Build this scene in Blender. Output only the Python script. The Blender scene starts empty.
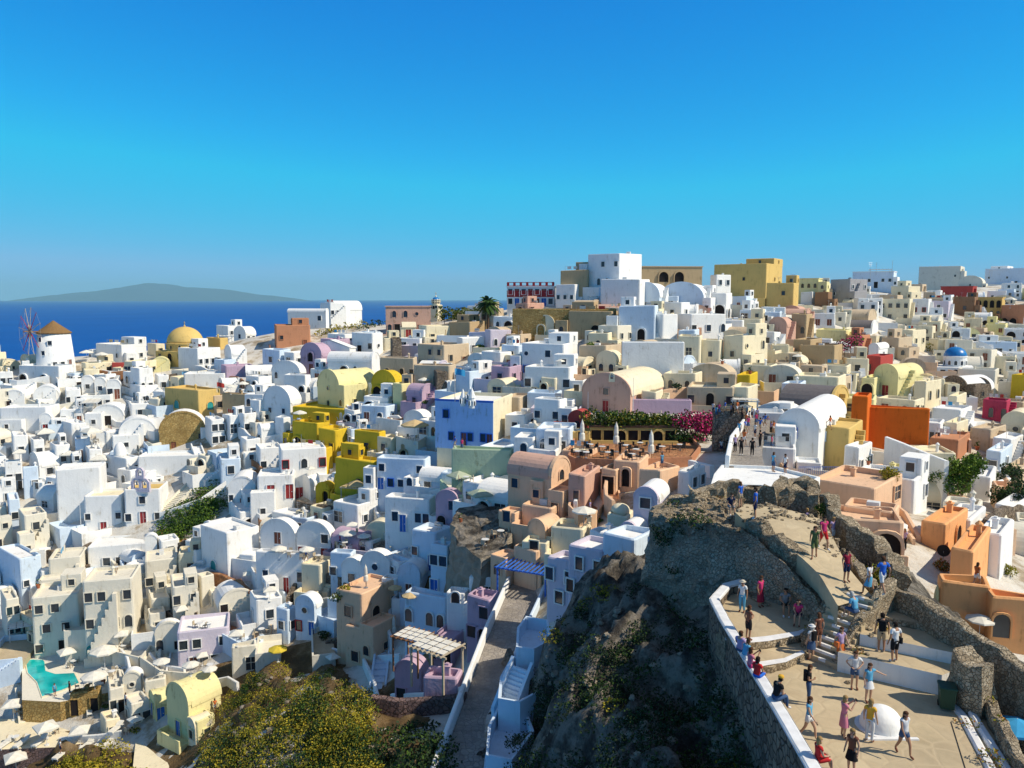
import bpy, bmesh, math, random
import numpy as np
from mathutils import Vector, Matrix, noise
random.seed(7); RNG = np.random.default_rng(7)
S = bpy.context.scene
COL = S.collection
R = math.radians
F_PX = 788.0; PITCH = R(6.2); ZC = 120.0
# ---------------------------------------------------------------- camera, world, sun
cam = bpy.data.cameras.new('camera'); co = bpy.data.objects.new('camera', cam); COL.objects.link(co)
cam.sensor_width = 36; cam.lens = 36 * F_PX / 1024; cam.clip_start = .5; cam.clip_end = 200000
co.location = (0, 0, ZC); co.rotation_euler = (R(90) - PITCH, 0, 0); S.camera = co
SUN_EL = R(44); SUN_AZ = math.atan2(.965, -.26)          # azimuth measured from +Y towards +X
sd = Vector((math.sin(SUN_AZ) * math.cos(SUN_EL), math.cos(SUN_AZ) * math.cos(SUN_EL), math.sin(SUN_EL)))
sl = bpy.data.lights.new('sun', 'SUN'); sl.energy = 5.0; sl.angle = R(.55); sl.color = (1, .90, .73)
so = bpy.data.objects.new('sun', sl); COL.objects.link(so); so.location = (60, -30, 300)
so.rotation_euler = (-sd).to_track_quat('-Z', 'Y').to_euler()
W = bpy.data.worlds.new('World'); S.world = W; W.use_nodes = True
nt = W.node_tree; bg = nt.nodes['Background']
sky = nt.nodes.new('ShaderNodeTexSky'); sky.sky_type = 'NISHITA'; sky.sun_disc = False
sky.sun_elevation = SUN_EL; sky.sun_rotation = SUN_AZ; sky.altitude = 120
sky.air_density = .8; sky.dust_density = 0; sky.ozone_density = 3
sp_ = nt.nodes.new('ShaderNodeSeparateColor'); cb_ = nt.nodes.new('ShaderNodeCombineColor'); nt.links.new(sky.outputs[0], sp_.inputs[0])
for i_, (ref_, out_, gm_, top_) in enumerate(((5.49, 1.8, 2.5, 2.2), (6.98, 10.6, 1.15, 5.4), (6.9, 10.2, .5, 9.0))):      # colour grade of the deep azure sky, channel by channel
    a_ = nt.nodes.new('ShaderNodeMath'); a_.operation = 'DIVIDE'; a_.inputs[1].default_value = ref_; nt.links.new(sp_.outputs[i_], a_.inputs[0])
    b_ = nt.nodes.new('ShaderNodeMath'); b_.operation = 'POWER'; b_.inputs[1].default_value = gm_; nt.links.new(a_.outputs[0], b_.inputs[0])
    c_ = nt.nodes.new('ShaderNodeMath'); c_.operation = 'MULTIPLY'; c_.inputs[1].default_value = out_; nt.links.new(b_.outputs[0], c_.inputs[0])
    e_ = nt.nodes.new('ShaderNodeMath'); e_.operation = 'MINIMUM'; e_.inputs[1].default_value = top_; nt.links.new(c_.outputs[0], e_.inputs[0]); nt.links.new(e_.outputs[0], cb_.inputs[i_])
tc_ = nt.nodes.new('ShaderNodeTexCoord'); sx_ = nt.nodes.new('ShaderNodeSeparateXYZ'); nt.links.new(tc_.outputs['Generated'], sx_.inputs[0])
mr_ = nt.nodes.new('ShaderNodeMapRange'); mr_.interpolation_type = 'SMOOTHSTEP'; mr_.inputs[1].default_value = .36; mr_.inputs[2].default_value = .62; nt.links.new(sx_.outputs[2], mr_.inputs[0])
up_ = nt.nodes.new('ShaderNodeMixRGB'); up_.blend_type = 'MULTIPLY'; up_.inputs[0].default_value = 1; up_.inputs[2].default_value = (1.75, 1.45, 1.25, 1); nt.links.new(sky.outputs[0], up_.inputs[1])  # upper sky out of view, whitened to make shaded walls less blue
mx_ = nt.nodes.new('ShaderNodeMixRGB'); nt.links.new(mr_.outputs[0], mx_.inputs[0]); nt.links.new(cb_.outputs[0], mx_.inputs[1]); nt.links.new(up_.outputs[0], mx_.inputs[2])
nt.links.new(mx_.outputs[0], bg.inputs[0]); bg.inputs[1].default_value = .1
S.view_settings.view_transform = 'Standard'; S.view_settings.look = 'None'; S.view_settings.exposure = 0.0; S.view_settings.gamma = 1
S.view_settings.use_curve_mapping = False
S.cycles.use_denoising = True; S.cycles.max_bounces = 6; S.cycles.diffuse_bounces = 3; S.cycles.glossy_bounces = 2
S.cycles.volume_bounces = 0; S.cycles.transparent_max_bounces = 4

# ---------------------------------------------------------------- materials
M = {}
def new_mat(name, rough=.85, spec=.25):
    m = bpy.data.materials.new(name); m.use_nodes = True
    b = m.node_tree.nodes['Principled BSDF']; b.inputs['Roughness'].default_value = rough
    b.inputs['Specular IOR Level'].default_value = spec
    return m, m.node_tree, b
def nd(t, typ, **k):
    n = t.nodes.new(typ)
    for a, v in k.items():
        if a in n.inputs: n.inputs[a].default_value = v
        else: setattr(n, a, v)
    return n
def ramp(t, fac, stops):
    r = t.nodes.new('ShaderNodeValToRGB'); e = r.color_ramp.elements
    while len(e) < len(stops): e.new(.5)
    for i, (p, c) in enumerate(stops):
        e[i].position = p; e[i].color = (*c, 1)
    t.links.new(fac, r.inputs[0]); return r.outputs[0]
def pos(t):
    return nd(t, 'ShaderNodeNewGeometry').outputs['Position']
def bump(t, b, h, strength, dist):
    n = nd(t, 'ShaderNodeBump', Strength=strength, Distance=dist)
    t.links.new(h, n.inputs['Height']); t.links.new(n.outputs[0], b.inputs['Normal'])
def plaster(key, c, dirt=.16, dcol=None):
    m, t, b = new_mat('plaster_' + key, .9, .15)
    p = pos(t)
    n1 = nd(t, 'ShaderNodeTexNoise', Scale=.55, Detail=5, Roughness=.65); t.links.new(p, n1.inputs[0])
    mp = nd(t, 'ShaderNodeMapping'); mp.inputs['Scale'].default_value = (2.2, 2.2, .35); t.links.new(p, mp.inputs[0])
    n2 = nd(t, 'ShaderNodeTexNoise', Scale=1.2, Detail=4, Roughness=.7); t.links.new(mp.outputs[0], n2.inputs[0])
    mul = nd(t, 'ShaderNodeMath', operation='MULTIPLY'); t.links.new(n1.outputs[0], mul.inputs[0]); t.links.new(n2.outputs[0], mul.inputs[1])
    d = dcol or tuple(x * (1 - dirt * 1.7) * f for x, f in zip(c, (1, .95, .86)))
    l = tuple(min(.86, x * 1.03) for x in c)
    o = ramp(t, mul.outputs[0], [(.12, d), (.18, tuple(x * (1 - dirt * .3) for x in c)), (.25, c), (.4, l)])
    t.links.new(o, b.inputs['Base Color'])
    n3 = nd(t, 'ShaderNodeTexNoise', Scale=3.0, Detail=3); t.links.new(p, n3.inputs[0])
    bump(t, b, n3.outputs[0], .5, .06)
    M[key] = m
for k, c in dict(
        W=(.83, .82, .79), C=(.78, .69, .49), B=(.58, .46, .32), T=(.48, .35, .20), O=(.66, .46, .16), Y=(.78, .70, .36),
        M=(.68, .47, .035), K=(.60, .37, .28), P=(.50, .36, .45), R=(.52, .24, .13), D=(.42, .07, .06), U=(.36, .54, .84),
        G=(.42, .52, .36), I=(.70, .15, .018), N=(.28, .16, .09), E=(.76, .50, .32), H=(.36, .35, .36), V=(.60, .54, .62),
        Q=(.80, .40, .17), A=(.74, .69, .57), Z=(.45, .05, .10), L=(.62, .72, .82)).items():  # L and V also put the blue of shade into white walls
    plaster(k, c, .17 if k in 'WVLA' else .22)
def flat(key, c, rough=.6, spec=.3, metal=0):
    m, t, b = new_mat(key, rough, spec); b.inputs['Metallic'].default_value = metal
    n = nd(t, 'ShaderNodeTexNoise', Scale=2.5, Detail=3); t.links.new(pos(t), n.inputs[0])
    o = ramp(t, n.outputs[0], [(.3, tuple(x * .8 for x in c)), (.7, c)])
    t.links.new(o, b.inputs['Base Color']); M[key] = m
flat('glass', (.03, .04, .05), .12, .6); flat('dark', (.025, .02, .02), .9, .1); flat('door_brown', (.22, .07, .04)); flat('door_red', (.33, .03, .03))  # dark: pane painted for the shade inside open arches and doorways
flat('door_blue', (.02, .14, .52)); flat('teal', (.03, .30, .30)); flat('frame_white', (.75, .75, .73)); flat('frame_brown', (.2, .09, .05))
flat('canvas', (.80, .76, .66), .9); flat('canvas_tan', (.62, .46, .24), .9); flat('canvas_yellow', (.70, .52, .05), .9); flat('canvas_green', (.45, .50, .36), .9)
flat('canvas_red', (.5, .05, .04), .9); flat('canvas_blue', (.05, .35, .65), .9); flat('metal', (.45, .45, .45), .4, .5, .6); flat('wood', (.24, .12, .06)); flat('wood_pale', (.5, .42, .30))
flat('bin_green', (.015, .06, .035), .45); flat('blue_paint', (.04, .16, .62), .7); flat('white_paint', (.82, .82, .82), .7); flat('roof_brown', (.12, .07, .045), .85)
flat('roof_grey', (.17, .15, .15), .85); flat('dome_blue', (.01, .19, .52), .35, .5); flat('thatch', (.26, .15, .06), .95); flat('red_paint', (.45, .03, .03), .6)
flat('pot', (.45, .14, .06), .85); flat('bark', (.13, .08, .05), .95); flat('black', (.015, .015, .017), .7)
def stone(key, cs, scale, mortar, bmp=.10, rough=.95):
    m, t, b = new_mat('stone_' + key, rough, .1)
    p = pos(t)
    wn = nd(t, 'ShaderNodeTexNoise', Scale=scale * .8, Detail=2); t.links.new(p, wn.inputs[0])
    ad = nd(t, 'ShaderNodeMixRGB', blend_type='LINEAR_LIGHT'); ad.inputs[0].default_value = .18 / scale
    t.links.new(p, ad.inputs[1]); t.links.new(wn.outputs['Color'], ad.inputs[2])
    v = nd(t, 'ShaderNodeTexVoronoi', Scale=scale); t.links.new(ad.outputs[0], v.inputs[0])
    e = nd(t, 'ShaderNodeTexVoronoi', Scale=scale, feature='DISTANCE_TO_EDGE'); t.links.new(ad.outputs[0], e.inputs[0])
    sep = nd(t, 'ShaderNodeSeparateColor'); t.links.new(v.outputs['Color'], sep.inputs[0])
    o = ramp(t, sep.outputs[0], [(i / (len(cs) - 1), c) for i, c in enumerate(cs)])
    n = nd(t, 'ShaderNodeTexNoise', Scale=.35, Detail=5, Roughness=.7); t.links.new(p, n.inputs[0])
    mr = nd(t, 'ShaderNodeMapRange'); mr.inputs[1].default_value = .3; mr.inputs[2].default_value = .7; mr.inputs[3].default_value = .62 if key != 'paving' else .74; mr.inputs[4].default_value = 1.25 if key != 'paving' else 1.12
    t.links.new(n.outputs[0], mr.inputs[0])
    mx = nd(t, 'ShaderNodeMixRGB', blend_type='MULTIPLY'); mx.inputs[0].default_value = 1; t.links.new(o, mx.inputs[1]); t.links.new(mr.outputs[0], mx.inputs[2])
    ed = nd(t, 'ShaderNodeMapRange'); ed.inputs[1].default_value = .0; ed.inputs[2].default_value = .09; t.links.new(e.outputs[0], ed.inputs[0])
    mm = nd(t, 'ShaderNodeMixRGB'); mm.inputs[1].default_value = (*mortar, 1); t.links.new(ed.outputs[0], mm.inputs[0]); t.links.new(mx.outputs[0], mm.inputs[2])
    t.links.new(mm.outputs[0], b.inputs['Base Color'])
    n5 = nd(t, 'ShaderNodeTexNoise', Scale=scale * 2.2, Detail=5, Roughness=.7); t.links.new(p, n5.inputs[0])
    h = nd(t, 'ShaderNodeMath', operation='MULTIPLY_ADD'); h.inputs[1].default_value = 1.2; t.links.new(n5.outputs[0], h.inputs[0]); t.links.new(ed.outputs[0], h.inputs[2])
    bump(t, b, h.outputs[0], 1.0, bmp); M[key] = m
stone('rubble', [(.34, .26, .17), (.50, .40, .27), (.62, .51, .36), (.38, .30, .20)], 6.5, (.28, .22, .15), .10)
stone('wallstone', [(.18, .14, .11), (.32, .25, .18), (.26, .21, .17)], 2.6, (.10, .08, .06), .1)
stone('ochrestone', [(.42, .27, .09), (.56, .39, .15), (.48, .30, .10)], 2.6, (.30, .19, .07), .08)
stone('masonry', [(.34, .27, .20), (.48, .40, .30), (.42, .34, .25), (.54, .46, .35)], 5.0, (.36, .30, .22), .12)
stone('brick', [(.40, .17, .08), (.50, .25, .12), (.33, .15, .08)], 1.8, (.3, .18, .1), .06)
stone('purplestone', [(.19, .13, .12), (.26, .17, .15), (.16, .12, .12)], 3.0, (.10, .07, .06), .1)
stone('paving', [(.50, .40, .26), (.54, .44, .29), (.52, .42, .27), (.49, .39, .255)], 1.1, (.49, .395, .258), .008, .9)
stone('street', [(.28, .25, .22), (.36, .32, .27), (.31, .28, .25)], 2.4, (.25, .22, .20), .03, .9)
def ground_mat(key, stops, scale, bmp, fine=6.0):
    m, t, b = new_mat(key, .95, .1); p = pos(t)
    n = nd(t, 'ShaderNodeTexNoise', Scale=scale, Detail=8, Roughness=.72); t.links.new(p, n.inputs[0])
    t.links.new(ramp(t, n.outputs[0], stops), b.inputs['Base Color'])
    n2 = nd(t, 'ShaderNodeTexNoise', Scale=fine * .35, Detail=8, Roughness=.75); t.links.new(p, n2.inputs[0])
    bump(t, b, n2.outputs[0], 1.0, bmp); M[key] = m
ground_mat('rock', [(.30, (.035, .03, .026)), (.42, (.08, .07, .06)), (.49, (.17, .15, .12)), (.57, (.33, .29, .24)), (.72, (.14, .12, .10))], .6, .45)
ground_mat('cliff', [(.3, (.20, .165, .12)), (.45, (.34, .29, .22)), (.6, (.42, .36, .28)), (.75, (.30, .26, .2))], .5, .35)
ground_mat('earth', [(.3, (.22, .16, .10)), (.42, (.40, .33, .24)), (.49, (.60, .56, .49)), (.65, (.70, .68, .63))], .18, .15)
ground_mat('scrub_soil', [(.3, (.07, .05, .03)), (.5, (.17, .11, .05)), (.65, (.30, .22, .13))], .3, .3)
def leafmat(key, a, c, sc=.35):
    m, t, b = new_mat(key, .75, .2); p = pos(t)
    n = nd(t, 'ShaderNodeTexNoise', Scale=sc, Detail=4); t.links.new(p, n.inputs[0])
    t.links.new(ramp(t, n.outputs[0], [(.35, a), (.65, c)]), b.inputs['Base Color']); M[key] = m
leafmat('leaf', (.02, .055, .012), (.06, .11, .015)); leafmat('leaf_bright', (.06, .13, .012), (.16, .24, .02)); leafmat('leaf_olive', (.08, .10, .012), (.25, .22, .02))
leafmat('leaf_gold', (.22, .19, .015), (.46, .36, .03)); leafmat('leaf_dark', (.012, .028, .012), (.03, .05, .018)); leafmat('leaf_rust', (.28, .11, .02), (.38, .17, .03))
leafmat('magenta', (.42, .015, .10), (.62, .04, .20))
# water of the sea
m, t, b = new_mat('sea_water', .5, .06); p = pos(t)
cn = nd(t, 'ShaderNodeTexNoise', Scale=.0016, Detail=6, Roughness=.6); t.links.new(p, cn.inputs[0])
t.links.new(ramp(t, cn.outputs[0], [(.35, (.001, .066, .31)), (.65, (.002, .085, .36))]), b.inputs['Base Color'])
n1 = nd(t, 'ShaderNodeTexNoise', Scale=.05, Detail=8, Roughness=.7); t.links.new(p, n1.inputs[0]); bump(t, b, n1.outputs[0], 1, 2.2); M['sea'] = m
m, t, b = new_mat('pool_water', .08, .5); p = pos(t)
n1 = nd(t, 'ShaderNodeTexNoise', Scale=.5, Detail=2); t.links.new(p, n1.inputs[0])
t.links.new(ramp(t, n1.outputs[0], [(.35, (.0, .30, .30)), (.65, (.01, .52, .50))]), b.inputs['Base Color'])
n2 = nd(t, 'ShaderNodeTexNoise', Scale=2.5, Detail=2); t.links.new(p, n2.inputs[0]); bump(t, b, n2.outputs[0], .3, .05); M['pool'] = m
ground_mat('hazed_island_rock', [(.3, (.035, .07, .13)), (.6, (.05, .09, .16))], .002, 5, .01)  # rock colour blued to carry the distance haze

# ---------------------------------------------------------------- mesh helpers
class MB:
    def __init__(s): s.v = []; s.f = []; s.m = []
    def add(s, vs, fs, mi=0, mat=None):
        k = len(s.v)
        for v in vs:
            v = Vector(v); s.v.append(mat @ v if mat else v)
        for f in fs: s.f.append([i + k for i in f]); s.m.append(mi)
    def box(s, x0, x1, y0, y1, z0, z1, mi=0, mat=None, bev=0):
        if bev:
            poly = [(x0 + bev, y0), (x1 - bev, y0), (x1, y0 + bev), (x1, y1 - bev), (x1 - bev, y1), (x0 + bev, y1), (x0, y1 - bev), (x0, y0 + bev)]
            inn = [(x0 + bev, y0 + bev), (x1 - bev, y0 + bev), (x1 - bev, y0 + bev), (x1 - bev, y1 - bev), (x1 - bev, y1 - bev), (x0 + bev, y1 - bev), (x0 + bev, y1 - bev), (x0 + bev, y0 + bev)]
            cx, cy = (x0 + x1) / 2, (y0 + y1) / 2
            sh = [(cx + (a - cx) * .97, cy + (b - cy) * .97) for a, b in poly]
            n = 8; vs = [(a, b, z0) for a, b in poly] + [(a, b, z1 - bev) for a, b in poly] + [(a, b, z1) for a, b in sh]
            fs = [tuple(range(n - 1, -1, -1)), tuple(range(2 * n, 3 * n))]
            for r_ in (0, n):
                fs += [(r_ + i, r_ + (i + 1) % n, r_ + n + (i + 1) % n, r_ + n + i) for i in range(n)]
            s.add(vs, fs, mi, mat); return
        s.add([(x0, y0, z0), (x1, y0, z0), (x1, y1, z0), (x0, y1, z0), (x0, y0, z1), (x1, y0, z1), (x1, y1, z1), (x0, y1, z1)],
              [(3, 2, 1, 0), (4, 5, 6, 7), (0, 1, 5, 4), (1, 2, 6, 5), (2, 3, 7, 6), (3, 0, 4, 7)], mi, mat)
    def prism(s, poly, z0, z1, mi=0, mat=None, top=True, bot=True):
        n = len(poly)
        z0s = z0 if hasattr(z0, '__len__') else [z0] * n; z1s = z1 if hasattr(z1, '__len__') else [z1] * n
        vs = [(a, b, z0s[i]) for i, (a, b) in enumerate(poly)] + [(a, b, z1s[i]) for i, (a, b) in enumerate(poly)]
        fs = [(i, (i + 1) % n, n + (i + 1) % n, n + i) for i in range(n)]
        if top: fs.append(tuple(range(n, 2 * n)))
        if bot: fs.append(tuple(range(n - 1, -1, -1)))
        s.add(vs, fs, mi, mat)
    def lathe(s, prof, n=16, mi=0, mat=None, sx=1, sy=1, a0=0, a1=2 * math.pi):
        full = abs(a1 - a0 - 2 * math.pi) < 1e-6; m = n if full else n + 1
        vs = []; fs = []
        for r_, z in prof:
            for i in range(m):
                a = a0 + (a1 - a0) * i / n; vs.append((r_ * math.cos(a) * sx, r_ * math.sin(a) * sy, z))
        for j in range(len(prof) - 1):
            for i in range(n):
                i2 = (i + 1) % m
                fs.append((j * m + i, j * m + i2, (j + 1) * m + i2, (j + 1) * m + i))
        if full: fs.append(tuple(range(m - 1, -1, -1))); fs.append(tuple((len(prof) - 1) * m + i for i in range(m)))
        s.add(vs, fs, mi, mat)
    def tube(s, p0, p1, r0, r1=None, n=6, mi=0):
        r1 = r0 if r1 is None else r1
        p0 = Vector(p0); p1 = Vector(p1); d = (p1 - p0)
        if d.length < 1e-6: return
        q = d.to_track_quat('Z', 'Y').to_matrix().to_4x4(); q.translation = p0
        s.lathe([(r0, 0), (r1, d.length)], n, mi, q)
    def build(s, name, mats, parent=None, smooth=False, loc=None, merge=False):
        me = bpy.data.meshes.new(name); me.from_pydata([tuple(v) for v in s.v], [], s.f)
        for k in (mats if isinstance(mats, (list, tuple)) else [mats]): me.materials.append(M[k])
        me.polygons.foreach_set('material_index', s.m)
        if smooth: me.polygons.foreach_set('use_smooth', [True] * len(s.f))
        if merge:
            bm = bmesh.new(); bm.from_mesh(me); bmesh.ops.remove_doubles(bm, verts=bm.verts, dist=1e-4); bmesh.ops.recalc_face_normals(bm, faces=bm.faces); bm.to_mesh(me); bm.free()
        me.update(); return link(name, me, parent, loc)
def link(name, me, parent=None, loc=None, rot=0, sc=None):
    o = bpy.data.objects.new(name, me); COL.objects.link(o)
    if parent: o.parent = parent
    if loc is not None: o.location = loc
    if rot: o.rotation_euler = (0, 0, rot)
    if sc is not None: o.scale = sc
    return o
TH = []          # every top-level thing: object, description, landmark phrase flag, pixel
def thing(name, cat, loc, rot=0, desc=None, label=None, group=None, obj=None):
    o = obj or bpy.data.objects.new(name, None)
    if obj is None: COL.objects.link(o); o.location = loc; o.rotation_euler = (0, 0, rot); o.empty_display_size = .3
    o['category'] = cat
    if label: o['label'] = label
    if group: o['group'] = group
    TH.append(dict(o=o, desc=desc, label=label, cat=cat, p=Vector(loc)))
    return o
def structure(o): o['kind'] = 'structure'; return o
def stuff(o, label, cat='ground cover'): o['kind'] = 'stuff'; o['label'] = label; o['category'] = cat; return o

# ---------------------------------------------------------------- picture <-> place
def ray(px, py):
    a = (px - 512) / F_PX; b_ = -(py - 384) / F_PX
    return (a, math.cos(PITCH) + b_ * math.sin(PITCH), -math.sin(PITCH) + b_ * math.cos(PITCH))
def proj(x, y, z):
    dz = z - ZC; zc = y * math.cos(PITCH) - dz * math.sin(PITCH); yc = y * math.sin(PITCH) + dz * math.cos(PITCH)
    return 512 + F_PX * x / zc, 384 - F_PX * yc / zc, zc
def at_z(px, py, z):
    r = ray(px, py); k = (z - ZC) / r[2]; return Vector((r[0] * k, r[1] * k, z))
def at_D(px, py, D):
    r = ray(px, py); k = D / r[1]; return Vector((r[0] * k, D, ZC + r[2] * k))
# measured places of the ground: pixel column, pixel row, metres ahead
CP = [(0,760,92),(-150,740,95),(100,745,90),(190,768,84),(60,690,98),(140,700,96),(-120,650,110),(20,660,106),(120,660,106),(100,600,122),(0,600,122),
(-120,560,130),(0,520,140),(120,525,134),(130,470,150),(0,440,162),(110,420,168),(55,368,192),(0,378,188),(-150,400,185),(-300,480,160),(-100,372,205),
(150,350,212),(100,352,215),(210,660,98),(240,560,116),(200,500,136),(215,450,150),(210,400,172),(200,360,200),(260,335,225),
(240,700,86),(280,768,72),(340,740,72),(400,768,64),(300,690,84),(380,680,86),(340,660,94),(300,600,106),(300,545,118),(345,500,129),(340,440,143),(330,395,160),
(280,365,185),(330,345,200),(350,325,215),(420,330,200),(300,326,220),(420,700,76),(450,690,74),(430,620,90),(400,560,104),(400,510,117),(450,450,126),(420,400,142),(450,380,150),
(450,345,180),(480,330,190),(500,310,215),(455,640,80),(503,640,65),(482,705,55),(462,768,47),(528,582,80),(470,590,86),(480,540,92),(500,500,100),(500,440,118),(520,400,134),(540,370,148),(560,340,165),(530,308,200),(600,305,190),
(560,300,215),(620,290,222),(700,288,225),(560,440,108),(620,460,100),(680,455,98),(560,520,84),(600,530,80),(560,600,72),(640,540,70),(620,480,92),(680,490,82),(690,420,118),(620,410,124),
(620,380,138),(700,380,142),(640,340,160),(720,340,170),(650,310,180),(720,310,195),(760,300,230),(740,440,104),(740,410,120),(800,470,90),(850,470,92),(820,440,112),(880,510,72),(850,500,76),
(900,450,112),(870,410,138),(800,390,140),(800,350,175),(830,320,215),(870,360,175),(950,400,160),(950,370,190),(1024,400,170),(1020,350,230),(900,320,250),(960,310,290),(1024,310,310),
(860,300,290),(800,290,290),(900,290,360),(980,285,400),(1024,285,420),(1100,290,420),(1100,340,280),(1150,420,180),(960,510,86),(1000,510,88),(1024,480,110),(960,560,62),(1010,570,62),
(1000,640,50),(1040,680,45),(940,600,52),(1024,600,58),(1100,600,60),(920,550,60)]
WP = [(-60,330,60),(-120,330,20),(0,330,70),(-200,300,20),(-300,200,30),(-300,100,20),(-250,60,20),(-150,40,30),(-60,30,50),(-30,40,68),(0,20,85),(10,14,93),(60,20,95),(100,40,92),
(0,420,40),(100,420,95),(200,520,100),(-100,450,0),(-200,400,-10),(-300,330,-10),(-300,640,-30),(-150,640,-30),(0,640,-20),(120,640,40),(250,640,90),(460,640,90),(460,400,120),(460,200,100),(460,60,70),
(250,60,88),(200,14,85),(120,14,90),(-300,14,0),(-160,260,85),(-220,240,50),(60,300,110),(120,330,125),
(-20,52,90),(-6,42,91),(-14,60,91),(30,40,98),(20,50,101),(16,30,97),(24,28,98),(4,55,93.4),(-2,46,89.8),(-2.4,54,90),(0,64,90.2),(-5,50,89.5)]
pts = [tuple(at_D(*c)) for c in CP] + WP
A_ = np.array(pts, float); XY = A_[:, :2]
dm = np.sqrt(((XY[:, None] - XY[None]) ** 2).sum(-1)); n_ = len(XY)
Kx = np.block([[dm + np.eye(n_) * -.0, np.c_[np.ones(n_), XY]], [np.r_[np.ones((1, n_)), XY.T], np.zeros((3, 3))]])
Kx[:n_, :n_] -= np.eye(n_) * 2.0
wts = np.linalg.solve(Kx, np.r_[A_[:, 2], 0, 0, 0])
GX0, GY0, GS, GNX, GNY = -300., 12., 2.5, 312, 252
gx = GX0 + GS * np.arange(GNX); gy = GY0 + GS * np.arange(GNY); QX, QY = np.meshgrid(gx, gy)
HZ = np.zeros_like(QX)
for i in range(n_): HZ += wts[i] * np.sqrt((QX - XY[i, 0]) ** 2 + (QY - XY[i, 1]) ** 2)
HZ += wts[n_] + wts[n_ + 1] * QX + wts[n_ + 2] * QY
def gz(x, y):
    u = min(max((x - GX0) / GS, 0), GNX - 1.001); v = min(max((y - GY0) / GS, 0), GNY - 1.001)
    i = int(u); j = int(v); u -= i; v -= j
    return (HZ[j, i] * (1 - u) + HZ[j, i + 1] * u) * (1 - v) + (HZ[j + 1, i] * (1 - u) + HZ[j + 1, i + 1] * u) * v
def G(px, py, D=None):
    if D: return at_D(px, py, D)
    r = ray(px, py); y = 40.; best = None
    while y < 560:
        k = y / r[1]; z = ZC + r[2] * k; d = z - gz(r[0] * k, y)
        if d < 0:
            a, b_ = y - 1.2, y
            for _ in range(8):
                m_ = (a + b_) / 2; k = m_ / r[1]
                if ZC + r[2] * k < gz(r[0] * k, m_): b_ = m_
                else: a = m_
            k = b_ / r[1]; return Vector((r[0] * k, b_, ZC + r[2] * k))
        if best is None or d < best[0]: best = (d, y, k)
        y += 1.2
    return Vector((r[0] * best[2], best[1], ZC + r[2] * best[2]))
# ---------------------------------------------------------------- windows, doors
LIB = {}
def arch_pts(w, h, n=8):
    hs = h - w / 2; p = [(-w / 2, 0), (-w / 2, hs)]
    p += [(-w / 2 * math.cos(math.pi * i / n), hs + w / 2 * math.sin(math.pi * i / n)) for i in range(1, n)]
    return p + [(w / 2, hs), (w / 2, 0)]
def opening_mesh(kind, w, h, fr, pane):
    w = round(w, 1); h = round(h, 1); key = (kind, w, h, fr, pane)
    if key in LIB: return LIB[key]
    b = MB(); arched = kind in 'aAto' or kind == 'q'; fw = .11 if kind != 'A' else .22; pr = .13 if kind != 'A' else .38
    if kind == 'o':
        pts_ = [(w / 2 * math.sin(2 * math.pi * i / 12), w / 2 - w / 2 * math.cos(2 * math.pi * i / 12)) for i in range(12)]
    elif arched: pts_ = arch_pts(w, max(h, w * .6 + .3))
    else: pts_ = [(-w / 2, 0), (-w / 2, h), (w / 2, h), (w / 2, 0)]
    n = len(pts_); cx = 0; cz = sum(p[1] for p in pts_) / n
    b.add([(x, -.02, z) for x, z in pts_], [tuple(range(n))], 1)
    out = [(x + (fw if x > .01 else -fw if x < -.01 else 0), z + (fw if z > cz else (-fw * .7 if kind in 'wWRBo' and z < cz else 0))) for x, z in pts_]
    rng = range(n) if kind in 'wWRBo' else range(n - 1)
    for i in rng:
        j = (i + 1) % n
        a, c, d, e = pts_[i], pts_[j], out[j], out[i]
        b.add([(a[0], -.02, a[1]), (c[0], -.02, c[1]), (d[0], .02, d[1]), (e[0], .02, e[1]), (a[0], -pr, a[1]), (c[0], -pr, c[1]), (d[0], -pr, d[1]), (e[0], -pr, e[1])],
              [(4, 5, 6, 7), (0, 1, 5, 4), (2, 3, 7, 6)], 0)
    if kind in 'W' and w > .8:      # glazing bars
        b.box(-.03, .03, -.05, -.021, .0, h, 0); b.box(-w / 2, w / 2, -.045, -.022, h * .55, h * .55 + .05, 0)
    if kind in 'drb': b.box(-.02, .02, -.04, -.021, .05, h - .05, 0); b.box(w * .28, w * .36, -.07, -.021, h * .45, h * .5, 0)
    me = bpy.data.meshes.new('opening'); me.from_pydata([tuple(v) for v in b.v], [], b.f)
    for k in (fr, pane): me.materials.append(M[k])
    me.polygons.foreach_set('material_index', b.m); LIB[key] = me; return me
KIND = dict(w=('window', .95, 1.15, None, 'glass'), W=('window', 1.6, 1.5, None, 'glass'), a=('window', .9, 1.5, None, 'glass'), t=('window', 1.6, 1.5, None, 'teal'), d=('door', 1.0, 2.1, None, 'door_brown'),
            r=('door', 1.1, 2.15, None, 'door_red'), b=('door', 1.05, 2.15, None, 'door_blue'), D=('door', 1.3, 2.3, None, 'dark'), R=('window', .9, 1.3, 'red_paint', 'glass'),
            B=('window', .95, 1.25, 'blue_paint', 'glass'), A=('archway', 2.5, 2.6, None, 'dark'), o=('window', .8, .8, None, 'glass'), q=('doorway', 1.3, 2.4, None, 'dark'))
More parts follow.
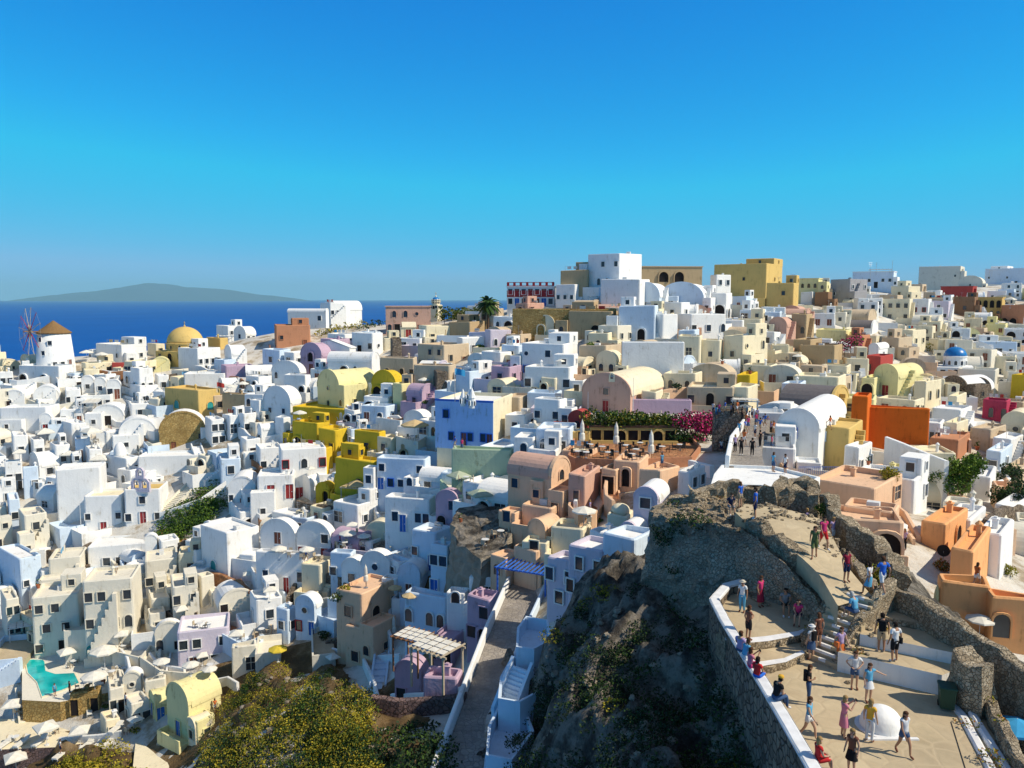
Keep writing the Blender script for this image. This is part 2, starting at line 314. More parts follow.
def facade(root, pat, W_, H_, col, origin, rot, z0=0, fr=None, big=1.0):
    """openings spread over a face W_ wide and H_ high; the top row comes first in the pattern"""
    if not pat or pat == '-': return 0
    big *= random.uniform(.85, 1.2); rows = pat.split('/'); nr = len(rows); rh = H_ / nr; cnt = 0
    for k, row in enumerate(reversed(rows)):
        n = len(row)
        for i, c in enumerate(row):
            if c not in KIND: continue
            nm, w, h, f, pane = KIND[c]; w *= big; h *= big
            lim = W_ / n * .8; w = min(w, max(.4, lim)); isdoor = c in 'drbDAq'
            h = min(h, rh * (.80 if isdoor else .6))
            zb = z0 + k * rh + (0.02 if isdoor else (rh - h) * .48)
            u = -W_ / 2 + W_ * (i + .5) / n
            me = opening_mesh(c, w, h, f or fr or ('W' if col in 'WLVUH' else col), pane)
            p = origin + Matrix.Rotation(rot, 3, 'Z') @ Vector((u, 0, 0)); link(nm, me, root, (p.x, p.y, zb), rot); cnt += 1
    return cnt
def rounded(w, d, r=.18):
    out = []
    for sx, sy, a in ((-1, -1, 180), (1, -1, 270), (1, 1, 0), (-1, 1, 90)):
        for k in (0, 45, 90):
            t_ = R(a + k); out.append((sx * (w / 2 - r) + r * math.cos(t_), sy * (d / 2 - r) + r * math.sin(t_)))
    return out
def inset(p, e, w, d): return [(x * (1 - 2 * e / w), y * (1 - 2 * e / d)) for x, y in p]
def vault(root, w, L, h, col, rcol, ax, fnd, rise=None):
    """barrel vault: width w across, length L along, ax 'v' along y or 'c' along x"""
    rise = min(w * .46, h * .5) if rise is None else rise; hs = h - rise; A = w / 2; n = 14
    mp = Matrix.Identity(4) if ax == 'v' else Matrix.Rotation(R(90), 4, 'Z')
    arc = [(-A * math.cos(math.pi * i / n), hs + rise * math.sin(math.pi * i / n)) for i in range(n + 1)]
    pr = [(-A, -fnd)] + arc + [(A, -fnd)]; m_ = len(pr); b = MB()
    vs = [(x, -L / 2, z) for x, z in pr] + [(x, L / 2, z) for x, z in pr]
    b.add(vs, [tuple(range(m_ - 1, -1, -1)), tuple(range(m_, 2 * m_))] + [(i, (i + 1) % m_, m_ + (i + 1) % m_, m_ + i) for i in range(m_)], 0, mp)
    # raised ring along the front gable
    for yy in (-L / 2 - .06,):
        o1 = [(x * 1.03, hs + (z - hs) * 1.06 + .16) for x, z in arc]
        b.add([(x, yy, z) for x, z in arc] + [(x, yy, z) for x, z in o1] + [(x, yy + .42, z) for x, z in arc] + [(x, yy + .42, z) for x, z in o1],
              [(i, i + 1, n + 1 + i + 1, n + 1 + i) for i in range(n)] + [(n + 1 + i, n + 2 + i, 3 * (n + 1) + i + 1, 3 * (n + 1) + i) for i in range(n)] +
              [(2 * (n + 1) + i, 3 * (n + 1) + i, 3 * (n + 1) + i + 1, 2 * (n + 1) + i + 1) for i in range(n)] + [(0, n + 1, 3 * (n + 1), 2 * (n + 1)), (n, 2 * n + 1, 4 * n + 3, 3 * n + 2)], 0, mp)
    b.build('wall', col, root)
    b = MB(); t_ = .10
    o2 = [(x * (1 + t_ / A), hs + (z - hs) * (1 + t_ / rise)) for x, z in arc]
    b.add([(x, y, z) for y in (-L / 2 + .38, L / 2 + .12) for x, z in o2], [(i, i + 1, n + 2 + i, n + 1 + i) for i in range(n)] , 0, mp)
    b.add([(x, y, z) for y in (-L / 2 + .38, L / 2 + .12) for x, z in [(o2[0][0], o2[0][1] - .25)] + [o2[0]]], [(0, 1, 3, 2)], 0, mp)
    b.add([(x, y, z) for y in (-L / 2 + .38, L / 2 + .12) for x, z in [o2[-1], (o2[-1][0], o2[-1][1] - .25)]], [(0, 1, 3, 2)], 0, mp)
    b.add([(x, L / 2 + .12, z) for x, z in o2], [tuple(range(n + 1))], 0, mp)
    b.build('roof', rcol, root, smooth=False)
    return hs
def flatroof(root, w, d, h, col, rcol, fnd, par=.42):
    b = MB(); o = rounded(w, d, .30 if min(w, d) > 2.5 else .18); n = len(o); par = min(par, h * .2); wob = [random.uniform(-.10, .14) for _ in range(4)]
    wz = [wob[i // 3] for i in range(n)]
    i0 = inset(o, .07, w, d); i1 = inset(o, .16, w, d); i2 = inset(o, .34, w, d)
    rings = [[(x, y, -fnd) for x, y in o], [(x, y, h - .12 + wz[i]) for i, (x, y) in enumerate(i0)], [(x, y, h + wz[i]) for i, (x, y) in enumerate(i1)], [(x, y, h + wz[i]) for i, (x, y) in enumerate(i2)], [(x, y, h - par - .1) for x, y in i2]]
    vs = [v for r_ in rings for v in r_]
    fs = [tuple(range(n - 1, -1, -1))]
    for k in range(4): fs += [(k * n + i, k * n + (i + 1) % n, (k + 1) * n + (i + 1) % n, (k + 1) * n + i) for i in range(n)]
    b.add(vs, fs); b.build('wall', col, root)
    b = MB(); i3 = inset(o, .25, w, d); b.add([(x, y, h - par) for x, y in i3], [tuple(range(n))]); b.build('roof', rcol, root)
def chimney(root, x, y, z, col, kind=0):
    b = MB()
    if kind == 0:
        b.box(x - .22, x + .22, y - .22, y + .22, z - .3, z + .75, 0, bev=.04); b.box(x - .3, x + .3, y - .3, y + .3, z + .75, z + .84); b.box(x - .12, x + .12, y - .12, y + .12, z + .84, z + 1.0)
    else:
        b.lathe([(.22, z - .3), (.18, z + .9), (.3, z + .95), (.3, z + 1.05), (.05, z + 1.3)], 8, 0, Matrix.Translation((x, y, 0)))
    b.build('chimney', col, root)
def mk_empty_child(nm, root):
    o = bpy.data.objects.new(nm, None); COL.objects.link(o); o.parent = root; return o
def flat_box(root, x0, y0, w, d, h, mat, fnd):
    b = MB(); o = [(x + x0, y + y0) for x, y in rounded(w, d, .15)]; n = len(o)
    def ins(e): return [(x + x0, y + y0) for x, y in inset(rounded(w, d, .15), e, w, d)]
    rings = [[(x, y, -fnd) for x, y in o], [(x, y, h - .07) for x, y in o], [(x, y, h) for x, y in ins(.05)], [(x, y, h) for x, y in ins(.2)], [(x, y, h - .3) for x, y in ins(.2)]]
    b.add([v for r_ in rings for v in r_], [tuple(range(n - 1, -1, -1)), tuple(range(4 * n, 5 * n))] + [(k * n + i, k * n + (i + 1) % n, (k + 1) * n + (i + 1) % n, (k + 1) * n + i) for k in range(4) for i in range(n)])
    b.build('wall', mat, root)
HOUSES = []; FOOT = []
def solve_len(P, u, px):
    K = (px - 512) / F_PX; dz = P.z - ZC
    zc = P.y * math.cos(PITCH) - dz * math.sin(PITCH)
    den = u[0] - K * u[1] * math.cos(PITCH)
    return (K * zc - P.x) / den
CN = dict(W='white', C='cream', B='beige', T='tan', O='ochre', Y='pale yellow', M='mustard yellow', K='pink', P='lilac', R='terracotta', D='dark red', U='blue', G='pale green', I='bright orange',
          N='brown', E='peach', Q='orange-peach', H='grey', V='whitish lilac', A='off white', Z='crimson', L='bluish white', stone='stone')
CN.update(wallstone='grey stone', ochrestone='yellow stone', brick='red brick', rubble='rough stone', purplestone='brown stone')
def house(xl, xc, xr, yt, yb, col='W', roof='f', yaw=-20, Fp='-', Sp='-', D=None, d=None, desc=None, t=0, ts=0, name=None, big=1.0, label=None, extra=None, fnd=4.0, fr=None, clutter=None, front=None):
    P = G(xc, yb, D); th = R(yaw); ex = (math.cos(th), math.sin(th)); ey = (-math.sin(th), math.cos(th))
    w = solve_len(P, (-ex[0], -ex[1]), xl) if xl < xc else (d or 5)
    dd = solve_len(P, ey, xr) if xr > xc and d is None else (d or 6)
    yw = yaw
    while xr > xc and d is None and (dd > max(9, 1.25 * w) or dd < 0) and yw > -84 and clutter is not False and name is None:
        yw -= 4; th = R(yw); ex = (math.cos(th), math.sin(th)); ey = (-math.sin(th), math.cos(th))
        w = solve_len(P, (-ex[0], -ex[1]), xl) if xl < xc else (d or 5); dd = solve_len(P, ey, xr)
    w0 = (xc - xl) / F_PX * P.y * 3.5 + 4
    if w < 2.2 or w > w0: w = 6.0 if (dd > 4 and xr > xc and (xc - xl) < (xr - xc)) or w > w0 else max(1.6, w)
    dd = min(max(dd, 1.8), 30)
    h = max(2.0, at_D(xc, yt, P.y).z - P.z)
    c = Vector((P.x - ex[0] * w / 2 + ey[0] * dd / 2, P.y - ex[1] * w / 2 + ey[1] * dd / 2, P.z))
    return house_at(c, th, w, dd, h, col, roof, Fp, Sp, desc, t, ts, name, big, label, extra, fnd, fr, clutter, front)
def house_at(c, th, w, dd, h, col, roof, Fp, Sp, desc=None, t=0, ts=0, name=None, big=1.0, label=None, extra=None, fnd=4.0, fr=None, clutter=None, front=None):
    rk, _, rc = roof.partition(':'); rc = rc or ('W' if col in 'WLV' else col)
    nm = name or {'v': 'vaulted_house', 'c': 'vaulted_house', 'o': 'domed_house'}.get(rk, 'house')
    root = thing(nm, 'church' if 'church' in nm or 'chapel' in nm else 'house', c, th, desc=None, label=label)
    nw = 0
    if rk == 'v': hf = vault(root, w, dd, h, col, rc, 'v', fnd); hS = hf; hF = (hf + h) / 2
    elif rk == 'c': hf = vault(root, dd, w, h, col, rc, 'c', fnd); hF = hf; hS = (hf + h) / 2
    elif rk == 'o':
        hb = h * .62; flatroof(root, w, dd, hb, col, 'W' if col == 'W' else col, fnd, .2); hF = hS = hb; r_ = min(w, dd) * .42
        b = MB(); b.lathe([(r_, hb - .3), (r_, hb + .25)] + [(r_ * math.cos(a), hb + .25 + (h - hb - .25) * math.sin(a)) for a in [R(x) for x in range(8, 90, 9)]] + [(.02, h)], 20, 0)
        b.build('dome', rc, root, smooth=True)
    elif rk == 'g':
        b = MB(); b.prism([(-w / 2, -dd / 2), (w / 2, -dd / 2), (w / 2, dd / 2), (-w / 2, dd / 2)], -fnd, h * .72); hF = hS = h * .72
        b.add([(-w / 2, -dd / 2, hF), (w / 2, -dd / 2, hF), (0, -dd / 2, h), (-w / 2, dd / 2, hF), (w / 2, dd / 2, hF), (0, dd / 2, h)], [(0, 1, 2), (5, 4, 3)])
        b.build('wall', col, root)
        b = MB(); e = .15
        for s in (-1, 1):
            p = [(s * (w / 2 + .2), hF - .1), (0, h + .06), (0, h + .2), (s * (w / 2 + .2), hF + .06)]
            b.add([(x, y, z) for y in (-dd / 2 + .3, dd / 2 + e) for x, z in p], [(0, 1, 2, 3), (7, 6, 5, 4), (0, 4, 5, 1), (1, 5, 6, 2), (2, 6, 7, 3), (3, 7, 4, 0)])
        b.build('roof', rc, root)
    elif rk == 'p':
        b = MB(); b.box(-w / 2, w / 2, -dd / 2, dd / 2, -fnd, h - .25); b.build('wall', col, root)
        b = MB(); b.box(-w / 2 - .2, w / 2 + .2, -dd / 2 - .2, dd / 2 + .2, h - .25, h); b.build('roof', rc, root); hF = hS = h - .25
    else: flatroof(root, w, dd, h, col, rc, fnd); hF = hS = h - .35
    if front:
        b = MB(); b.box(-w / 2 - .05, w / 2 + .05, -dd / 2 - .08, -dd / 2 + .02, -.3, hF + .2); b.build('front_slab', front, root)  # thin slab colours the front face apart from the other walls
        b = MB(); b.box(-w / 2 - .07, w / 2 + .07, -dd / 2 - .11, -dd / 2 + .14, hF + .202, hF + .5); b.build('painted_cornice', 'blue_paint', root)
    nF = facade(root, Fp, w, hF, col, Vector((0, -dd / 2 - (.082 if front else 0), 0)), 0, fr=fr, big=big)
    nS = facade(root, Sp, dd, hS, col, Vector((w / 2, 0, 0)), R(90), fr=fr, big=big)
    if t:
        b = MB(); y0 = -dd / 2 - t; b.box(-w / 2, w / 2, y0, -dd / 2 - .003, -fnd, .0)
        for a in ((-w / 2, w / 2, y0, y0 + .22), (-w / 2, -w / 2 + .22, y0 + .222, -dd / 2 - .003), (w / 2 - .22, w / 2, y0 + .222, -dd / 2 - .003)): b.box(*a, .002, .75, bev=.04)
        b.build('terrace', 'W' if col in 'WLV' else col, root)
    if ts:
        b = MB(); x1 = w / 2 + ts; b.box(w / 2 + .003, x1, -dd / 2, dd / 2, -fnd, -.01)
        for a in ((x1 - .22, x1, -dd / 2, dd / 2), (w / 2 + .003, x1 - .222, -dd / 2, -dd / 2 + .22), (w / 2 + .003, x1 - .222, dd / 2 - .22, dd / 2)): b.box(*a, -.008, .75, bev=.04)
        b.build('terrace', 'W' if col in 'WLV' else col, root)
    if rk == 'f' and clutter is not False:
        q = random.random()
        if q < .45: chimney(root, random.uniform(-w * .3, w * .3), random.uniform(0, dd * .35), h - .4, 'W' if col in 'WLVUC' else col, random.randint(0, 1))
        if q > .8 and w > 4 and dd > 3.5:
            b = MB(); x = random.uniform(-w * .25, w * .25); b.box(x - .5, x + .5, -.3, .4, h - .42, h + .25, bev=.03); b.build('air_conditioner', 'frame_white', root)
        if .5 < q < .66 and w > 3.4:
            b = MB(); x = random.uniform(-w * .3, w * .3); zt = h - .42
            for sx in (-.3, .3):
                for sy in (-.2, .2): b.box(x + sx - .03, x + sx + .03, dd * .2 + sy - .03, dd * .2 + sy + .03, zt, zt + .5)
            b.lathe([(.3, -.5), (.3, .5)], 10, 0, Matrix.Translation((x, dd * .2, zt + .82)) @ Matrix.Rotation(R(90), 4, 'Y')); b.build('water_tank', 'metal' if q < .58 else 'frame_white', root)
        if .66 < q < .8 and w > 3:
            b = MB(); y_ = -dd * .15
            for s_ in (-1, 1): b.tube((s_ * w * .38, y_, h - .5), (s_ * w * .38, y_, h + 1.1), .03)
            b.tube((-w * .38, y_, h + 1.0), (w * .38, y_, h + 1.0), .015); b.build('washing_line', 'metal', root)
            for k_ in range(3):
                x_ = -w * .3 + w * .22 * k_; b = MB(); b.box(x_, x_ + w * .14, y_ - .015, y_ + .015, h + .35, h + .99); b.build('towel', random.choice(['canvas', 'canvas_blue', 'canvas_red', 'frame_white', 'canvas_tan']), root)
        if .4 < q < .5:
            b = MB(); x = random.uniform(-w * .3, w * .3); b.tube((x, 0, h - .5), (x, 0, h + 1.8), .03); b.tube((x - .5, 0, h + 1.6), (x + .5, 0, h + 1.6), .02); b.tube((x - .35, 0, h + 1.3), (x + .35, 0, h + 1.3), .02); b.build('antenna', 'metal', root)
    elif rk in 'vc' and random.random() < .3 and w > 3:
        chimney(root, -w * .3, dd * .3, h - 1.1, 'W' if col in 'WLVUC' else col, 0)
    if clutter is not False and w > 2.6 and dd > 2.6 and name is None:
        q = random.random(); mt = 'W' if col in 'WLV' else col
        if q < .34 and rk == 'f' and w > 3.4:      # room on the roof
            a, e_ = w * random.uniform(.35, .55), dd * random.uniform(.4, .6); hx = random.uniform(1.5, 2.3); sx = random.choice((-1, 1)); x0 = sx * (w / 2 - a / 2 - .04); y0 = dd / 2 - e_ / 2 - .04
            b = MB(); b.box(x0 - a / 2, x0 + a / 2, y0 - e_ / 2, y0 + e_ / 2, h - .55, h + hx, bev=.1); b.build('roof_room', mt, root)
            link('window', opening_mesh('w', .8, .9, mt, 'glass'), root, (x0, y0 - e_ / 2, h + .3)); link('window', opening_mesh('w', .8, .9, mt, 'glass'), root, (x0 + a / 2, y0, h + .3), R(90))
        if random.random() < .55:                   # lower room built against one side
            a = random.uniform(1.6, 3.0); e_ = dd * random.uniform(.5, .85); hx = h * random.uniform(.45, .75); sx = random.choice((-1, 1)); x0 = sx * (w / 2 + a / 2 + .003); y0 = -dd / 2 + e_ / 2 - random.uniform(.3, 1.2)
            ch = mk_empty_child('annex', root); flat_box(ch, x0, y0, a, e_, hx, mt, fnd)
            link('window', opening_mesh(random.choice('waD'), .9, 1.2, mt, 'glass'), ch, (x0, y0 - e_ / 2, hx * .3))
            if sx > 0: link('window', opening_mesh('w', .8, .9, mt, 'glass'), ch, (x0 + a / 2, y0, hx * .35), R(90))
        if random.random() < .3 and dd > 3.2:       # outside stairs along the right wall
            n_ = 9; L_ = min(dd, 4.5); b = MB(); o_ = w / 2 + .004
            for i_ in range(n_): b.box(o_, o_ + .9, -dd / 2 + L_ * i_ / n_, -dd / 2 + L_ * (i_ + 1) / n_ - .002, -fnd, h * .85 * (i_ + 1) / n_)
            b.build('outside_stairs', mt, root)
        if random.random() < .25 and not t:
            t_ = random.uniform(1.4, 2.4); b = MB(); y0 = -dd / 2 - t_; b.box(-w / 2, w / 2, y0, -dd / 2 - .003, -fnd, -.02)
            b.box(-w / 2, w / 2, y0, y0 + .2, -.018, .7, bev=.04); b.box(-w / 2, -w / 2 + .2, y0 + .202, -dd / 2 - .003, -.018, .7, bev=.04); b.build('terrace', mt, root)
    col_n = CN.get(col, col); rr = {'f': 'flat-roofed', 'p': 'flat-roofed', 'v': 'vaulted', 'c': 'vaulted', 'o': 'domed', 'g': 'gabled'}[rk]
    n = nF + nS
    doors = sum(ch in 'drbDq' for ch in (Fp + Sp)); reds = 'r' in Fp + Sp; blues = 'b' in Fp + Sp; arcs = (Fp + Sp).count('A')
    feat = 'with a red door' if reds else 'with a blue door' if blues else 'with a dark archway' if arcs == 1 else 'with dark archways' if arcs else 'with no windows' if n == 0 else 'with a lone window' if n - doors == 1 and not doors else 'with a door' if doors == 1 and n == 1 else f"with {['no','one','two','three','four','five','six','seven','eight','nine'][min(n-doors,9)]} windows" if n - doors > 1 and n-doors<9 else 'with small openings'
    size = ('small ' if w * h < 16 else 'large ' if w * h > 60 else '')
    TH[-1]['desc'] = desc or f"{size}{col_n} {rr} house"; TH[-1]['feat'] = '' if desc else feat; TH[-1]['h'] = h
    rad = math.hypot(w, dd) / 2; FOOT.append((c.x, c.y, rad, w, dd, th))
    HOUSES.append(dict(root=root, c=c, w=w, d=dd, h=h, th=th, rk=rk))
    if extra: extra(root, w, dd, h)
    return root
def near_foot(x, y, r_):
    return any((x - f[0]) ** 2 + (y - f[1]) ** 2 < (r_ + f[2] * .8) ** 2 for f in FOOT)

# ---------------------------------------------------------------- leaves
def leaf_object(name, blobs, mat, size, dens, parent=None, seed=1, flat_=.9):
    """many small leaf clumps spread through a set of ellipsoids (x,y,z,rx,ry,rz)"""
    rg = np.random.default_rng(seed); allv = []
    for (x, y, z, rx, ry, rz) in blobs:
        n = max(12, int(dens * (rx * ry * rz) ** (2 / 3) / (size * size)))
        v = rg.normal(size=(n, 3)); v /= np.linalg.norm(v, axis=1)[:, None]
        rad = rg.uniform(.55, 1.0, n) ** .6 * (1 + .16 * np.sin(v[:, 0] * 5 + seed) * np.cos(v[:, 1] * 4 + x) + .12 * np.sin(v[:, 2] * 7 + y))
        c = v * rad[:, None] * np.array([rx, ry, rz]) + np.array([x, y, z])
        a = rg.normal(size=(n, 3)); a /= np.linalg.norm(a, axis=1)[:, None]
        b_ = np.cross(a, rg.normal(size=(n, 3))); b_ /= np.linalg.norm(b_, axis=1)[:, None]
        s = (size * rg.uniform(.5, 1.1, n))[:, None]
        q = np.stack([c - a * s - b_ * s * .5, c + a * s - b_ * s * .6, c + a * s * .6 + b_ * s * .7, c - a * s * .8 + b_ * s * .5], 1)
        allv.append(q.reshape(-1, 3))
    V = np.concatenate(allv); n = len(V) // 4
    me = bpy.data.meshes.new(name); me.vertices.add(len(V)); me.vertices.foreach_set('co', V.ravel())
    me.loops.add(4 * n); me.polygons.add(n); me.loops.foreach_set('vertex_index', np.arange(4 * n))
    me.polygons.foreach_set('loop_start', np.arange(0, 4 * n, 4)); me.update(calc_edges=True)
    ms = mat if isinstance(mat, (list, tuple)) else [mat]
    for k in ms: me.materials.append(M[k])
    if len(ms) > 1: me.polygons.foreach_set('material_index', rg.integers(0, len(ms), n))
    return link(name, me, parent)
def bush(px, py, wpx, mat='leaf_olive', desc='green bush', P=None, r=None, flatn=.7, name='bush', D=None, size=None):
    P = P or G(px, py, D); z = proj(*P)[2]; r = r or wpx / 2 / F_PX * z
    root = thing(name, 'bush', P, random.uniform(0, 6), desc=desc)
    bl = [(random.uniform(-.35, .35) * r, random.uniform(-.35, .35) * r, r * flatn * random.uniform(.35, .7), r * random.uniform(.5, .75), r * random.uniform(.5, .75), r * flatn * random.uniform(.5, .75)) for _ in range(5)]
    leaf_object('foliage', bl, mat, size or max(.08, z * .0013), 2.4, root, seed=random.randint(0, 9999))
    b = MB(); b.tube((0, 0, -.3), (0, 0, r * .5), .06 * r + .03, .03, 6); b.build('stem', 'bark', root)
    return root
def tree(P, h, r, mat, desc, label=None, n=12):
    root = thing('tree', 'tree', P, random.uniform(0, 6), desc=desc, label=label)
    b = MB(); b.tube((0, 0, -.5), (0, .1, h * .45), .03 * h + .04, .02 * h + .02, 8)
    bl = []
    for k in range(n):
        a = k * 2.4; rr = r * (.25 + .5 * random.random()); zz = h * random.uniform(.42, .85)
        p = (math.cos(a) * rr, math.sin(a) * rr, zz); b.tube((0, .1, h * .38), p, .02 * h, .01, 5)
        bl.append((*p, r * random.uniform(.3, .48), r * random.uniform(.3, .48), r * random.uniform(.25, .4)))
    b.build('trunk', 'bark', root); z = proj(*P)[2]
    leaf_object('crown', bl, mat, max(.1, z * .0014), 5.0, root, seed=random.randint(0, 9999)); return root

# ---------------------------------------------------------------- walls, stairs, decks
def polyline(pts_, step):
    out = [pts_[0]]
    for a, b_ in zip(pts_, pts_[1:]):
        L = (Vector(b_) - Vector(a)).length; n = max(1, int(L / step))
        for i in range(1, n + 1): out.append(Vector(a).lerp(Vector(b_), i / n))
    return [Vector(p) for p in out]
def wall_world(P3, h, th, mat, name='wall', desc='wall', step=1.2, jit=0., fnd=3.0, label=None, cap=None, hz=None, seed=0, cat='wall', obj_only=False, parent=None):
    """free-standing or retaining wall along 3-D points (base line)"""
    pl = polyline(P3, step); c = sum(pl, Vector()) / len(pl); b = MB(); rings = []
    n = len(pl); rows = [0] if not jit else [0, .33, .66]
    for i, p in enumerate(pl):
        a = pl[max(0, i - 1)]; e = pl[min(n - 1, i + 1)]; dr = (e - a); dr.z = 0
        if dr.length < 1e-6: dr = Vector((1, 0, 0))
        dr.normalize(); nn = Vector((-dr.y, dr.x, 0)); hh = h if hz is None else h + (hz - h) * i / (n - 1)
        top = hh + (noise.noise(p * .9 + Vector((seed, 0, 0))) * jit * 1.8)
        prof = [(-th / 2, -fnd), (-th / 2, 0)] + [(-th / 2, hh * q) for q in rows[1:]] + [(-th / 2, top - .06), (-th / 2 + .07, top), (th / 2 - .07, top), (th / 2, top - .06)] + [(th / 2, hh * q) for q in rows[:0:-1]] + [(th / 2, 0), (th / 2, -fnd)]
        ring = []
        for (o, z) in prof:
            q = p + nn * o + Vector((0, 0, z))
            if jit and z > -fnd: q += noise.noise_vector(q * 1.7 + Vector((seed, 3, 1))) * jit * .8
            ring.append(q - c)
        rings.append(ring)
    m_ = len(rings[0]); b.v = [v for r_ in rings for v in r_]
    b.f = [[i * m_ + j, (i + 1) * m_ + j, (i + 1) * m_ + j + 1, i * m_ + j + 1] for i in range(n - 1) for j in range(m_ - 1)] + [list(range(m_)), [(n - 1) * m_ + j for j in range(m_ - 1, -1, -1)]]
    b.m = [0] * len(b.f)
    if obj_only: return b.build(name, mat, parent, loc=c - (parent.location if parent else Vector()), merge=True)
    o = b.build(name, mat, None, loc=c, merge=True); thing(name, cat, c, desc=desc, label=label, obj=o); return o
def wall_px(px, h, th=.4, mat='W', desc=None, jit=0, D=None, lift=0, **k):
    P3 = [G(x, y, D) + Vector((0, 0, lift)) for x, y in px]
    return wall_world(P3, h, th, mat, desc=desc or f"{CN.get(mat, mat)} wall", jit=jit, **k)
def stairs(p0, p1, w, mat='W', desc='white stairs', par=.6, rise=.2, D0=None, D1=None, parm=None, P0=None, P1=None, label=None):
    P0 = P0 or G(*p0, D0); P1 = P1 or G(*p1, D1); d = P1 - P0; L = math.hypot(d.x, d.y); n = max(3, int(abs(d.z) / rise)); 
    if d.z < 0: P0, P1 = P1, P0; d = -d
    root = thing('stairs', 'stairs', P0, math.atan2(d.y, d.x), desc=desc, label=label); b = MB()
    n = max(3, int(d.z / rise), int(L / 1.2)); 
    for i in range(n): b.box(L * i / n, L * (i + 1) / n - .002, -w / 2, w / 2, d.z * i / n - 3, d.z * (i + 1) / n)
    b.build('steps', mat, root)
    if par:
        for s in (-1, 1):
            b = MB(); y0, y1 = (s * (w / 2 + .003), s * (w / 2 + .22)); y0, y1 = min(y0, y1), max(y0, y1)
            b.prism([(0, y0), (L, y0), (L, y1), (0, y1)], [-3] * 4, [par, d.z + par, d.z + par, par]); b.build('parapet', parm or ('W' if mat == 'W' else mat), root)
    return root
def deck(px, z, mat, side='W', par=.0, desc='terrace', name='terrace', drop=5, cat='terrace', label=None, structure_=False, pw=.25):
    """level floor whose corners were read off the photograph at height z"""
    if isinstance(z, tuple): z = G(*z).z
    p = [at_z(x, y, z) for x, y in px]; c = sum(p, Vector()) / len(p); poly = [(q.x - c.x, q.y - c.y) for q in p]
    ar = sum(a[0] * b_[1] - b_[0] * a[1] for a, b_ in zip(poly, poly[1:] + poly[:1]))
    if ar < 0: poly = poly[::-1]
    b = MB(); b.prism(poly, -drop, 0)
    if structure_:
        b.m = [1] * len(b.m); b.m[-2] = 0
        o = b.build(name, [mat, side], None, loc=c); structure(o); return o, c, poly
    root = thing(name, cat, c, desc=desc, label=label); b.m = [1] * len(b.m); b.m[-2] = 0; b.build('floor', [mat, side], root)
    if par:
        n = len(poly); inn = []
        for i in range(n):
            a, q, e = Vector(poly[i - 1]), Vector(poly[i]), Vector(poly[(i + 1) % n])
            d1 = (q - a).normalized(); d2 = (e - q).normalized(); bi = Vector((-(d1.y + d2.y), d1.x + d2.x))
            bi = bi.normalized() if bi.length > .01 else Vector((-d1.y, d1.x)); inn.append(q + bi * pw)
        b = MB()
        for i in range(n):
            j = (i + 1) % n; a, q = poly[i], poly[j]; c1, c2 = inn[i], inn[j]
            b.add([(*a, .003), (*q, .003), (c2.x, c2.y, .003), (c1.x, c1.y, .003), (*a, par), (*q, par), (c2.x, c2.y, par), (c1.x, c1.y, par)], [(0, 1, 5, 4), (2, 3, 7, 6), (4, 5, 6, 7)])
        b.build('parapet', side, root)
    return root, c, poly

# ---------------------------------------------------------------- furniture
dg = None
def surf(px, py):
    """point of the built place seen at this pixel, dropped onto a level surface"""
    r = Vector(ray(px, py)).normalized(); o = Vector((0, 0, ZC))
    ok, loc, nor, *_ = S.ray_cast(dg, o, r)
    if not ok: return G(px, py)
    if abs(nor.z) > .6: return loc
    back = loc - Vector((r.x, r.y, 0)).normalized() * .9
    ok, l2, n2, *_ = S.ray_cast(dg, back + Vector((0, 0, .05)), Vector((0, 0, -1)))
    return l2 if ok and loc.z - l2.z < 4 else loc
def level(px, py):
    r = Vector(ray(px, py)).normalized(); ok, loc, nor, *_ = S.ray_cast(dg, Vector((0, 0, ZC)), r)
    return loc if ok and nor.z > .9 else None
PROTO = {}
def copy_tree(o, parent=None):
    c = o.copy(); COL.objects.link(c); c.parent = parent
    for ch in o.children: copy_tree(ch, c)
    return c
def spawn(key, make, P, rot=0, sc=1, desc=None, cat=None, group=None, label=None):
    if key not in PROTO:
        r_ = make(); PROTO[key] = r_; o = r_
    else: o = copy_tree(PROTO[key])
    o.location = P; o.rotation_euler = (0, 0, rot); o.scale = (sc, sc, sc); o['category'] = cat
    if group: o['group'] = group
    TH.append(dict(o=o, desc=desc, label=label, cat=cat, p=Vector(P))); return o
def mk_empty(name):
    o = bpy.data.objects.new(name, None); COL.objects.link(o); return o
def mk_umbrella(mat, sides=8, R_=1.5):
    def f():
        r_ = mk_empty('parasol'); b = MB(); b.tube((0, 0, 0), (0, 0, 2.75), .03, .03, 6); b.build('pole', 'frame_white', r_)
        b = MB(); b.lathe([(.25, 0), (.25, .08), (.05, .1)], 8); b.build('base', 'frame_white', r_)
        b = MB(); n = sides; q = [(R_ * math.cos(2 * math.pi * (i + .5) / n) * (1 if i % 2 else .99), R_ * math.sin(2 * math.pi * (i + .5) / n), 2.2) for i in range(n)]
        mid = [(.5 * x, .5 * y, 2.52) for x, y, z in q]; lo = [(x * 1.01, y * 1.01, 2.04) for x, y, z in q]
        b.add([(0, 0, 2.75)] + mid + q + lo, [(0, 1 + i, 1 + (i + 1) % n) for i in range(n)] + [(1 + i, 1 + n + i, 1 + n + (i + 1) % n, 1 + (i + 1) % n) for i in range(n)] + [(1 + n + i, 1 + 2 * n + i, 1 + 2 * n + (i + 1) % n, 1 + n + (i + 1) % n) for i in range(n)])
        b.build('canopy', mat, r_); return r_
    return f
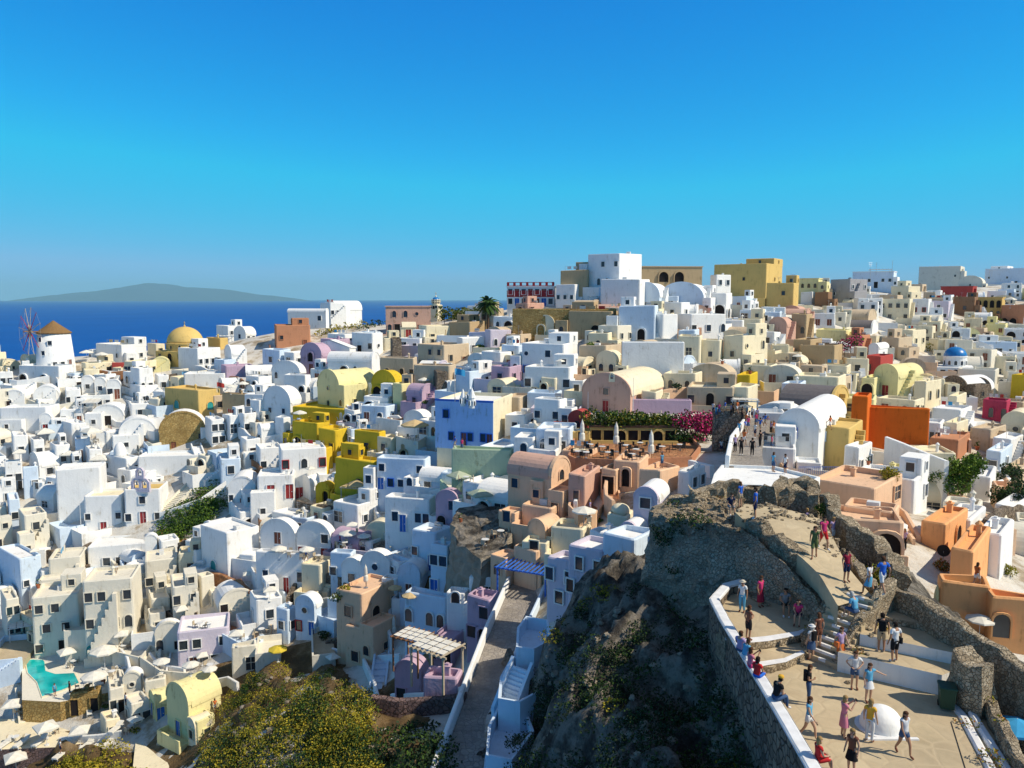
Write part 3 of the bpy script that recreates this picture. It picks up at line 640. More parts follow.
def mk_closed():
    r_ = mk_empty('folded_parasol'); b = MB(); b.tube((0, 0, 0), (0, 0, 3.3), .04); b.build('pole', 'wood', r_)
    b = MB(); b.lathe([(.3, 0), (.3, .1), (.05, .12)], 8); b.build('base', 'metal', r_)
    b = MB(); b.lathe([(.26, .9), (.34, 1.1), (.30, 1.7), (.2, 1.85), (.25, 2.1), (.2, 2.8), (.06, 3.2), (.02, 3.35)], 9); b.build('canopy', 'canvas', r_); return r_
def mk_table():
    r_ = mk_empty('table'); b = MB(); b.lathe([(.42, .71), (.42, .75)], 12); b.build('tabletop', 'frame_white', r_)
    b = MB(); b.tube((0, 0, .03), (0, 0, .71), .03); b.lathe([(.22, 0), (.22, .03)], 8); b.build('pedestal', 'metal', r_); return r_
def mk_chair(mat):
    def f():
        r_ = mk_empty('chair'); b = MB(); b.box(-.23, .23, -.23, .23, .42, .47); b.build('seat', mat, r_)
        b = MB(); b.box(-.23, .23, .19, .24, .471, .92); b.build('backrest', mat, r_)
        for sx in (-1, 1):
            for sy in (-1, 1): b = MB(); b.box(sx * .2 - .02, sx * .2 + .02, sy * .2 - .02, sy * .2 + .02, 0, .419); b.build('leg', 'wood', r_)
        return r_
    return f
def mk_lounger():
    r_ = mk_empty('sun_lounger'); b = MB(); b.box(-.33, .33, -.95, .95, .26, .32); b.build('frame', 'frame_white', r_)
    b = MB(); b.box(-.31, .31, -.93, .35, .322, .42, bev=.03); b.add([(-.31, .36, .322), (.31, .36, .322), (.31, .36, .43), (-.31, .36, .43), (-.31, .95, .62), (.31, .95, .62), (.31, .9, .74), (-.31, .9, .74)], [(0, 1, 2, 3), (4, 7, 6, 5), (3, 2, 6, 7), (0, 4, 5, 1), (0, 3, 7, 4), (1, 5, 6, 2)]); b.build('mattress', 'canvas', r_)
    for sx in (-1, 1):
        for sy in (-1, 1): b = MB(); b.box(sx * .28 - .03, sx * .28 + .03, sy * .8 - .03, sy * .8 + .03, 0, .259); b.build('leg', 'frame_white', r_)
    return r_
def umbrella(px, py, wpx, mat='canvas', desc='white parasol', sides=8):
    P = surf(px, py + 10)
    for _ in range(3):
        z = proj(*P)[2]; P = surf(px, py + 2.35 * F_PX / z * .93)
    z = proj(*P)[2]; sc = min(1.5, max(.6, wpx / F_PX * z / 3.0))
    return spawn(('umb', mat, sides), mk_umbrella(mat, sides), P, random.uniform(0, 1), sc, desc, 'parasol', 'parasols open on the terraces')
def set_table(px, py, n=2, chair='wood_pale'):
    P = surf(px, py); spawn('table', mk_table, P, 0, 1, 'small round white table', 'table', 'small round cafe tables')
    a0 = random.uniform(0, 6)
    for k in range(n):
        a = a0 + k * 2 * math.pi / n
        spawn(('chair', chair), mk_chair(chair), P + Vector((math.cos(a) * .75, math.sin(a) * .75, 0)), a - math.pi / 2, 1, 'chair at a round table', 'chair', 'chairs at the cafe tables')
# ---------------------------------------------------------------- sea, land
b = MB(); n = 96; Rr = [0, 300, 1500, 6000, 20000, 50000]
b.lathe([(r_, 0) for r_ in Rr[1:]], n); b.f = [f for f in b.f if len(f) == 4] ; b.m = [0] * len(b.f)
b.add([(300 * math.cos(2 * math.pi * i / n), 300 * math.sin(2 * math.pi * i / n), 0) for i in range(n)], [tuple(range(n))])
structure(b.build('sea', 'sea', None, merge=True))
def heightmesh(name, mat, X, Y, Z, sm=True):
    ny, nx = X.shape; me = bpy.data.meshes.new(name)
    V = np.stack([X, Y, Z], -1).reshape(-1, 3); idx = np.arange(nx * ny).reshape(ny, nx)
    Fq = np.stack([idx[:-1, :-1], idx[:-1, 1:], idx[1:, 1:], idx[1:, :-1]], -1).reshape(-1, 4); nf = len(Fq)
    me.vertices.add(len(V)); me.vertices.foreach_set('co', V.ravel()); me.loops.add(4 * nf); me.polygons.add(nf)
    me.loops.foreach_set('vertex_index', Fq.ravel()); me.polygons.foreach_set('loop_start', np.arange(0, 4 * nf, 4)); me.update(calc_edges=True)
    me.polygons.foreach_set('use_smooth', [sm] * nf); me.materials.append(M[mat]); return link(name, me)
def fbm(X, Y, sc, seed, oct_=4):
    Z = np.zeros_like(X); a = 1; rg = np.random.default_rng(seed)
    for o in range(oct_):
        for _ in range(5):
            k = rg.normal(size=2); k *= 2 ** o / sc / np.linalg.norm(k) * rg.uniform(.6, 1.4); Z += a * np.sin(X * k[0] * 6.28 + Y * k[1] * 6.28 + rg.uniform(0, 6.28)) / 2.2
        a *= .5
    return Z
Zt = HZ + fbm(QX, QY, 30, 3, 3) * .25 - .25
land = structure(heightmesh('hillside', 'earth', QX, QY, Zt))
# skirts so that the land runs down into the sea all round
# far island on the horizon
def island(cx, cy, wx, wy, h, seed):
    u = np.linspace(-1, 1, 90); X, Y = np.meshgrid(u, u); r_ = np.clip(1 - (X ** 2 + Y ** 2), 0, 1)
    Z = r_ ** .85 * h * (1 + .18 * fbm(X, Y, 1.1, seed, 4)) * (.62 + .4 * np.exp(-((X + .1) / .35) ** 2)) - 40
    o = heightmesh('island', 'hazed_island_rock', X * wx + cx, Y * wy + cy, Z); structure(o)
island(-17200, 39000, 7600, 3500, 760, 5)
# haze
b = MB(); b.box(-50500, 50500, -50500, 50500, -75, 1000)
hz = b.build('haze', [], None); hz['kind'] = 'stuff'; hz['label'] = 'pale sea haze'
m = bpy.data.materials.new('haze'); m.use_nodes = True; t = m.node_tree; t.nodes.remove(t.nodes['Principled BSDF'])
v = nd(t, 'ShaderNodeVolumePrincipled'); v.inputs['Color'].default_value = (.48, .88, 1, 1); v.inputs['Density'].default_value = 2.6e-5; v.inputs['Anisotropy'].default_value = 0
t.links.new(v.outputs[0], t.nodes['Material Output'].inputs['Volume']); hz.data.materials.append(m)
# ---------------------------------------------------------------- the houses, read off the photograph
# xl xc xr yt yb | colour roof yaw | front / side openings | extras
TOWN = """
# far left, around the windmill
0 22 30 361 374 W f -60 - ww
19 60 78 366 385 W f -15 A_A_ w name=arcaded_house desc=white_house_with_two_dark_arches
-30 0 14 372 388 W f -60 w ww
96 122 148 345 365 W f:C -35 d_w ww
112 126 138 353 366 W f -50 w w
147 156 166 344 356 C f -40 - w
178 198 222 349 372 W f -35 - wwww
206 220 229 338 350 O f -40 - -
216 228 243 326 338 W f -40 - wd D=228
234 246 256 327 342 W v -30 w ww D=222
225 232 246 346 367 W v -50 - w
214 226 256 366 387 P f -60 - _a
222 246 252 394 414 T f -20 - -
165 199 222 391 421 O f -35 _t__ _t_ desc=ochre_house_with_teal_windows
205 214 226 396 412 B f -50 - w
147 160 206 414 452 ochrestone c:W -72 - _d__w desc=yellow_stone_house_under_a_curved_roof clutter=0
112 120 157 420 452 W c:W -65 - __ww desc=large_white_barrel-vaulted_house
102 127 141 446 480 W o -35 w_ _w
89 92 124 406 428 W c:W -75 - _D_
80 82 94 376 394 W c -75 - w
92 95 106 378 396 W c -75 - w
104 107 121 380 400 W c -70 - wd
131 140 155 369 400 W f:C -45 w aw
150 152 170 358 372 Y c -70 - -
110 112 127 363 375 D f -70 - w
26 34 60 387 408 W c -65 - w
0 4 26 391 411 W c -70 - aw
28 38 54 400 412 W f:Y -50 - w
76 80 112 396 408 W f:C -75 - wDww
-20 0 48 408 432 W f -78 - -
36 40 52 414 434 W c -72 - r
62 72 88 424 446 W f -45 - D
56 60 84 410 426 W f -70 - w_d
0 14 30 436 462 W f -55 w w
28 34 46 440 462 W f -50 - w
44 56 72 446 468 W f -50 w a
70 76 92 440 462 L f -60 - d_
84 90 104 450 474 W f -55 w A
0 6 24 462 492 W f -60 - ww
18 24 40 468 498 L f -60 w _w
0 10 22 500 530 L f -55 - w
30 40 60 455 478 W v -40 w w
125 131 150 404 420 W f -60 - w
130 140 160 386 404 W f -45 w ww
152 158 170 376 392 W f -60 - w
170 178 196 378 396 C f -50 w D
205 212 226 420 446 W f -55 - ww/ww
222 230 246 416 440 W f -50 - WW
236 244 258 414 438 W f -50 w ww
240 246 262 440 462 W f -55 - D
60 66 82 390 408 W f -60 - w_w
# church terrace above the ravine
83 85 123 497 534 W f:C -80 - w_r_w name=church desc=low_white_church_wing_with_red_door clutter=0
122 125 162 490 526 W f:O -80 - ._w_./w_r_w name=church desc=white_church_with_red_door label= clutter=0
84 88 152 547 576 W f -78 - .wwD_ desc=white_terrace_house_under_the_church clutter=0
140 146 158 536 570 W c -70 - _
12 26 50 516 556 A f -50 - w/w
0 22 45 560 606 L f -40 - w_
46 50 84 560 600 A f -70 - -
26 34 82 598 659 A f -72 w/w/w ww_/_w_w_/w_D_ desc=three-storey_off-white_hotel_beside_the_pool t=0
82 86 137 582 664 A f -76 - ww_w/w_wa/t_D_ desc=tall_off-white_hotel_with_arched_teal_window
140 146 180 562 600 A f -66 - w_D_
144 152 172 600 630 A f -60 - w_D
168 174 200 588 632 A f -64 - w_w/_w_w
196 202 216 578 606 A f -50 w -
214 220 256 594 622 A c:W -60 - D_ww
152 156 183 625 660 A c:W -70 - a_D
173 178 231 634 674 V f -72 - ww_w/_dwDw desc=long_lilac-white_house_with_many_small_windows
225 232 258 648 680 A f -72 - _W
117 124 142 674 706 A c:W -74 - _o_/_D_
140 145 167 682 706 A f -70 - _W
150 156 176 696 722 Y v -50 b bw desc=cream_vaulted_house_with_blue_shutters
102 110 126 690 718 A f -60 - wD
124 132 152 706 730 A f -50 w ww
60 70 100 694 716 ochrestone f:A -78 - D_D name=retaining_wall
100 106 122 722 742 C f -50 - w
168 190 222 690 742 Y v -35 _b_ - desc=large_cream_vaulted_house_with_tall_blue_door
188 196 212 722 748 C v -40 w -
0 8 18 600 640 A f -50 - ww/ww
# left centre, white stack
227 229 256 478 512 W c -80 - w_r_r desc=white_vaulted_house_with_two_red_doors
201 228 262 534 582 W f -40 _/t -/_rr_ desc=white_house_with_teal_arched_window
230 240 262 512 536 W f -60 - A
204 214 232 524 546 W v -40 _ w
256 260 284 449 478 W f -65 - w_w
256 258 295 476 522 W f -78 - _r_r/____ desc=white_house_with_arched_red_shutters
275 282 328 450 502 W f -70 - R_a_R/_r_A desc=white_house_with_red_window_shutters_above_an_arch
264 291 302 388 426 W v -25 ww _w desc=small_white_vaulted_house_with_two_square_windows
275 284 292 418 446 W f -40 - w
258 262 276 425 450 W v -50 w -
261 296 298 522 560 W v -15 _d_/_r_ - desc=white_vaulted_house_with_round_gable
297 331 334 524 560 W v -12 __w/r_r - desc=white_round-gabled_house_with_red_doors
256 304 309 555 596 W f -10 _w__r_w - desc=long_white_house_with_curved_roofline
330 352 354 554 588 L f -15 w_D -
342 362 364 560 592 W v -15 w -
361 390 392 554 590 W v -15 _o_/_w_ -
276 288 296 610 640 L f -30 w w
296 315 317 598 636 L v -20 _o_/R_b desc=white_house_with_red_awnings
# far ridge, centre
288 326 328 309 324 W c -14 __w - D=218
320 330 346 303 320 W f -60 _ www D=224
333 336 362 301 318 W v -20 w - D=228
270 276 311 325 348 R f:T -70 - w_d
384 386 431 306 334 K p -84 - _a_a_o__/aDwdd_ desc=pink_neoclassical_mansion_with_arched_openings
400 401 416 323 338 C g -80 - r
380 384 402 338 350 C f -70 - -
418 426 452 326 346 C f -60 - w_
448 470 490 322 338 T f -30 - -
456 462 486 338 358 W f -60 - ww_
484 490 512 330 352 V f -60 - a_
352 373 384 333 357 W f -25 _D_w o desc=white_stepped_house
310 350 356 341 366 W g -20 _D_ -
328 372 380 353 378 W c -15 _Aa_ -
301 322 336 344 374 P v -25 _A_/_d_ w desc=lilac_pink_arched_house
272 300 306 362 384 W v -20 a_a -
262 280 292 350 368 L f -30 w a
284 306 312 375 400 W f -20 w_A -
417 444 470 345 370 B f -35 _ww/wBB wd desc=beige_house_with_blue_shutters
380 414 418 358 384 B f -12 _aq_a_w -
413 450 457 366 390 B f -15 __a_ -
318 340 378 372 414 Y v -35 _o_/_a_ ._o__/awwD_ desc=pale_yellow_vaulted_house_with_arched_windows
372 396 404 372 400 M v -30 A_ w
392 402 412 384 408 Y f -35 - -
436 493 514 402 449 C f:W -18 _w______/__w_dw_wd - name=house desc=blue-fronted_bar_with_white_roof fr=blue_paint front=U clutter=0
# centre: mustard complex and blue slope
292 345 388 409 428 M f -20 - - desc=mustard_yellow_back_wall_house clutter=0
292 318 331 424 452 M f -30 A_ w
318 336 352 430 462 M f -30 _w w
354 380 387 432 460 M f -25 _w_ w
334 348 354 476 506 M f -25 w -
316 330 335 484 504 M v -20 _A -
335 374 386 462 502 M f -26 __w_ -
340 362 372 448 470 M f -28 D_ w
292 326 334 448 476 M f -26 ___ -
376 426 432 460 492 L f -14 w__w/bBwDb - desc=pale_blue_house_with_row_of_blue_doors
368 383 386 472 496 W f -15 _b -
384 430 437 500 534 W f -14 _wb_ww - desc=white_lower_house_with_blue_door
436 458 461 492 530 P v -15 _w/q_ -
400 410 418 446 462 T f -30 A -
404 424 432 412 430 W v -25 - w
440 462 468 474 494 L f -20 - -
411 436 453 534 572 L f -30 w_b ww
430 448 453 546 600 L f -25 ww/b_ -
398 420 428 566 600 L v -15 _d_ -
404 446 455 600 640 L f -25 a_aa w
336 363 398 595 664 E f -32 w/_ _q_w/ww desc=peach_cubic_house_with_flat_roof
345 366 376 630 668 E f -30 _/w -
466 490 502 600 646 P f -28 _w/wA - desc=lilac_house_beside_the_street
452 470 478 600 620 P f -25 - -
395 421 426 664 705 P v -18 _/w_ -
422 458 463 682 705 P f -12 _ -
430 452 470 640 668 P f -25 w_q -
# right of centre, under the restaurant
508 551 570 461 520 E c:K -35 w__/_w_ _a_/_a_/_w_ desc=pink_vaulted_house fr=E
520 552 570 508 530 E f -30 - -
560 590 601 452 480 E f:C -25 w__w w desc=peach_house_under_the_restaurant
567 585 601 476 512 K f -25 _w_ -
612 640 652 462 488 E f -22 _A_ -
637 660 681 472 500 E f -40 -  __
600 616 630 470 495 E f -30 D -
633 657 668 490 530 V v -25 w/_ - desc=grey-white_vaulted_house
606 628 634 508 530 C o -20 - -
545 574 592 564 612 V f:W -38 w_w/_w_ w fnd=7 clutter=0
566 602 624 552 606 V f:W -38 _w_w/w___ w fnd=7 clutter=0
600 634 657 541 598 L f:W -38 w__w _w/w_ fnd=7 clutter=0
588 602 612 536 554 W f -38 w -
622 636 646 528 546 V v -30 w -
512 536 558 552 590 E f:C -40 - A
528 545 560 522 566 E v -35 - _
476 500 512 538 572 R f -30 _A - desc=terracotta_ruin_house
600 612 626 536 556 W f -35 - _w
679 690 706 472 492 W f -40 - ww
# hill top, centre
507 554 557 286 306 W p -6 wdwdwdw/wbwbwbw - desc=red_and_white_banded_hotel
555 575 587 284 308 W f -20 www w
587 619 642 253 290 W f -28 ._w.w/_aaw - desc=tall_white_house_on_the_hilltop D=188
560 588 592 270 288 T f -10 - - D=192
636 640 702 266 282 T p -60 - _AA_ D=205
600 640 650 279 296 W f -12 - - D=178
598 626 632 288 308 L f -12 _dw_d -
631 659 668 283 312 L v:W -14 _D_ - desc=white_vaulted_house_with_tall_dark_door
659 703 712 283 316 L v:W -12 _a_D desc=white_vaulted_villa_with_arched_window
700 726 732 293 318 W f -30 AA Aa
709 716 731 275 300 W f -60 - ww/__
568 612 618 311 338 T f -12 __A_ -
537 554 560 316 338 C v:C -18 A_ -
618 655 658 306 344 L f -8 __A_ - desc=white_house_with_large_dark_arch
657 662 678 314 345 W f -60 w/w -
676 690 726 314 340 W f -60 - w_w_a
677 700 702 336 366 C f -10 _W_ -
700 720 723 340 366 C f -10 _w_ -
722 742 766 336 370 C f -40 _w_ o_a/_w_
621 684 688 342 384 W f -8 ____/____ - desc=plain_white_retaining_house_wall clutter=0
688 730 736 366 392 B v -12 _ - desc=beige_domed_vault_house
686 734 736 388 410 B f:C -10 w_q_w -
735 750 758 375 395 M f -20 - -
728 748 758 388 412 C f -25 w -
582 630 665 376 414 K v:C -30 _w_/_r_ _w desc=pink_chapel_with_red_door name=chapel
578 606 622 346 374 B f -20 w_ -
596 616 622 352 378 C v -20 aa -
521 564 578 344 378 W f -20 o_w_/Bwww -
524 570 578 368 396 W f -16 w_dw_w -
533 560 568 400 428 W f -25 w_w w
500 520 534 398 420 B f -20 - -
568 586 591 412 436 D v -20 a -
640 656 664 392 412 C f -30 w -
540 556 568 378 398 C f -20 A_ -
725 748 768 345 366 C f -40 w ww
# right: ochre hotel and the far quarter
713 766 782 263 292 O f -10 ___w__ w D=235 desc=ochre_hotel_on_the_skyline
740 760 772 264 286 O f -20 - - D=240
765 793 798 283 318 O f -12 __w_/__w_ - D=205
793 818 822 278 292 Y p -8 aaaa - D=260
829 849 867 279 306 H f -35 w_ www/www desc=tall_grey_and_white_block
814 828 832 292 308 N f -20 - -
852 893 896 271 288 L p -8 wDwDww - D=330
800 812 820 292 304 W f -20 - w
878 909 912 299 322 C f -10 wwww/_w_w -
890 908 920 286 300 C f -20 w w
910 928 931 299 319 W f -10 RR -
928 948 952 301 320 V f -10 _w_/www -
940 972 976 286 302 D p -8 ____ -
948 974 977 297 317 N f -8 w_w_ -
975 1001 1004 297 318 O p -6 qqqq/aaaa - desc=ochre_colonnaded_house
1000 1026 1034 305 326 R f -8 AA_ -
918 960 964 266 284 A f -8 ___w D=430
984 1030 1040 268 285 L f -8 w_wDw D=420
958 982 985 276 290 A v -10 w - D=390
866 884 890 280 296 A f -12 w - D=340
898 922 926 284 298 B f -12 ww - D=360
790 806 812 314 344 T f -30 _a - 
768 786 794 318 344 K v -30 w -
792 810 822 340 362 T f -30 - A
798 834 842 346 372 T f -20 - - 
840 868 876 310 324 B c -20 - -
815 846 852 330 346 Y f -14 - -
837 872 878 321 334 W c:roof_grey -12 - -
846 862 870 336 356 R f -25 _w_ w
868 878 888 344 362 W v -40 - w
864 880 893 356 378 D f -30 w_ -
873 897 922 366 400 Y v -40 _r_ _w desc=cream_vaulted_house_with_red_door
880 898 912 338 358 B f -30 w w
900 912 926 330 350 C f -35 w ww
860 874 884 378 396 Y f -30 A w
912 925 941 382 408 C f -35 - aa
940 966 992 378 402 wallstone v:W -6 _A - desc=grey_stone_double-arched_house
965 990 993 379 402 wallstone v:W -5 A_ -
1009 1030 1040 376 404 M f -20 - -
981 1006 1010 401 424 Z f -12 _a_a - desc=crimson_house
856 912 918 382 402 W c -14 - - desc=long_white_house_with_rounded_roof
1000 1030 1036 414 440 C v -20 o -
946 956 966 396 420 C f -30 - ww
930 960 972 410 430 W f -25 - w_w
942 956 968 424 446 C f -35 _ w
968 990 1006 430 452 B f -35 - ww
990 1010 1024 440 466 W f -30 - w
# around the orange block
778 830 848 390 432 O c:roof_grey -30 - _a_/_a_ desc=ochre_house_with_dark_grey_vault_roof
849 866 870 396 450 I f -30 - - clutter=0
861 928 942 409 460 I f -16 __D_ - desc=bright_orange_block name=house clutter=0
776 817 844 412 474 W v -32 _B__/_b__ ww/__ name=chapel desc=white_vaulted_chapel_with_blue_door fr=L
840 848 862 428 474 O f -30 - _/a
842 858 872 448 480 W f -40 - w_w
780 800 806 384 406 L f -10 - -
904 914 928 480 512 W f -40 w _w
870 884 892 478 498 C f -25 _A -
888 898 908 472 498 Y f -40 - -
928 958 970 440 458 R f -20 - -
900 940 944 424 446 W f -14 _b_w_ww -
856 874 903 488 516 E f -40 - _W
918 945 968 526 556 Q f -30 - _q_
953 972 990 552 594 Q f -35 - -
973 1000 1013 536 578 W f -25 - _
940 970 986 520 545 W f -30 - w
958 990 996 478 500 W f -20 w_ -
984 1000 1012 452 476 L f -30 w w
938 990 1000 586 630 Q f:C -20 - - clutter=0 fnd=6
988 1036 1050 602 650 Q f -16 a_ - fnd=6 clutter=0
992 1012 1030 508 530 W f -30 w w
1000 1020 1036 470 492 B f -25 w w
"""
def run_town():
    for ln in TOWN.strip().splitlines():
        if ln.startswith('#') or not ln.strip(): continue
        f = ln.split(); a = [float(v) for v in f[:5]]; col, roof, yaw = f[5], f[6], float(f[7]); pats = []; kw = {}
        for q in f[8:]:
            if '=' in q:
                k, v = q.split('=', 1)
                if k in ('desc', 'label'): v = v.replace('_', ' ') or None
                elif k in ('D', 't', 'ts', 'd', 'big', 'fnd'): v = float(v)
                elif k == 'clutter': v = False
                kw[k] = v
            else: pats.append(q)
        pats += ['-', '-']
        house(*a, col, roof, yaw, pats[0].replace('-', ''), pats[1].replace('-', ''), **kw)
run_town()
# bands and balustrade on the red and white hotel
def near_house(word): return next(h for h in HOUSES if TH and any(t_['o'] is h['root'] and word in (t_['desc'] or '') for t_ in TH))
hh = near_house('banded hotel'); b = MB(); w, d, h = hh['w'], hh['d'], hh['h']
b.box(-w/2-.03, w/2+.03, -d/2-.05, -d/2-.003, h*.45, h*.78); b.build('red_band', 'red_paint', hh['root'])
b = MB(); b.box(-w/2, w/2, -d/2, -d/2+.2, h+.002, h+.15); b.box(-w/2, w/2, -d/2, -d/2+.2, h+.85, h+1.0)
for k in range(8): x = -w/2+.25+(w-.5)*k/7; b.box(x-.3, x+.3, -d/2-.02, -d/2+.22, h+.152, h+.848)
b.build('balustrade', 'red_paint', hh['root'])
# ---------------------------------------------------------------- windmill, churches, belfries, palm
P = G(56, 367); z_ = proj(*P)[2]; k = z_ / F_PX
root = thing('windmill', 'windmill', P, 0, label='white round windmill with thatched cone roof and bare wooden sails, by the sea')
Hh = 34 * k; r0, r1 = 17.5 * k, 14.5 * k
b = MB(); b.lathe([(r0 * 1.05, -4), (r0, 0), (r1, Hh)], 28); b.build('tower', 'W', root, smooth=True)
b = MB(); b.lathe([(r1 * 1.08, Hh - .1), (r1 * 1.1, Hh + .12), (r1 * .55, Hh + 6.5 * k), (.05, Hh + 12.5 * k)], 24); b.build('cap', 'thatch', root)
for a, zz, kd in ((-62, .5, 'w'), (-40, .5, 'w'), (-98, 3.2, 'w'), (-75, 5.6, 'w'), (-112, 6.4, 'w'), (-15, .05, 'd')):
    rr = r0 + (r1 - r0) * zz / Hh - .02; nm, w, h, f, pane = KIND[kd]
    link(nm, opening_mesh(kd, w * .9, h * .9, 'W', pane), root, (rr * math.cos(R(a)), rr * math.sin(R(a)), zz), R(a + 90))
ax = Vector((-.58, -.81, .04)).normalized(); hub = Vector((0, 0, Hh + .3)) + ax * (r1 + 1.9)
b = MB(); b.tube(Vector((0, 0, Hh + .3)), hub + ax * 1.4, .16, .12, 8); b.build('axle', 'wood', root)
u = ax.orthogonal().normalized(); v = ax.cross(u); Ls = 24 * k
for i in range(12):
    a = 2 * math.pi * i / 12 + .2; d_ = u * math.cos(a) + v * math.sin(a); d2 = u * math.cos(a + math.pi / 6) + v * math.sin(a + math.pi / 6)
    b = MB(); b.tube(hub, hub + d_ * Ls, .09, .06, 5); b.tube(hub + d_ * Ls * .96, hub + d2 * Ls * .96, .02, .02, 4); b.tube(hub + d_ * Ls, hub + ax * 1.4, .02, .02, 4)
    b.lathe([(.14, 0), (.14, Ls * .28)], 5, 0, Matrix.Translation(hub) @ d_.to_track_quat('Z', 'Y').to_matrix().to_4x4()); b.build('sail_pole', 'red_paint' if i % 3 == 0 else 'wood_pale', root)

def dome_church(pb, wpx, hb, hd, col, dcol, label, desc, cupola=False, body=None, drum=1.0, D=None):
    P = G(*pb, D); k = proj(*P)[2] / F_PX; r_ = wpx / 2 * k
    root = thing('domed_church', 'church', P, R(-25), label=label); s = (body or 1.12) * r_
    b = MB(); b.box(-s, s, -s, s, -4, hb * k * .72, bev=.12); b.build('wall', col, root)
    b = MB(); b.lathe([(r_, hb * k * .72 - .2), (r_, hb * k + drum), (r_ * 1.06, hb * k + drum + .05), (r_ * 1.06, hb * k + drum + .25), (r_, hb * k + drum + .3)], 20); b.build('drum', col, root)
    zb = hb * k + drum + .25; b = MB(); b.lathe([(r_ * .98 * math.cos(a), zb + hd * k * math.sin(a)) for a in [R(x) for x in range(0, 90, 9)]] + [(.03, zb + hd * k)], 24); b.build('dome', dcol, root, smooth=True)
    b = MB(); zt = zb + hd * k; b.lathe([(.25, zt - .1), (.25, zt + .25), (.05, zt + .4)], 8); b.box(-.05, .05, -.05, .05, zt + .4, zt + 1.3); b.box(-.3, .3, -.045, .045, zt + .85, zt + .95); b.build('cross', col, root)
    for i in range(6):
        a = R(-150 + i * 30); link('window', opening_mesh('a', .6, 1.0, col, 'glass'), root, ((r_ - .01) * math.cos(a), (r_ - .01) * math.sin(a), hb * k * .72 + .35), a + math.pi / 2)
    for rot, o in ((0, Vector((0, -s, 0))), (R(90), Vector((s, 0, 0)))): facade(root, 'wqw', 2 * s, hb * k * .7, col, o, rot)
    FOOT.append((P.x, P.y, s * 1.4, 2 * s, 2 * s, 0)); return root
dome_church((186, 360), 35, 14, 16, 'O', 'O', 'ochre church with a big round ochre dome, above the town by the sea', '', drum=.6)
dome_church((954, 376), 21, 14, 9, 'W', 'dome_blue', 'white church with a bright blue dome and a round drum', '', body=1.6, drum=1.2)
dome_church((436, 309), 8, 6, 4, 'C', 'dome_blue', 'tiny cream chapel with a small blue dome beside the pink mansion', '', drum=.3)
# octagonal white lantern church
P = G(824, 395); root = thing('chapel', 'church', P, 0, label='white chapel with an octagonal pointed lantern, behind the grey vaulted roof'); k = proj(*P)[2] / F_PX
b = MB(); b.box(-2.6, 2.6, -2.6, 2.6, -4, 1.6, bev=.1); b.build('wall', 'W', root)
b = MB(); b.lathe([(9 * k, 1.5), (9 * k, 12 * k), (9.8 * k, 12.2 * k), (2 * k, 20 * k), (.1, 24 * k)], 8); b.build('lantern', 'W', root)
for i in range(8):
    a = R(i * 45 + 22.5); link('window', opening_mesh('a', .5, 1.2, 'W', 'blue_paint'), root, (9 * k * math.cos(R(22.5)) * math.cos(a), 9 * k * math.cos(R(22.5)) * math.sin(a), 1.9), a + math.pi / 2)
def belfry(px, py, wpx, bells=2, mat='W', label=None, desc='white bell gable with hanging bells', tiers=2, rot=None, P=None, lift=0):
    P = P or surf(px, py); k = proj(*P)[2] / F_PX; w = wpx * k; root = thing('bell_gable', 'bell gable', P, R(-15) if rot is None else rot, label=label, desc=desc)
    def tier(z0, w, h, n):
        b = MB(); pw = w / (n * 3 + 1); b.box(-w / 2, w / 2, -.25, .25, z0 - .3, z0 + h * .15); xs = []
        for i in range(n + 1): x = -w / 2 + i * 3 * pw; b.box(x, x + pw, -.22, .22, z0 + h * .15, z0 + h * .7)
        for i in range(n):
            cx = -w / 2 + pw * (i * 3 + 2); xs.append(cx); m_ = 8; ro = 1.5 * pw + .08; ri = pw
            ar = [(cx - ri * math.cos(math.pi * j / m_), z0 + h * .6 + ri * math.sin(math.pi * j / m_)) for j in range(m_ + 1)]; ao = [(cx - ro * math.cos(math.pi * j / m_), z0 + h * .62 + ro * math.sin(math.pi * j / m_)) for j in range(m_ + 1)]
            b.add([(x, y, z) for y in (-.2, .2) for x, z in ar + ao], [(j, j + 1, m_ + 2 + j, m_ + 1 + j) for j in range(m_)] + [(2 * m_ + 2 + m_ + 1 + j, 2 * m_ + 2 + m_ + 2 + j, 2 * m_ + 2 + j + 1, 2 * m_ + 2 + j) for j in range(m_)] + [(m_ + 1 + j, m_ + 2 + j, 3 * m_ + 4 + j, 3 * m_ + 3 + j) for j in range(m_)] + [(2 * m_ + 2 + j, 2 * m_ + 3 + j, j + 1, j) for j in range(m_)])
        b.build('arches', mat, root)
        for cx in xs:
            b = MB(); b.lathe([(.02, .5), (.1, .45), (.14, .2), (.22, 0)], 8, 0, Matrix.Translation((cx, 0, z0 + h * .42))); b.build('bell', 'metal', root)
    h1 = w * (.62 if bells > 1 else 1.2); tier(0, w, h1, bells)
    if tiers > 1: tier(h1 * 1.05, w * .45, h1 * .8, 1)
    return root
PALM = []
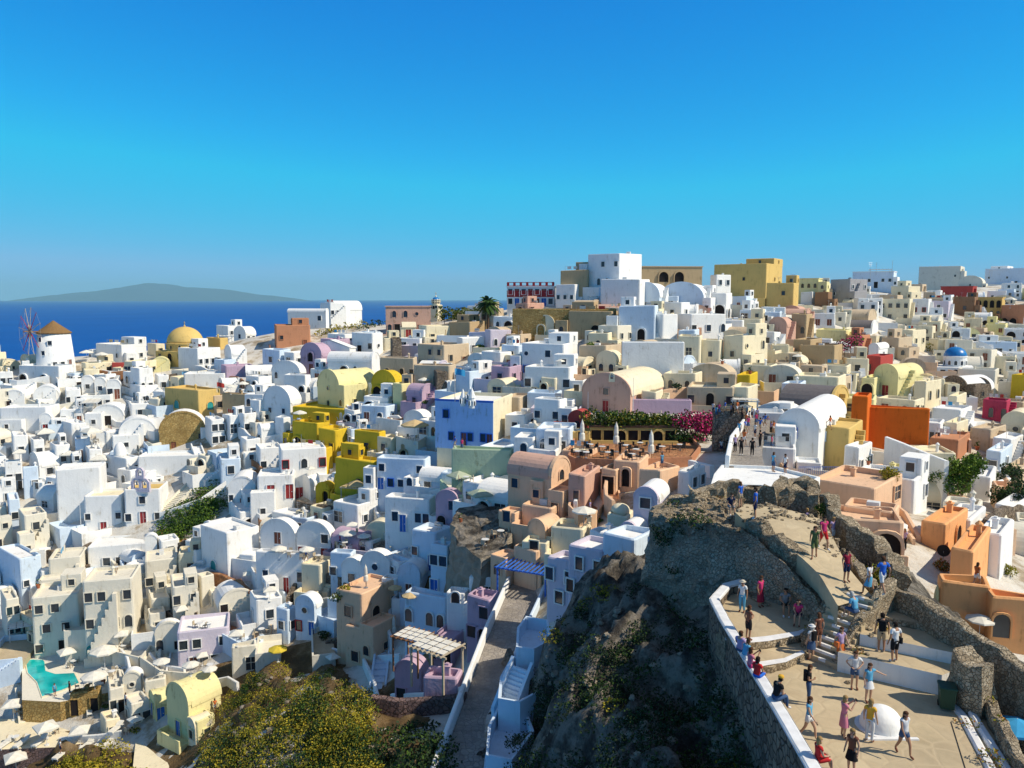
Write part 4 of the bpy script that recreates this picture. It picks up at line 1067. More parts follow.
def palm(px, py, hpx, D=None):
    P = G(px, py, D); k = proj(*P)[2] / F_PX; h = hpx * k; root = thing('palm_tree', 'palm', P, 0, label='tall palm tree with a spreading crown on the ridge beside the hedge')
    b = MB(); b.lathe([(.4, -1), (.3, .6), (.24, h * .9), (.36, h), (.2, h + .3)], 9); b.build('trunk', 'bark', root)
    b = MB()
    for i in range(46):
        a = i * 2.4; el = R(random.uniform(-35, 75)); L = random.uniform(2.6, 3.6); d_ = Vector((math.cos(a) * math.cos(el), math.sin(a) * math.cos(el), math.sin(el))); p = Vector((0, 0, h + .2)); sd_ = Vector((-math.sin(a), math.cos(a), 0)); prev = p.copy()
        for s in range(8):
            q = p + d_ * L * (s + 1) / 8 + Vector((0, 0, -1.6 * ((s + 1) / 8) ** 2)); wd = .42 * math.sin(math.pi * (s + 1.2) / 9.5)
            for sg in (-1, 1):
                tip = q + sd_ * wd * sg * 1.5 - Vector((0, 0, .35)) + d_ * .25
                b.add([prev, q, tip, prev + (tip - q) * .8], [(0, 1, 2, 3)])
            prev = q
    b.build('crown', ['leaf'], root)
palm(488, 329, 26)
# ---------------------------------------------------------------- blank white walls and stone faces
for a in ("45 58 104 470 528 W f -72|tall white curved retaining wall", "128 138 226 457 484 W f -80|long white terrace wall behind the churches", "178 184 226 374 396 W f -80|sloping white retaining wall",
          "380 392 432 339 364 wallstone f:T -78|grey dry-stone retaining wall", "413 436 508 372 399 wallstone f:T -78|long grey stone terrace wall", "512 616 619 309 334 ochrestone f:T -10|long tan stone wall under the hilltop houses",
          "451 512 514 450 478 G f -8|pale green terrace wall", "629 692 694 403 413 P f -6|low lilac wall under the pink chapel", "712 745 760 412 452 wallstone f:A -12|grey stone wall under the crowd", "478 500 524 448 470 L f -30|pale blue terrace wall"):
    q, ds = a.split('|'); f = q.split(); house(*[float(x) for x in f[:5]], f[5], f[6], float(f[7]), '', '', name='retaining_wall', desc=ds, clutter=False, d=2.2 if 'stone' in f[5] else None); TH[-1]['cat'] = 'wall'; TH[-1]['o']['category'] = 'wall'
wall_px([(884, 480), (900, 487), (920, 497), (944, 509)], 5.2, .5, 'W', desc='tall white sloping wall under the orange block')
for pts_, h, m_, ds in (([(155, 548), (178, 552), (203, 545)], 1.6, 'wallstone', 'curved dry-stone terrace wall'), ([(150, 562), (175, 566), (205, 560)], 1.5, 'wallstone', 'lower dry-stone terrace wall'),
    ([(180, 585), (215, 583), (240, 592), (262, 612)], 1.7, 'brick', 'brown curved terrace wall'), ([(48, 560), (70, 566), (92, 552)], 1.8, 'wallstone', 'upper ruined stone terrace'), ([(46, 577), (68, 584), (94, 572)], 1.7, 'wallstone', 'middle ruined stone terrace'), ([(48, 596), (70, 602), (92, 592)], 1.6, 'wallstone', 'lower ruined stone terrace'),
    ([(298, 516), (330, 522), (362, 520), (378, 504)], 2.6, 'wallstone', 'dark stone wall behind the parasols'), ([(330, 552), (360, 556), (388, 548)], 1.2, 'wallstone', 'low stone wall below the parasols'),
    ([(288, 612), (296, 596), (315, 586), (338, 588), (348, 598)], 2.0, 'wallstone', 'curved dark stone retaining wall'), ([(985, 548), (992, 538), (1003, 530), (1020, 528)], 2.4, 'wallstone', 'curved stone wall beside the green tree'),
    ([(690, 470), (712, 476)], 1.2, 'W', 'short white wall'), ([(764, 495), (800, 502), (815, 515)], 1.0, 'rubble', 'rough stone wall by the upper path')):
    wall_px(pts_, h, .6, m_, desc=ds, jit=.18 if m_ != 'W' else 0)
for pts_, h in (([(8, 470), (30, 474), (50, 470)], 1.2), ([(100, 600), (112, 590), (140, 600)], 1.2), ([(150, 660), (160, 672), (185, 676)], 1.1), ([(118, 655), (128, 668), (133, 690)], 1.6), ([(330, 655), (370, 664), (400, 662)], 1.0),
                ([(252, 600), (275, 612), (310, 614)], 1.0), ([(205, 590), (235, 600), (262, 606)], 1.0), ([(364, 668), (374, 690), (378, 706)], 1.2), ([(452, 520), (470, 530), (500, 528), (514, 520)], 1.2), ([(256, 470), (262, 480), (275, 480)], 1.0), ([(180, 700), (200, 690), (228, 684), (238, 690)], 1.0), ([(60, 745), (100, 742), (122, 738)], 1.0),
                ([(335, 600), (350, 604), (385, 606)], .9), ([(560, 640), (552, 655), (548, 675)], 1.0), ([(780, 455), (775, 470), (790, 488)], 1.6), ([(160, 520), (200, 506), (226, 488)], 1.3), ([(395, 545), (376, 520), (374, 500)], 1.5), ([(862, 486), (880, 500), (905, 520), (918, 545)], .8)):
    wall_px(pts_, h, .35, 'W' if pts_[0][0] < 700 else 'E', desc='low white parapet wall' if pts_[0][0] < 700 else 'low peach parapet wall')
for a, c, w, m_, ds in (((165, 512), (194, 484), 2.2, 'A', 'stone stairs climbing beside the green bank'), ((258, 655), (268, 606), 1.8, 'B', 'long brown stone stairs'), ((376, 603), (398, 552), 1.8, 'L', 'white winding stairs'), ((398, 550), (377, 505), 1.8, 'A', 'white winding stairs'),
    ((404, 500), (426, 474), 1.6, 'W', 'steep white stairs'), ((278, 500), (292, 474), 1.6, 'W', 'white stairs'), ((28, 722), (24, 690), 1.6, 'A', 'blue-shaded stairs beside the pool terrace'), ((612, 500), (606, 474), 1.5, 'E', 'peach stairs'),
    ((378, 690), (384, 640), 1.4, 'L', 'narrow blue-white stairs'), ((900, 545), (878, 510), 1.8, 'E', 'curved peach stairs'), ((690, 340), (622, 385), 1.6, 'W', 'long white stairs'), ((205, 470), (196, 446), 1.5, 'W', 'white stairs'), ((60, 470), (64, 448), 1.4, 'W', 'white stairs'), ((140, 690), (128, 672), 1.4, 'A', 'cream stairs'), ((808, 372), (796, 345), 2, 'T', 'tan stairs'), ((505, 398), (480, 386), 1.6, 'A', 'pale stairs')):
    stairs(a, c, w, m_, ds)

# ---------------------------------------------------------------- pool terrace, sundeck
zp = G(42, 668).z + .25
root, c, poly = deck([(22, 700), (22, 655), (70, 648), (128, 660), (122, 690), (60, 702)], zp, 'A', 'ochrestone', par=0, desc='x', name='pool_terrace', label='stone-walled pool terrace in front of the off-white hotel', drop=7)
pw = [at_z(x, y, zp + .06) for x, y in [(26, 663), (31, 657.5), (41, 657), (44.5, 662), (45.5, 671), (55, 674), (74, 673), (79, 683), (62, 690), (42, 696.5), (37, 682), (28, 673)]]
cc = sum(pw, Vector()) / len(pw); pr = thing('swimming_pool', 'swimming pool', cc, 0, label='turquoise swimming pool with a curved edge'); b = MB(); q = [(v_.x - cc.x, v_.y - cc.y) for v_ in pw]
if sum(a[0] * e[1] - e[0] * a[1] for a, e in zip(q, q[1:] + q[:1])) < 0: q = q[::-1]
b.prism(q, -.4, 0.02); b.build('water', 'pool', pr)
b = MB(); o2 = [(x * 1.06, y * 1.06) for x, y in q]; n = len(q)
b.add([(*v_, 0.03) for v_ in q] + [(*v_, 0.03) for v_ in o2] + [(*v_, -.3) for v_ in o2], [(i, (i + 1) % n, n + (i + 1) % n, n + i)[::-1] for i in range(n)] + [(n + i, n + (i + 1) % n, 2 * n + (i + 1) % n, 2 * n + i)[::-1] for i in range(n)]); b.build('coping', 'C', pr)
zs = G(60, 745).z + .6
deck([(-60, 752), (-60, 722), (60, 716), (122, 712), (124, 737), (60, 747)], zs, 'C', 'purplestone', name='sun_terrace', label='long sun terrace with loungers above a brown stone wall', drop=6)
deck([(132, 775), (136, 738), (152, 728), (186, 742), (196, 760), (188, 775)], G(160, 760).z, 'C', 'C', name='forecourt', label='cream paved forecourt below the vaulted houses', drop=4)
deck([(140, 662), (150, 650), (200, 658), (218, 668), (205, 680), (160, 676)], G(180, 668).z, 'A', 'A', par=.7, desc='white cafe terrace with parapet')
deck([(262, 560), (266, 548), (326, 546), (334, 556), (318, 570), (286, 572)], G(300, 562).z + .3, 'A', 'W', par=.7, desc='terrace with parapet in front of round-gabled houses')
deck([(325, 535), (330, 520), (372, 516), (380, 530), (360, 546), (336, 546)], G(350, 536).z + .2, 'A', 'wallstone', par=.5, desc='dark stone-edged terrace with parasols')
deck([(64, 636), (62, 620), (84, 618), (90, 634)], G(80, 645).z + 3.0, 'A', 'A', par=.7, desc='raised hotel balcony terrace')
deck([(215, 636), (222, 624), (258, 628), (262, 642), (240, 648)], G(240, 640).z + .4, 'R', 'A', par=.6, desc='red-floored terrace with parapet')
deck([(396, 440), (398, 425), (428, 420), (434, 436), (418, 446)], G(415, 440).z + .4, 'A', 'A', par=.7, desc='white terrace with tan parasol')
deck([(440, 485), (445, 468), (480, 464), (500, 480), (480, 500), (455, 500)], G(470, 490).z + .5, 'A', 'G', par=.7, desc='pale green terrace with canopies')
deck([(568, 512), (572, 496), (598, 494), (606, 508), (596, 520), (578, 522)], G(585, 516).z + .4, 'N', 'E', par=.8, desc='brown patio with parapet')
deck([(330, 498), (336, 486), (372, 480), (384, 494), (366, 506)], G(350, 498).z + .6, 'A', 'M', par=.8, desc='mustard-walled terrace')
deck([(400, 604), (396, 585), (428, 572), (440, 590), (430, 606)], G(415, 598).z + .4, 'A', 'L', par=.7, desc='pale blue terrace with tan parasols')
# ---------------------------------------------------------------- restaurant terrace with hedge and bougainvillea
zr = G(625, 452).z + .9
deck([(568, 459), (574, 440), (690, 438), (701, 450), (692, 461), (620, 464), (575, 462)], zr, 'brick', 'R', par=.5, name='restaurant_terrace', label='restaurant terrace with dark chairs and three folded parasols', drop=4)
house(590, 676, 680, 426, 444, 'O', 'p:roof_brown', -3, 'DDADDAD', '', desc='ochre restaurant building under the hedge', d=5, D=G(640, 444).y)
hb = HOUSES[-1]
def hedge(p0, p1, n, r_, mat, name, label, size=.16, zoff=0, dens=2.4, sp=.6):
    c = (p0 + p1) / 2; root = thing(name, 'hedge', c, 0, label=label); bl = []
    for i in range(n):
        q = p0.lerp(p1, (i + .5) / n) - c + Vector((random.uniform(-sp, sp), random.uniform(-sp, sp), random.uniform(-.3, .4) + zoff)); bl.append((q.x, q.y, q.z, r_ * random.uniform(.8, 1.3), r_ * random.uniform(.7, 1.1), r_ * random.uniform(.6, 1)))
    leaf_object('foliage', bl, mat, size, dens, root, seed=n); b = MB()
    for i in range(3): q = p0.lerp(p1, (i + .5) / 3) - c; b.tube((q.x, q.y, q.z - 3), (q.x, q.y, q.z), .08, .05)
    b.build('stem', 'bark', root)
Dh = hb['c'].y - 1.5
hedge(at_D(588, 421, Dh), at_D(682, 424, Dh), 26, 1.35, ['leaf', 'leaf_olive', 'leaf'], 'hedge', 'long dark green hedge growing over the restaurant roof', dens=4, zoff=.3)
hedge(at_D(684, 422, Dh - .5), at_D(708, 424, Dh), 12, 1.5, ['magenta', 'magenta', 'leaf'], 'bougainvillea', 'magenta bougainvillea at the right end of the restaurant hedge', sp=1.2, dens=4)
hedge(at_D(686, 438, Dh - 1), at_D(706, 436, Dh - 1), 5, .8, ['magenta', 'leaf', 'leaf'], 'bougainvillea', 'lower magenta bougainvillea hanging beside the restaurant', sp=.8)
hedge(at_D(676, 436, Dh - 1), at_D(690, 438, Dh - 1), 7, 1.1, ['leaf'], 'climbing_plant', 'dark green climbing plant between restaurant and bougainvillea')
hedge(at_D(437, 314, 204), at_D(482, 314, 204), 12, 2.0, ['leaf_olive', 'leaf'], 'hedge', 'yellow-green hedge on the ridge between pink mansion and palm', size=.28, sp=.8)
hedge(at_D(490, 320, 200), at_D(500, 316, 200), 3, 2.2, ['leaf_gold', 'leaf_olive'], 'hedge', 'golden shrub at the foot of the palm', size=.28)
hedge(at_D(842, 348, 170), at_D(860, 338, 172), 6, 1.5, ['magenta', 'leaf'], 'bougainvillea', 'dark pink bougainvillea among the houses on the right', size=.24, sp=1)
for x0, y0, x1, y1, n, mt, ds in ((314, 335, 362, 326, 8, ['leaf_olive', 'leaf_gold'], 'olive scrub strip below the ridge houses'), (362, 330, 382, 322, 4, ['leaf', 'leaf_dark'], 'dark green shrubs beside the pink mansion'), (645, 330, 656, 322, 4, ['leaf_olive', 'leaf_rust'], 'scrub above the dark arch'), (896, 345, 914, 362, 6, ['leaf', 'leaf_bright'], 'green shrubs running down between right-hand houses'), (925, 350, 948, 345, 4, ['leaf_gold', 'leaf_olive'], 'golden shrubs left of the blue dome'), (972, 322, 998, 320, 5, ['leaf', 'leaf_olive'], 'green shrubs below the colonnaded house')):
    a, c = G(x0, y0), G(x1, y1); hedge(a, c, n, proj(*a)[2] * .0085, mt, 'shrubs', ds, size=proj(*a)[2] * .0014, sp=1)

# ---------------------------------------------------------------- stepped street
SL = [(513, 580), (487, 640), (463, 705), (440, 768), (428, 810)]; SR = [(547, 583), (520, 642), (499, 702), (484, 768), (480, 810)]; SD = [80, 65, 54.5, 46.8, 43.2]
Ls_, Rs_ = [], []
for (a, c, D_) in zip(SL, SR, SD):
    m_ = at_D((a[0] + c[0]) / 2, (a[1] + c[1]) / 2, D_); Ls_.append(at_z(*a, m_.z)); Rs_.append(at_z(*c, m_.z))
def lerpl(L, t_): t_ = min(t_, .9999) * (len(L) - 1); i = int(t_); return L[i].lerp(L[i + 1], t_ - i)
b = MB(); n = 44
for i in range(n):
    a, c, d_, e = lerpl(Ls_, i / n), lerpl(Rs_, i / n), lerpl(Rs_, (i + 1) / n), lerpl(Ls_, (i + 1) / n); z = (a.z + c.z) / 2
    b.prism([(e.x, e.y), (d_.x, d_.y), (c.x, c.y), (a.x, a.y)], z - 6, z)
structure(b.build('street', 'street', None))
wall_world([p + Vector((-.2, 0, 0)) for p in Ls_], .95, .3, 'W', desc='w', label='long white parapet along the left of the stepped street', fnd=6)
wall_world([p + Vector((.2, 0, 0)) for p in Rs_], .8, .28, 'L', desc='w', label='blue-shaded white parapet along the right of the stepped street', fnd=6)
for q, hh in (([(517, 640), (526, 628), (548, 632), (552, 652), (534, 662), (516, 660)], 96.5), ([(500, 690), (512, 668), (540, 676), (548, 700), (520, 716), (498, 712)], 94.8), ([(488, 740), (500, 716), (526, 722), (534, 745), (512, 775), (486, 770)], 93.6)):
    deck(q, hh, 'L', 'L', par=.9, desc='small white balcony terrace beside the stepped street', drop=5, pw=.18)
stairs(None, None, 1.3, 'L', 'blue-white steps beside the stepped street', P0=at_z(502, 720, 93.8), P1=at_z(522, 668, 96.4))
wall_px([(372, 712), (400, 716), (440, 714), (466, 710)], 1.3, .6, 'purplestone', desc='stone retaining wall with white coping below the lilac houses', D=None, fnd=7)
wall_px([(392, 708), (430, 708), (462, 706)], 1.55, .35, 'W', desc='white coping wall below the lilac houses')

# ---------------------------------------------------------------- castle rock
WPX = lambda x, y, z: tuple(at_z(x, y, z))
Z0 = 103.5
RC = [(9.0, 25, 100.3), (9.0, 31, 100.6), (9.0, 37, 101), (9.6, 22, 100.2), (6, 22, 98), (6, 27, 98.3), (6, 32, 99), (6, 38, 100), (6, 44, 100.6), (3, 18, 95), (2, 30, 95.3), (2, 36, 96), (2, 42, 97.0), (2, 48, 97.6), (3, 55, 97.2), (6.5, 57, 99.6), (10, 56, 100.8),
      (-2, 24, 90), (-2, 30, 90.8), (-2, 36, 91), (-2, 41, 91.2), (.8, 44, 92), (.3, 50, 91.2), (2.4, 55, 94), (-2, 46, 89.4), (-2.3, 54, 89.4), (-1.4, 60, 89.6), (4, 61, 95.3), (8, 62, 98), (12, 60, 101), (7, 50, 100.3), (10, 44, 101.5), (9, 41, 101.3), (-5, 25, 88), (-5, 36, 89.5), (-5, 44, 90),
      (11.5, 24, 103), (11.5, 30, 103), (11.5, 36, 103), (15, 24, 103), (15, 30, 103), (14, 34, 103.1), (13, 40, 103.5), (18, 26, 101.8), (16.5, 29, 102.2), (18, 32, 103.6), (19, 36, 104.9), (17, 40, 105.2), (21, 38, 104.2), (20, 44, 105.2), (16, 46, 105.5), (12, 50, 104.5), (18, 52, 103.5), (24, 46, 103),
      (14, 56, 102.5), (24, 54, 101), (22, 30, 102), (24, 24, 100.5), (26, 38, 101), (30, 46, 98), (30, 30, 99.5), (30, 60, 97), (18, 62, 101), (11, 18, 102), (18, 18, 101)]
RC = np.array(RC, float); nr = len(RC); dr_ = np.sqrt(((RC[:, None, :2] - RC[None, :, :2]) ** 2).sum(-1))
Kr = np.block([[dr_, np.c_[np.ones(nr), RC[:, :2]]], [np.r_[np.ones((1, nr)), RC[:, :2].T], np.zeros((3, 3))]]); wr = np.linalg.solve(Kr, np.r_[RC[:, 2], 0, 0, 0])
X, Y = np.meshgrid(np.arange(-7, 32, .3), np.arange(17, 64, .3)); Zr = wr[nr] + wr[nr + 1] * X + wr[nr + 2] * Y
for i in range(nr): Zr = Zr + wr[i] * np.sqrt((X - RC[i, 0]) ** 2 + (Y - RC[i, 1]) ** 2)
mask = np.clip((10.2 - X) / 1.5, 0, 1); mask = np.maximum(mask, np.clip((Y - 44) / 2, 0, 1) * .6)
rgh = 1.2 - np.abs(fbm(X, Y, 8.0, 21, 5)); cr_ = fbm(X, Y, 11.0, 29, 2); Zr = Zr + mask * (rgh * 1.1 - .9) + mask * .9 * np.tanh(cr_ * 2.2) + mask * .13 * fbm(X, Y, .9, 22, 3) - .05
edge = np.clip((X + 7) / 3, 0, 1) * np.clip((32 - X) / 3, 0, 1) * np.clip((64 - Y) / 3, 0, 1); Zr = Zr - (1 - edge) * 12
structure(heightmesh('castle_rock', 'rock', X, Y, Zr, True))
def rock_mass(poly, zt, zb, mat, name, amp=.35, rows=14, label=None, seg=.5, bulge=.35, top_amp=.25, struct_=True):
    n0 = len(poly); O = []
    for i in range(n0):
        a, c = Vector((*poly[i], zt[i])), Vector((*poly[(i + 1) % n0], zt[(i + 1) % n0])); m_ = max(1, int((a - c).length / seg))
        O += [a.lerp(c, j / m_) for j in range(m_)]
    n = len(O); cen = sum(O, Vector()) / n; vs = []; 
    for r_ in range(rows + 1):
        f = r_ / rows
        for p in O:
            d_ = (p - cen); d_.z = 0; L = d_.length; q = p + d_ / L * ((1 - f) ** 1.3 * bulge * 3); q.z = zb + (p.z - zb) * f
            q += noise.noise_vector(q * .9) * amp + noise.noise_vector(q * 2.7) * amp * .45 + noise.noise_vector(q * 6) * amp * .15; vs.append(q)
    R2 = 10
    for r_ in range(1, R2):
        f = 1 - r_ / R2
        for p in O:
            q = cen + (p - cen) * f; q += noise.noise_vector(q * 1.6) * top_amp + noise.noise_vector(q * 5) * top_amp * .5; vs.append(q)
    vs.append(cen); T = rows + R2; fs = [(r_ * n + i, r_ * n + (i + 1) % n, (r_ + 1) * n + (i + 1) % n, (r_ + 1) * n + i) for r_ in range(T - 1) for i in range(n)]
    fs += [((T - 1) * n + i, (T - 1) * n + (i + 1) % n, len(vs) - 1) for i in range(n)]
    b = MB(); b.add([v_ - cen for v_ in vs], fs); b.m = [0 if i < rows * n else 1 for i in range(len(fs))]; o = b.build(name, mat, None, loc=cen, smooth=False)
    if struct_: structure(o)
    else: thing(name, 'ruin', cen, label=label, obj=o)
    return o
ruin = [(8.8, 48.5), (10.4, 46), (12.6, 42.9), (13.9, 39.2), (15.0, 36.4), (16.0, 37), (17.4, 40), (18.6, 44), (16.6, 48), (12.6, 51.5), (9.4, 51)]
rock_mass(ruin, [106.3, 106.9, 107.2, 106.6, 105.2, 105.2, 106.0, 106.2, 107.0, 107.2, 106.4], 99.5, ['masonry', 'rubble'], 'castle_ruin', amp=.5, label='ruined castle mass of pale rock and rubble below the upper path', struct_=False)
q = [at_D(x, y, D_) for x, y, D_ in ((452, 540, 88), (456, 590, 84), (480, 600, 80), (506, 598, 82), (512, 560, 84), (508, 530, 92), (480, 524, 94), (458, 526, 94))]
rock_mass([(p.x, p.y) for p in q], [94.2, 93.4, 93.0, 93.4, 94.3, 95, 95, 94.6], 85, ['cliff', 'rock'], 'rock_outcrop', amp=.5, seg=.9)
# floors of the castle plaza
deck([(812, 800), (771, 708), (738, 656), (722, 632), (760, 626), (810, 640), (850, 640), (960, 662), (985, 706), (1035, 800)], Z0, 'paving', 'rubble', name='plaza', structure_=True, drop=3)
deck([(716, 634), (741, 667), (772, 667), (804, 653), (818, 642), (806, 622), (740, 622)], Z0 + .3, 'paving', 'rubble', name='plaza_step', structure_=True, drop=1)
deck([(711, 612), (725, 640), (765, 641), (813, 629), (820, 606), (790, 580), (745, 574), (722, 588)], Z0 + .62, 'paving', 'rubble', name='plaza_terrace', structure_=True, drop=1.5)
for q, z in (([(738, 666), (756, 667), (786, 662), (805, 653), (802, 650), (784, 658), (756, 662), (738, 661)], Z0 + .36), ([(725, 640), (745, 643), (768, 641), (800, 635), (813, 629), (810, 626), (798, 631), (766, 636), (745, 638), (725, 635)], Z0 + .68)):
    deck(q, z, 'white_paint', 'rubble', desc='pale curved step edge on the plaza', name='step_edge', drop=.35, cat='kerb')
deck([(838, 652), (942, 675), (962, 668), (956, 655), (862, 636)], Z0 + .9, 'paving', 'W', name='platform', label='lower paved platform with white-painted front wall', drop=1.4)
deck([(860, 634), (955, 653), (966, 644), (932, 624), (884, 616), (866, 622)], Z0 + 1.42, 'paving', 'W', name='platform', label='upper paved platform with white-painted front wall', drop=1.9)
deck([(868, 621), (886, 617), (926, 625), (972, 646), (990, 650), (940, 606), (896, 590), (878, 602)], Z0 + 1.72, 'paving', 'rubble', name='platform', label='shaded topmost platform under the long stone wall', drop=2.2)
pp = [Vector(WPX(x, y, Z0 + .75)) for x, y in ((742, 588), (727, 592), (714, 607), (724, 627), (741, 655), (768, 700), (790, 738), (815, 782), (840, 830))]
o_ = wall_world(pp, .36, .44, ['wallstone'], desc='w', label='white-topped parapet along the left edge of the plaza', fnd=4.5, step=.5, jit=.06)  # darker stone, chosen to put the face's shade into its colour
wall_world([p + Vector((0, 0, .37)) for p in pp], .08, .5, ['white_paint'], name='coping', fnd=.05, step=.5, jit=.015, obj_only=True, parent=o_)
wall_world([Vector(WPX(x, y, z)) for x, y, z in ((843, 660, Z0 + .2), (858, 638, Z0 + 1.0), (874, 616, Z0 + 1.8), (891, 598, Z0 + 2.3))], .95, .42, 'rubble', desc='w', label='rough stone parapet on the right of the castle steps', jit=.16, step=.35)
wall_world([Vector(WPX(x, y, z)) for x, y, z in ((806, 655, Z0), (818, 634, Z0 + .6), (832, 612, Z0 + 1.4), (846, 596, Z0 + 2.2))], .75, .6, 'rubble', desc='w', label='rough stone parapet on the left of the castle steps', jit=.2, step=.35)
wall_world([Vector(WPX(x, y, z)) for x, y, z in ((893, 607, Z0 + 1.72), (925, 622, Z0 + 1.72), (960, 645, Z0 + 1.6), (992, 668, Z0 + 1.2), (1042, 706, Z0 + .8))], 1.05, .5, 'rubble', desc='w', label='long shaded stone wall behind the platforms', jit=.18, step=.35, fnd=3)
wall_world([Vector(WPX(x, y, Z0)) for x, y in ((958, 700), (972, 712), (985, 718))], 2.1, .9, 'rubble', desc='w', label='broken stone pier beside the green bin', jit=.25, step=.3)
wall_world([Vector(WPX(x, y, Z0)) for x, y in ((985, 712), (1000, 738), (1020, 775), (1040, 810))], .7, .45, 'rubble', desc='w', label='low stone wall running down beside the drain channel', jit=.15, step=.35)
wall_world([Vector(WPX(x, y, Z0)) for x, y in ((950, 702), (962, 716), (990, 768), (1010, 805))], .12, .35, 'white_paint', desc='w', label='left white kerb of the drain channel', step=.7, fnd=.5)
wall_world([Vector(WPX(x, y, Z0)) for x, y in ((972, 716), (1006, 770), (1030, 810))], .2, .3, 'white_paint', desc='w', label='right white kerb of the drain channel', step=.7, fnd=.5)
for i, (pa, pb_) in enumerate((((852, 604, 105.6), (838, 575, 106.4)), ((868, 598, 105.9), (880, 586, 106)))):
    pass
wall_world([Vector(WPX(x, y, z)) for x, y, z in ((900, 598, 104.8), (893, 580, 105.0), (878, 558, 105.4), (852, 543, 105.9), (836, 528, 106.2), (830, 515, 106.6))], 1.3, .8, 'rubble', desc='w', label='rough stone wall on the right of the upper path', jit=.3, step=.35)
wall_world([Vector(WPX(x, y, z)) for x, y, z in ((874, 594, 105.7), (856, 568, 106.1), (846, 554, 106.4))], .35, .45, 'rubble', desc='w', label='low rubble kerb between the upper path and the golden bush', jit=.2, step=.3)
wall_world([Vector(WPX(x, y, z)) for x, y, z in ((828, 600, 105.2), (808, 570, 106.2), (785, 549, 106.9), (750, 528, 107.1))], .45, .7, 'rubble', desc='w', label='crumbling stone edge on the left of the upper path', jit=.3, step=.35)
wall_world([Vector(WPX(x, y, z)) for x, y, z in ((690, 498, 107.0), (720, 494, 107.2), (755, 494, 107.2), (800, 500, 107), (830, 508, 106.8))], .7, .9, 'rubble', desc='w', label='rubble wall on top of the castle ruin', jit=.4, step=.35)
wall_world([Vector(WPX(x, y, z)) for x, y, z in ((770, 502, 106.9), (790, 492, 107), (812, 498, 106.8), (814, 512, 106.6))], .9, .7, 'rubble', desc='w', label='broken stone corner beside the upper path', jit=.4, step=.35)
# castle steps and upper path
sp0, sp1 = Vector(WPX(822, 664, Z0)), Vector(WPX(857, 594, Z0 + 2.6)); d_ = sp1 - sp0; n = 11; root = thing('stairs', 'stairs', sp0, math.atan2(d_.y, d_.x), label='castle steps with whitewashed edges between two stone parapets'); Lh = math.hypot(d_.x, d_.y)
b = MB(); e_ = MB()
for i in range(n):
    b.box(Lh * i / n, Lh * (i + 1) / n - .002, -.95, .95, -2, d_.z * (i + 1) / n); e_.box(Lh * i / n - .012, Lh * i / n + .10, -.9 + .9 * random.random(), .9 - .9 * random.random(), d_.z * (i + 1) / n - .12, d_.z * (i + 1) / n + .006)
b.build('steps', 'paving', root); e_.build('step_edges', 'white_paint', root)
PL = [(838, 606, 105.9), (820, 575, 106.5), (800, 556, 106.95), (775, 540, 107.2), (748, 524, 107.4), (735, 512, 107.5)]; PR = [(872, 596, 105.9), (850, 570, 106.3), (838, 548, 106.6), (824, 520, 107), (790, 510, 107.3), (745, 504, 107.5)]
Pl = [Vector(WPX(*p)) for p in PL]; Pr = [Vector(WPX(*p)) for p in PR]; b = MB(); n = 24
for i in range(n):
    a, c, d_, e = lerpl(Pl, i / n), lerpl(Pr, i / n), lerpl(Pr, (i + 1) / n), lerpl(Pl, (i + 1) / n)
    b.add([a, c, d_, e], [(0, 1, 2, 3)]); lo = Vector((0, 0, -1)); b.add([a, e, e + lo, a + lo, c, d_, d_ + lo, c + lo], [(0, 1, 2, 3), (7, 6, 5, 4)])
structure(b.build('castle_path', 'paving', None))
for q in (): deck(q, 106.6 + (590 - q[0][1]) * .03, 'white_paint', 'W', desc='whitewashed path step', name='step', drop=.3, cat='step')
# white walkway right of the bougainvillea
WL = [(727, 466), (731, 445), (744, 426), (750, 418)]; WR = [(764, 466), (761, 445), (766, 428), (770, 420)]; WD = [68, 80, 98, 104]
wl, wr_ = [], []
for a, c, D_ in zip(WL, WR, WD): m_ = at_D((a[0] + c[0]) / 2, (a[1] + c[1]) / 2, D_); wl.append(at_z(*a, m_.z)); wr_.append(at_z(*c, m_.z))
b = MB(); n = 16
for i in range(n):
    a, c, d_, e = lerpl(wl, i / n), lerpl(wr_, i / n), lerpl(wr_, (i + 1) / n), lerpl(wl, (i + 1) / n); b.prism([(a.x, a.y), (c.x, c.y), (d_.x, d_.y), (e.x, e.y)], min(a.z, e.z) - 5, [a.z, c.z, d_.z, e.z])
structure(b.build('walkway', 'street', None))
wall_world(wl, .95, .35, 'W', desc='w', label='white parapet along the left of the walkway', fnd=6)
deck([(700, 426), (706, 410), (790, 406), (800, 424), (770, 428), (730, 430)], G(745, 424).z + .3, 'street', 'wallstone', name='square', structure_=True, drop=6)
zc_ = 105.2; deck([(711, 487), (714, 477), (722, 467), (775, 469), (820, 480), (800, 494), (760, 488)], zc_, 'W', 'W', par=.25, name='roof_terrace', label='white flat roof with curved end below the walkway', drop=6)
wall_px([(799, 490), (852, 492)], 1.5, .4, 'E', desc='peach parapet with blue railing'); wall_px([(852, 492), (858, 484), (856, 476)], 1.3, .4, 'E', desc='peach corner parapet')
wall_px([(768, 492), (780, 490), (797, 486)], 1.6, .4, 'P', desc='lilac forecourt wall')
rt = thing('railing', 'railing', G(826, 489) + Vector((0, .8, 1.4)), 0, label='blue metal railing on the peach parapet'); b = MB(); L_ = 50 / F_PX * proj(*G(826, 489))[2]
for i in range(26): x = -L_ / 2 + L_ * i / 25; b.tube((x, 0, 0), (x, 0, .75), .02, .02, 4)
b.box(-L_ / 2, L_ / 2, -.02, .02, .75, .8); b.build('bars', 'blue_paint', rt)
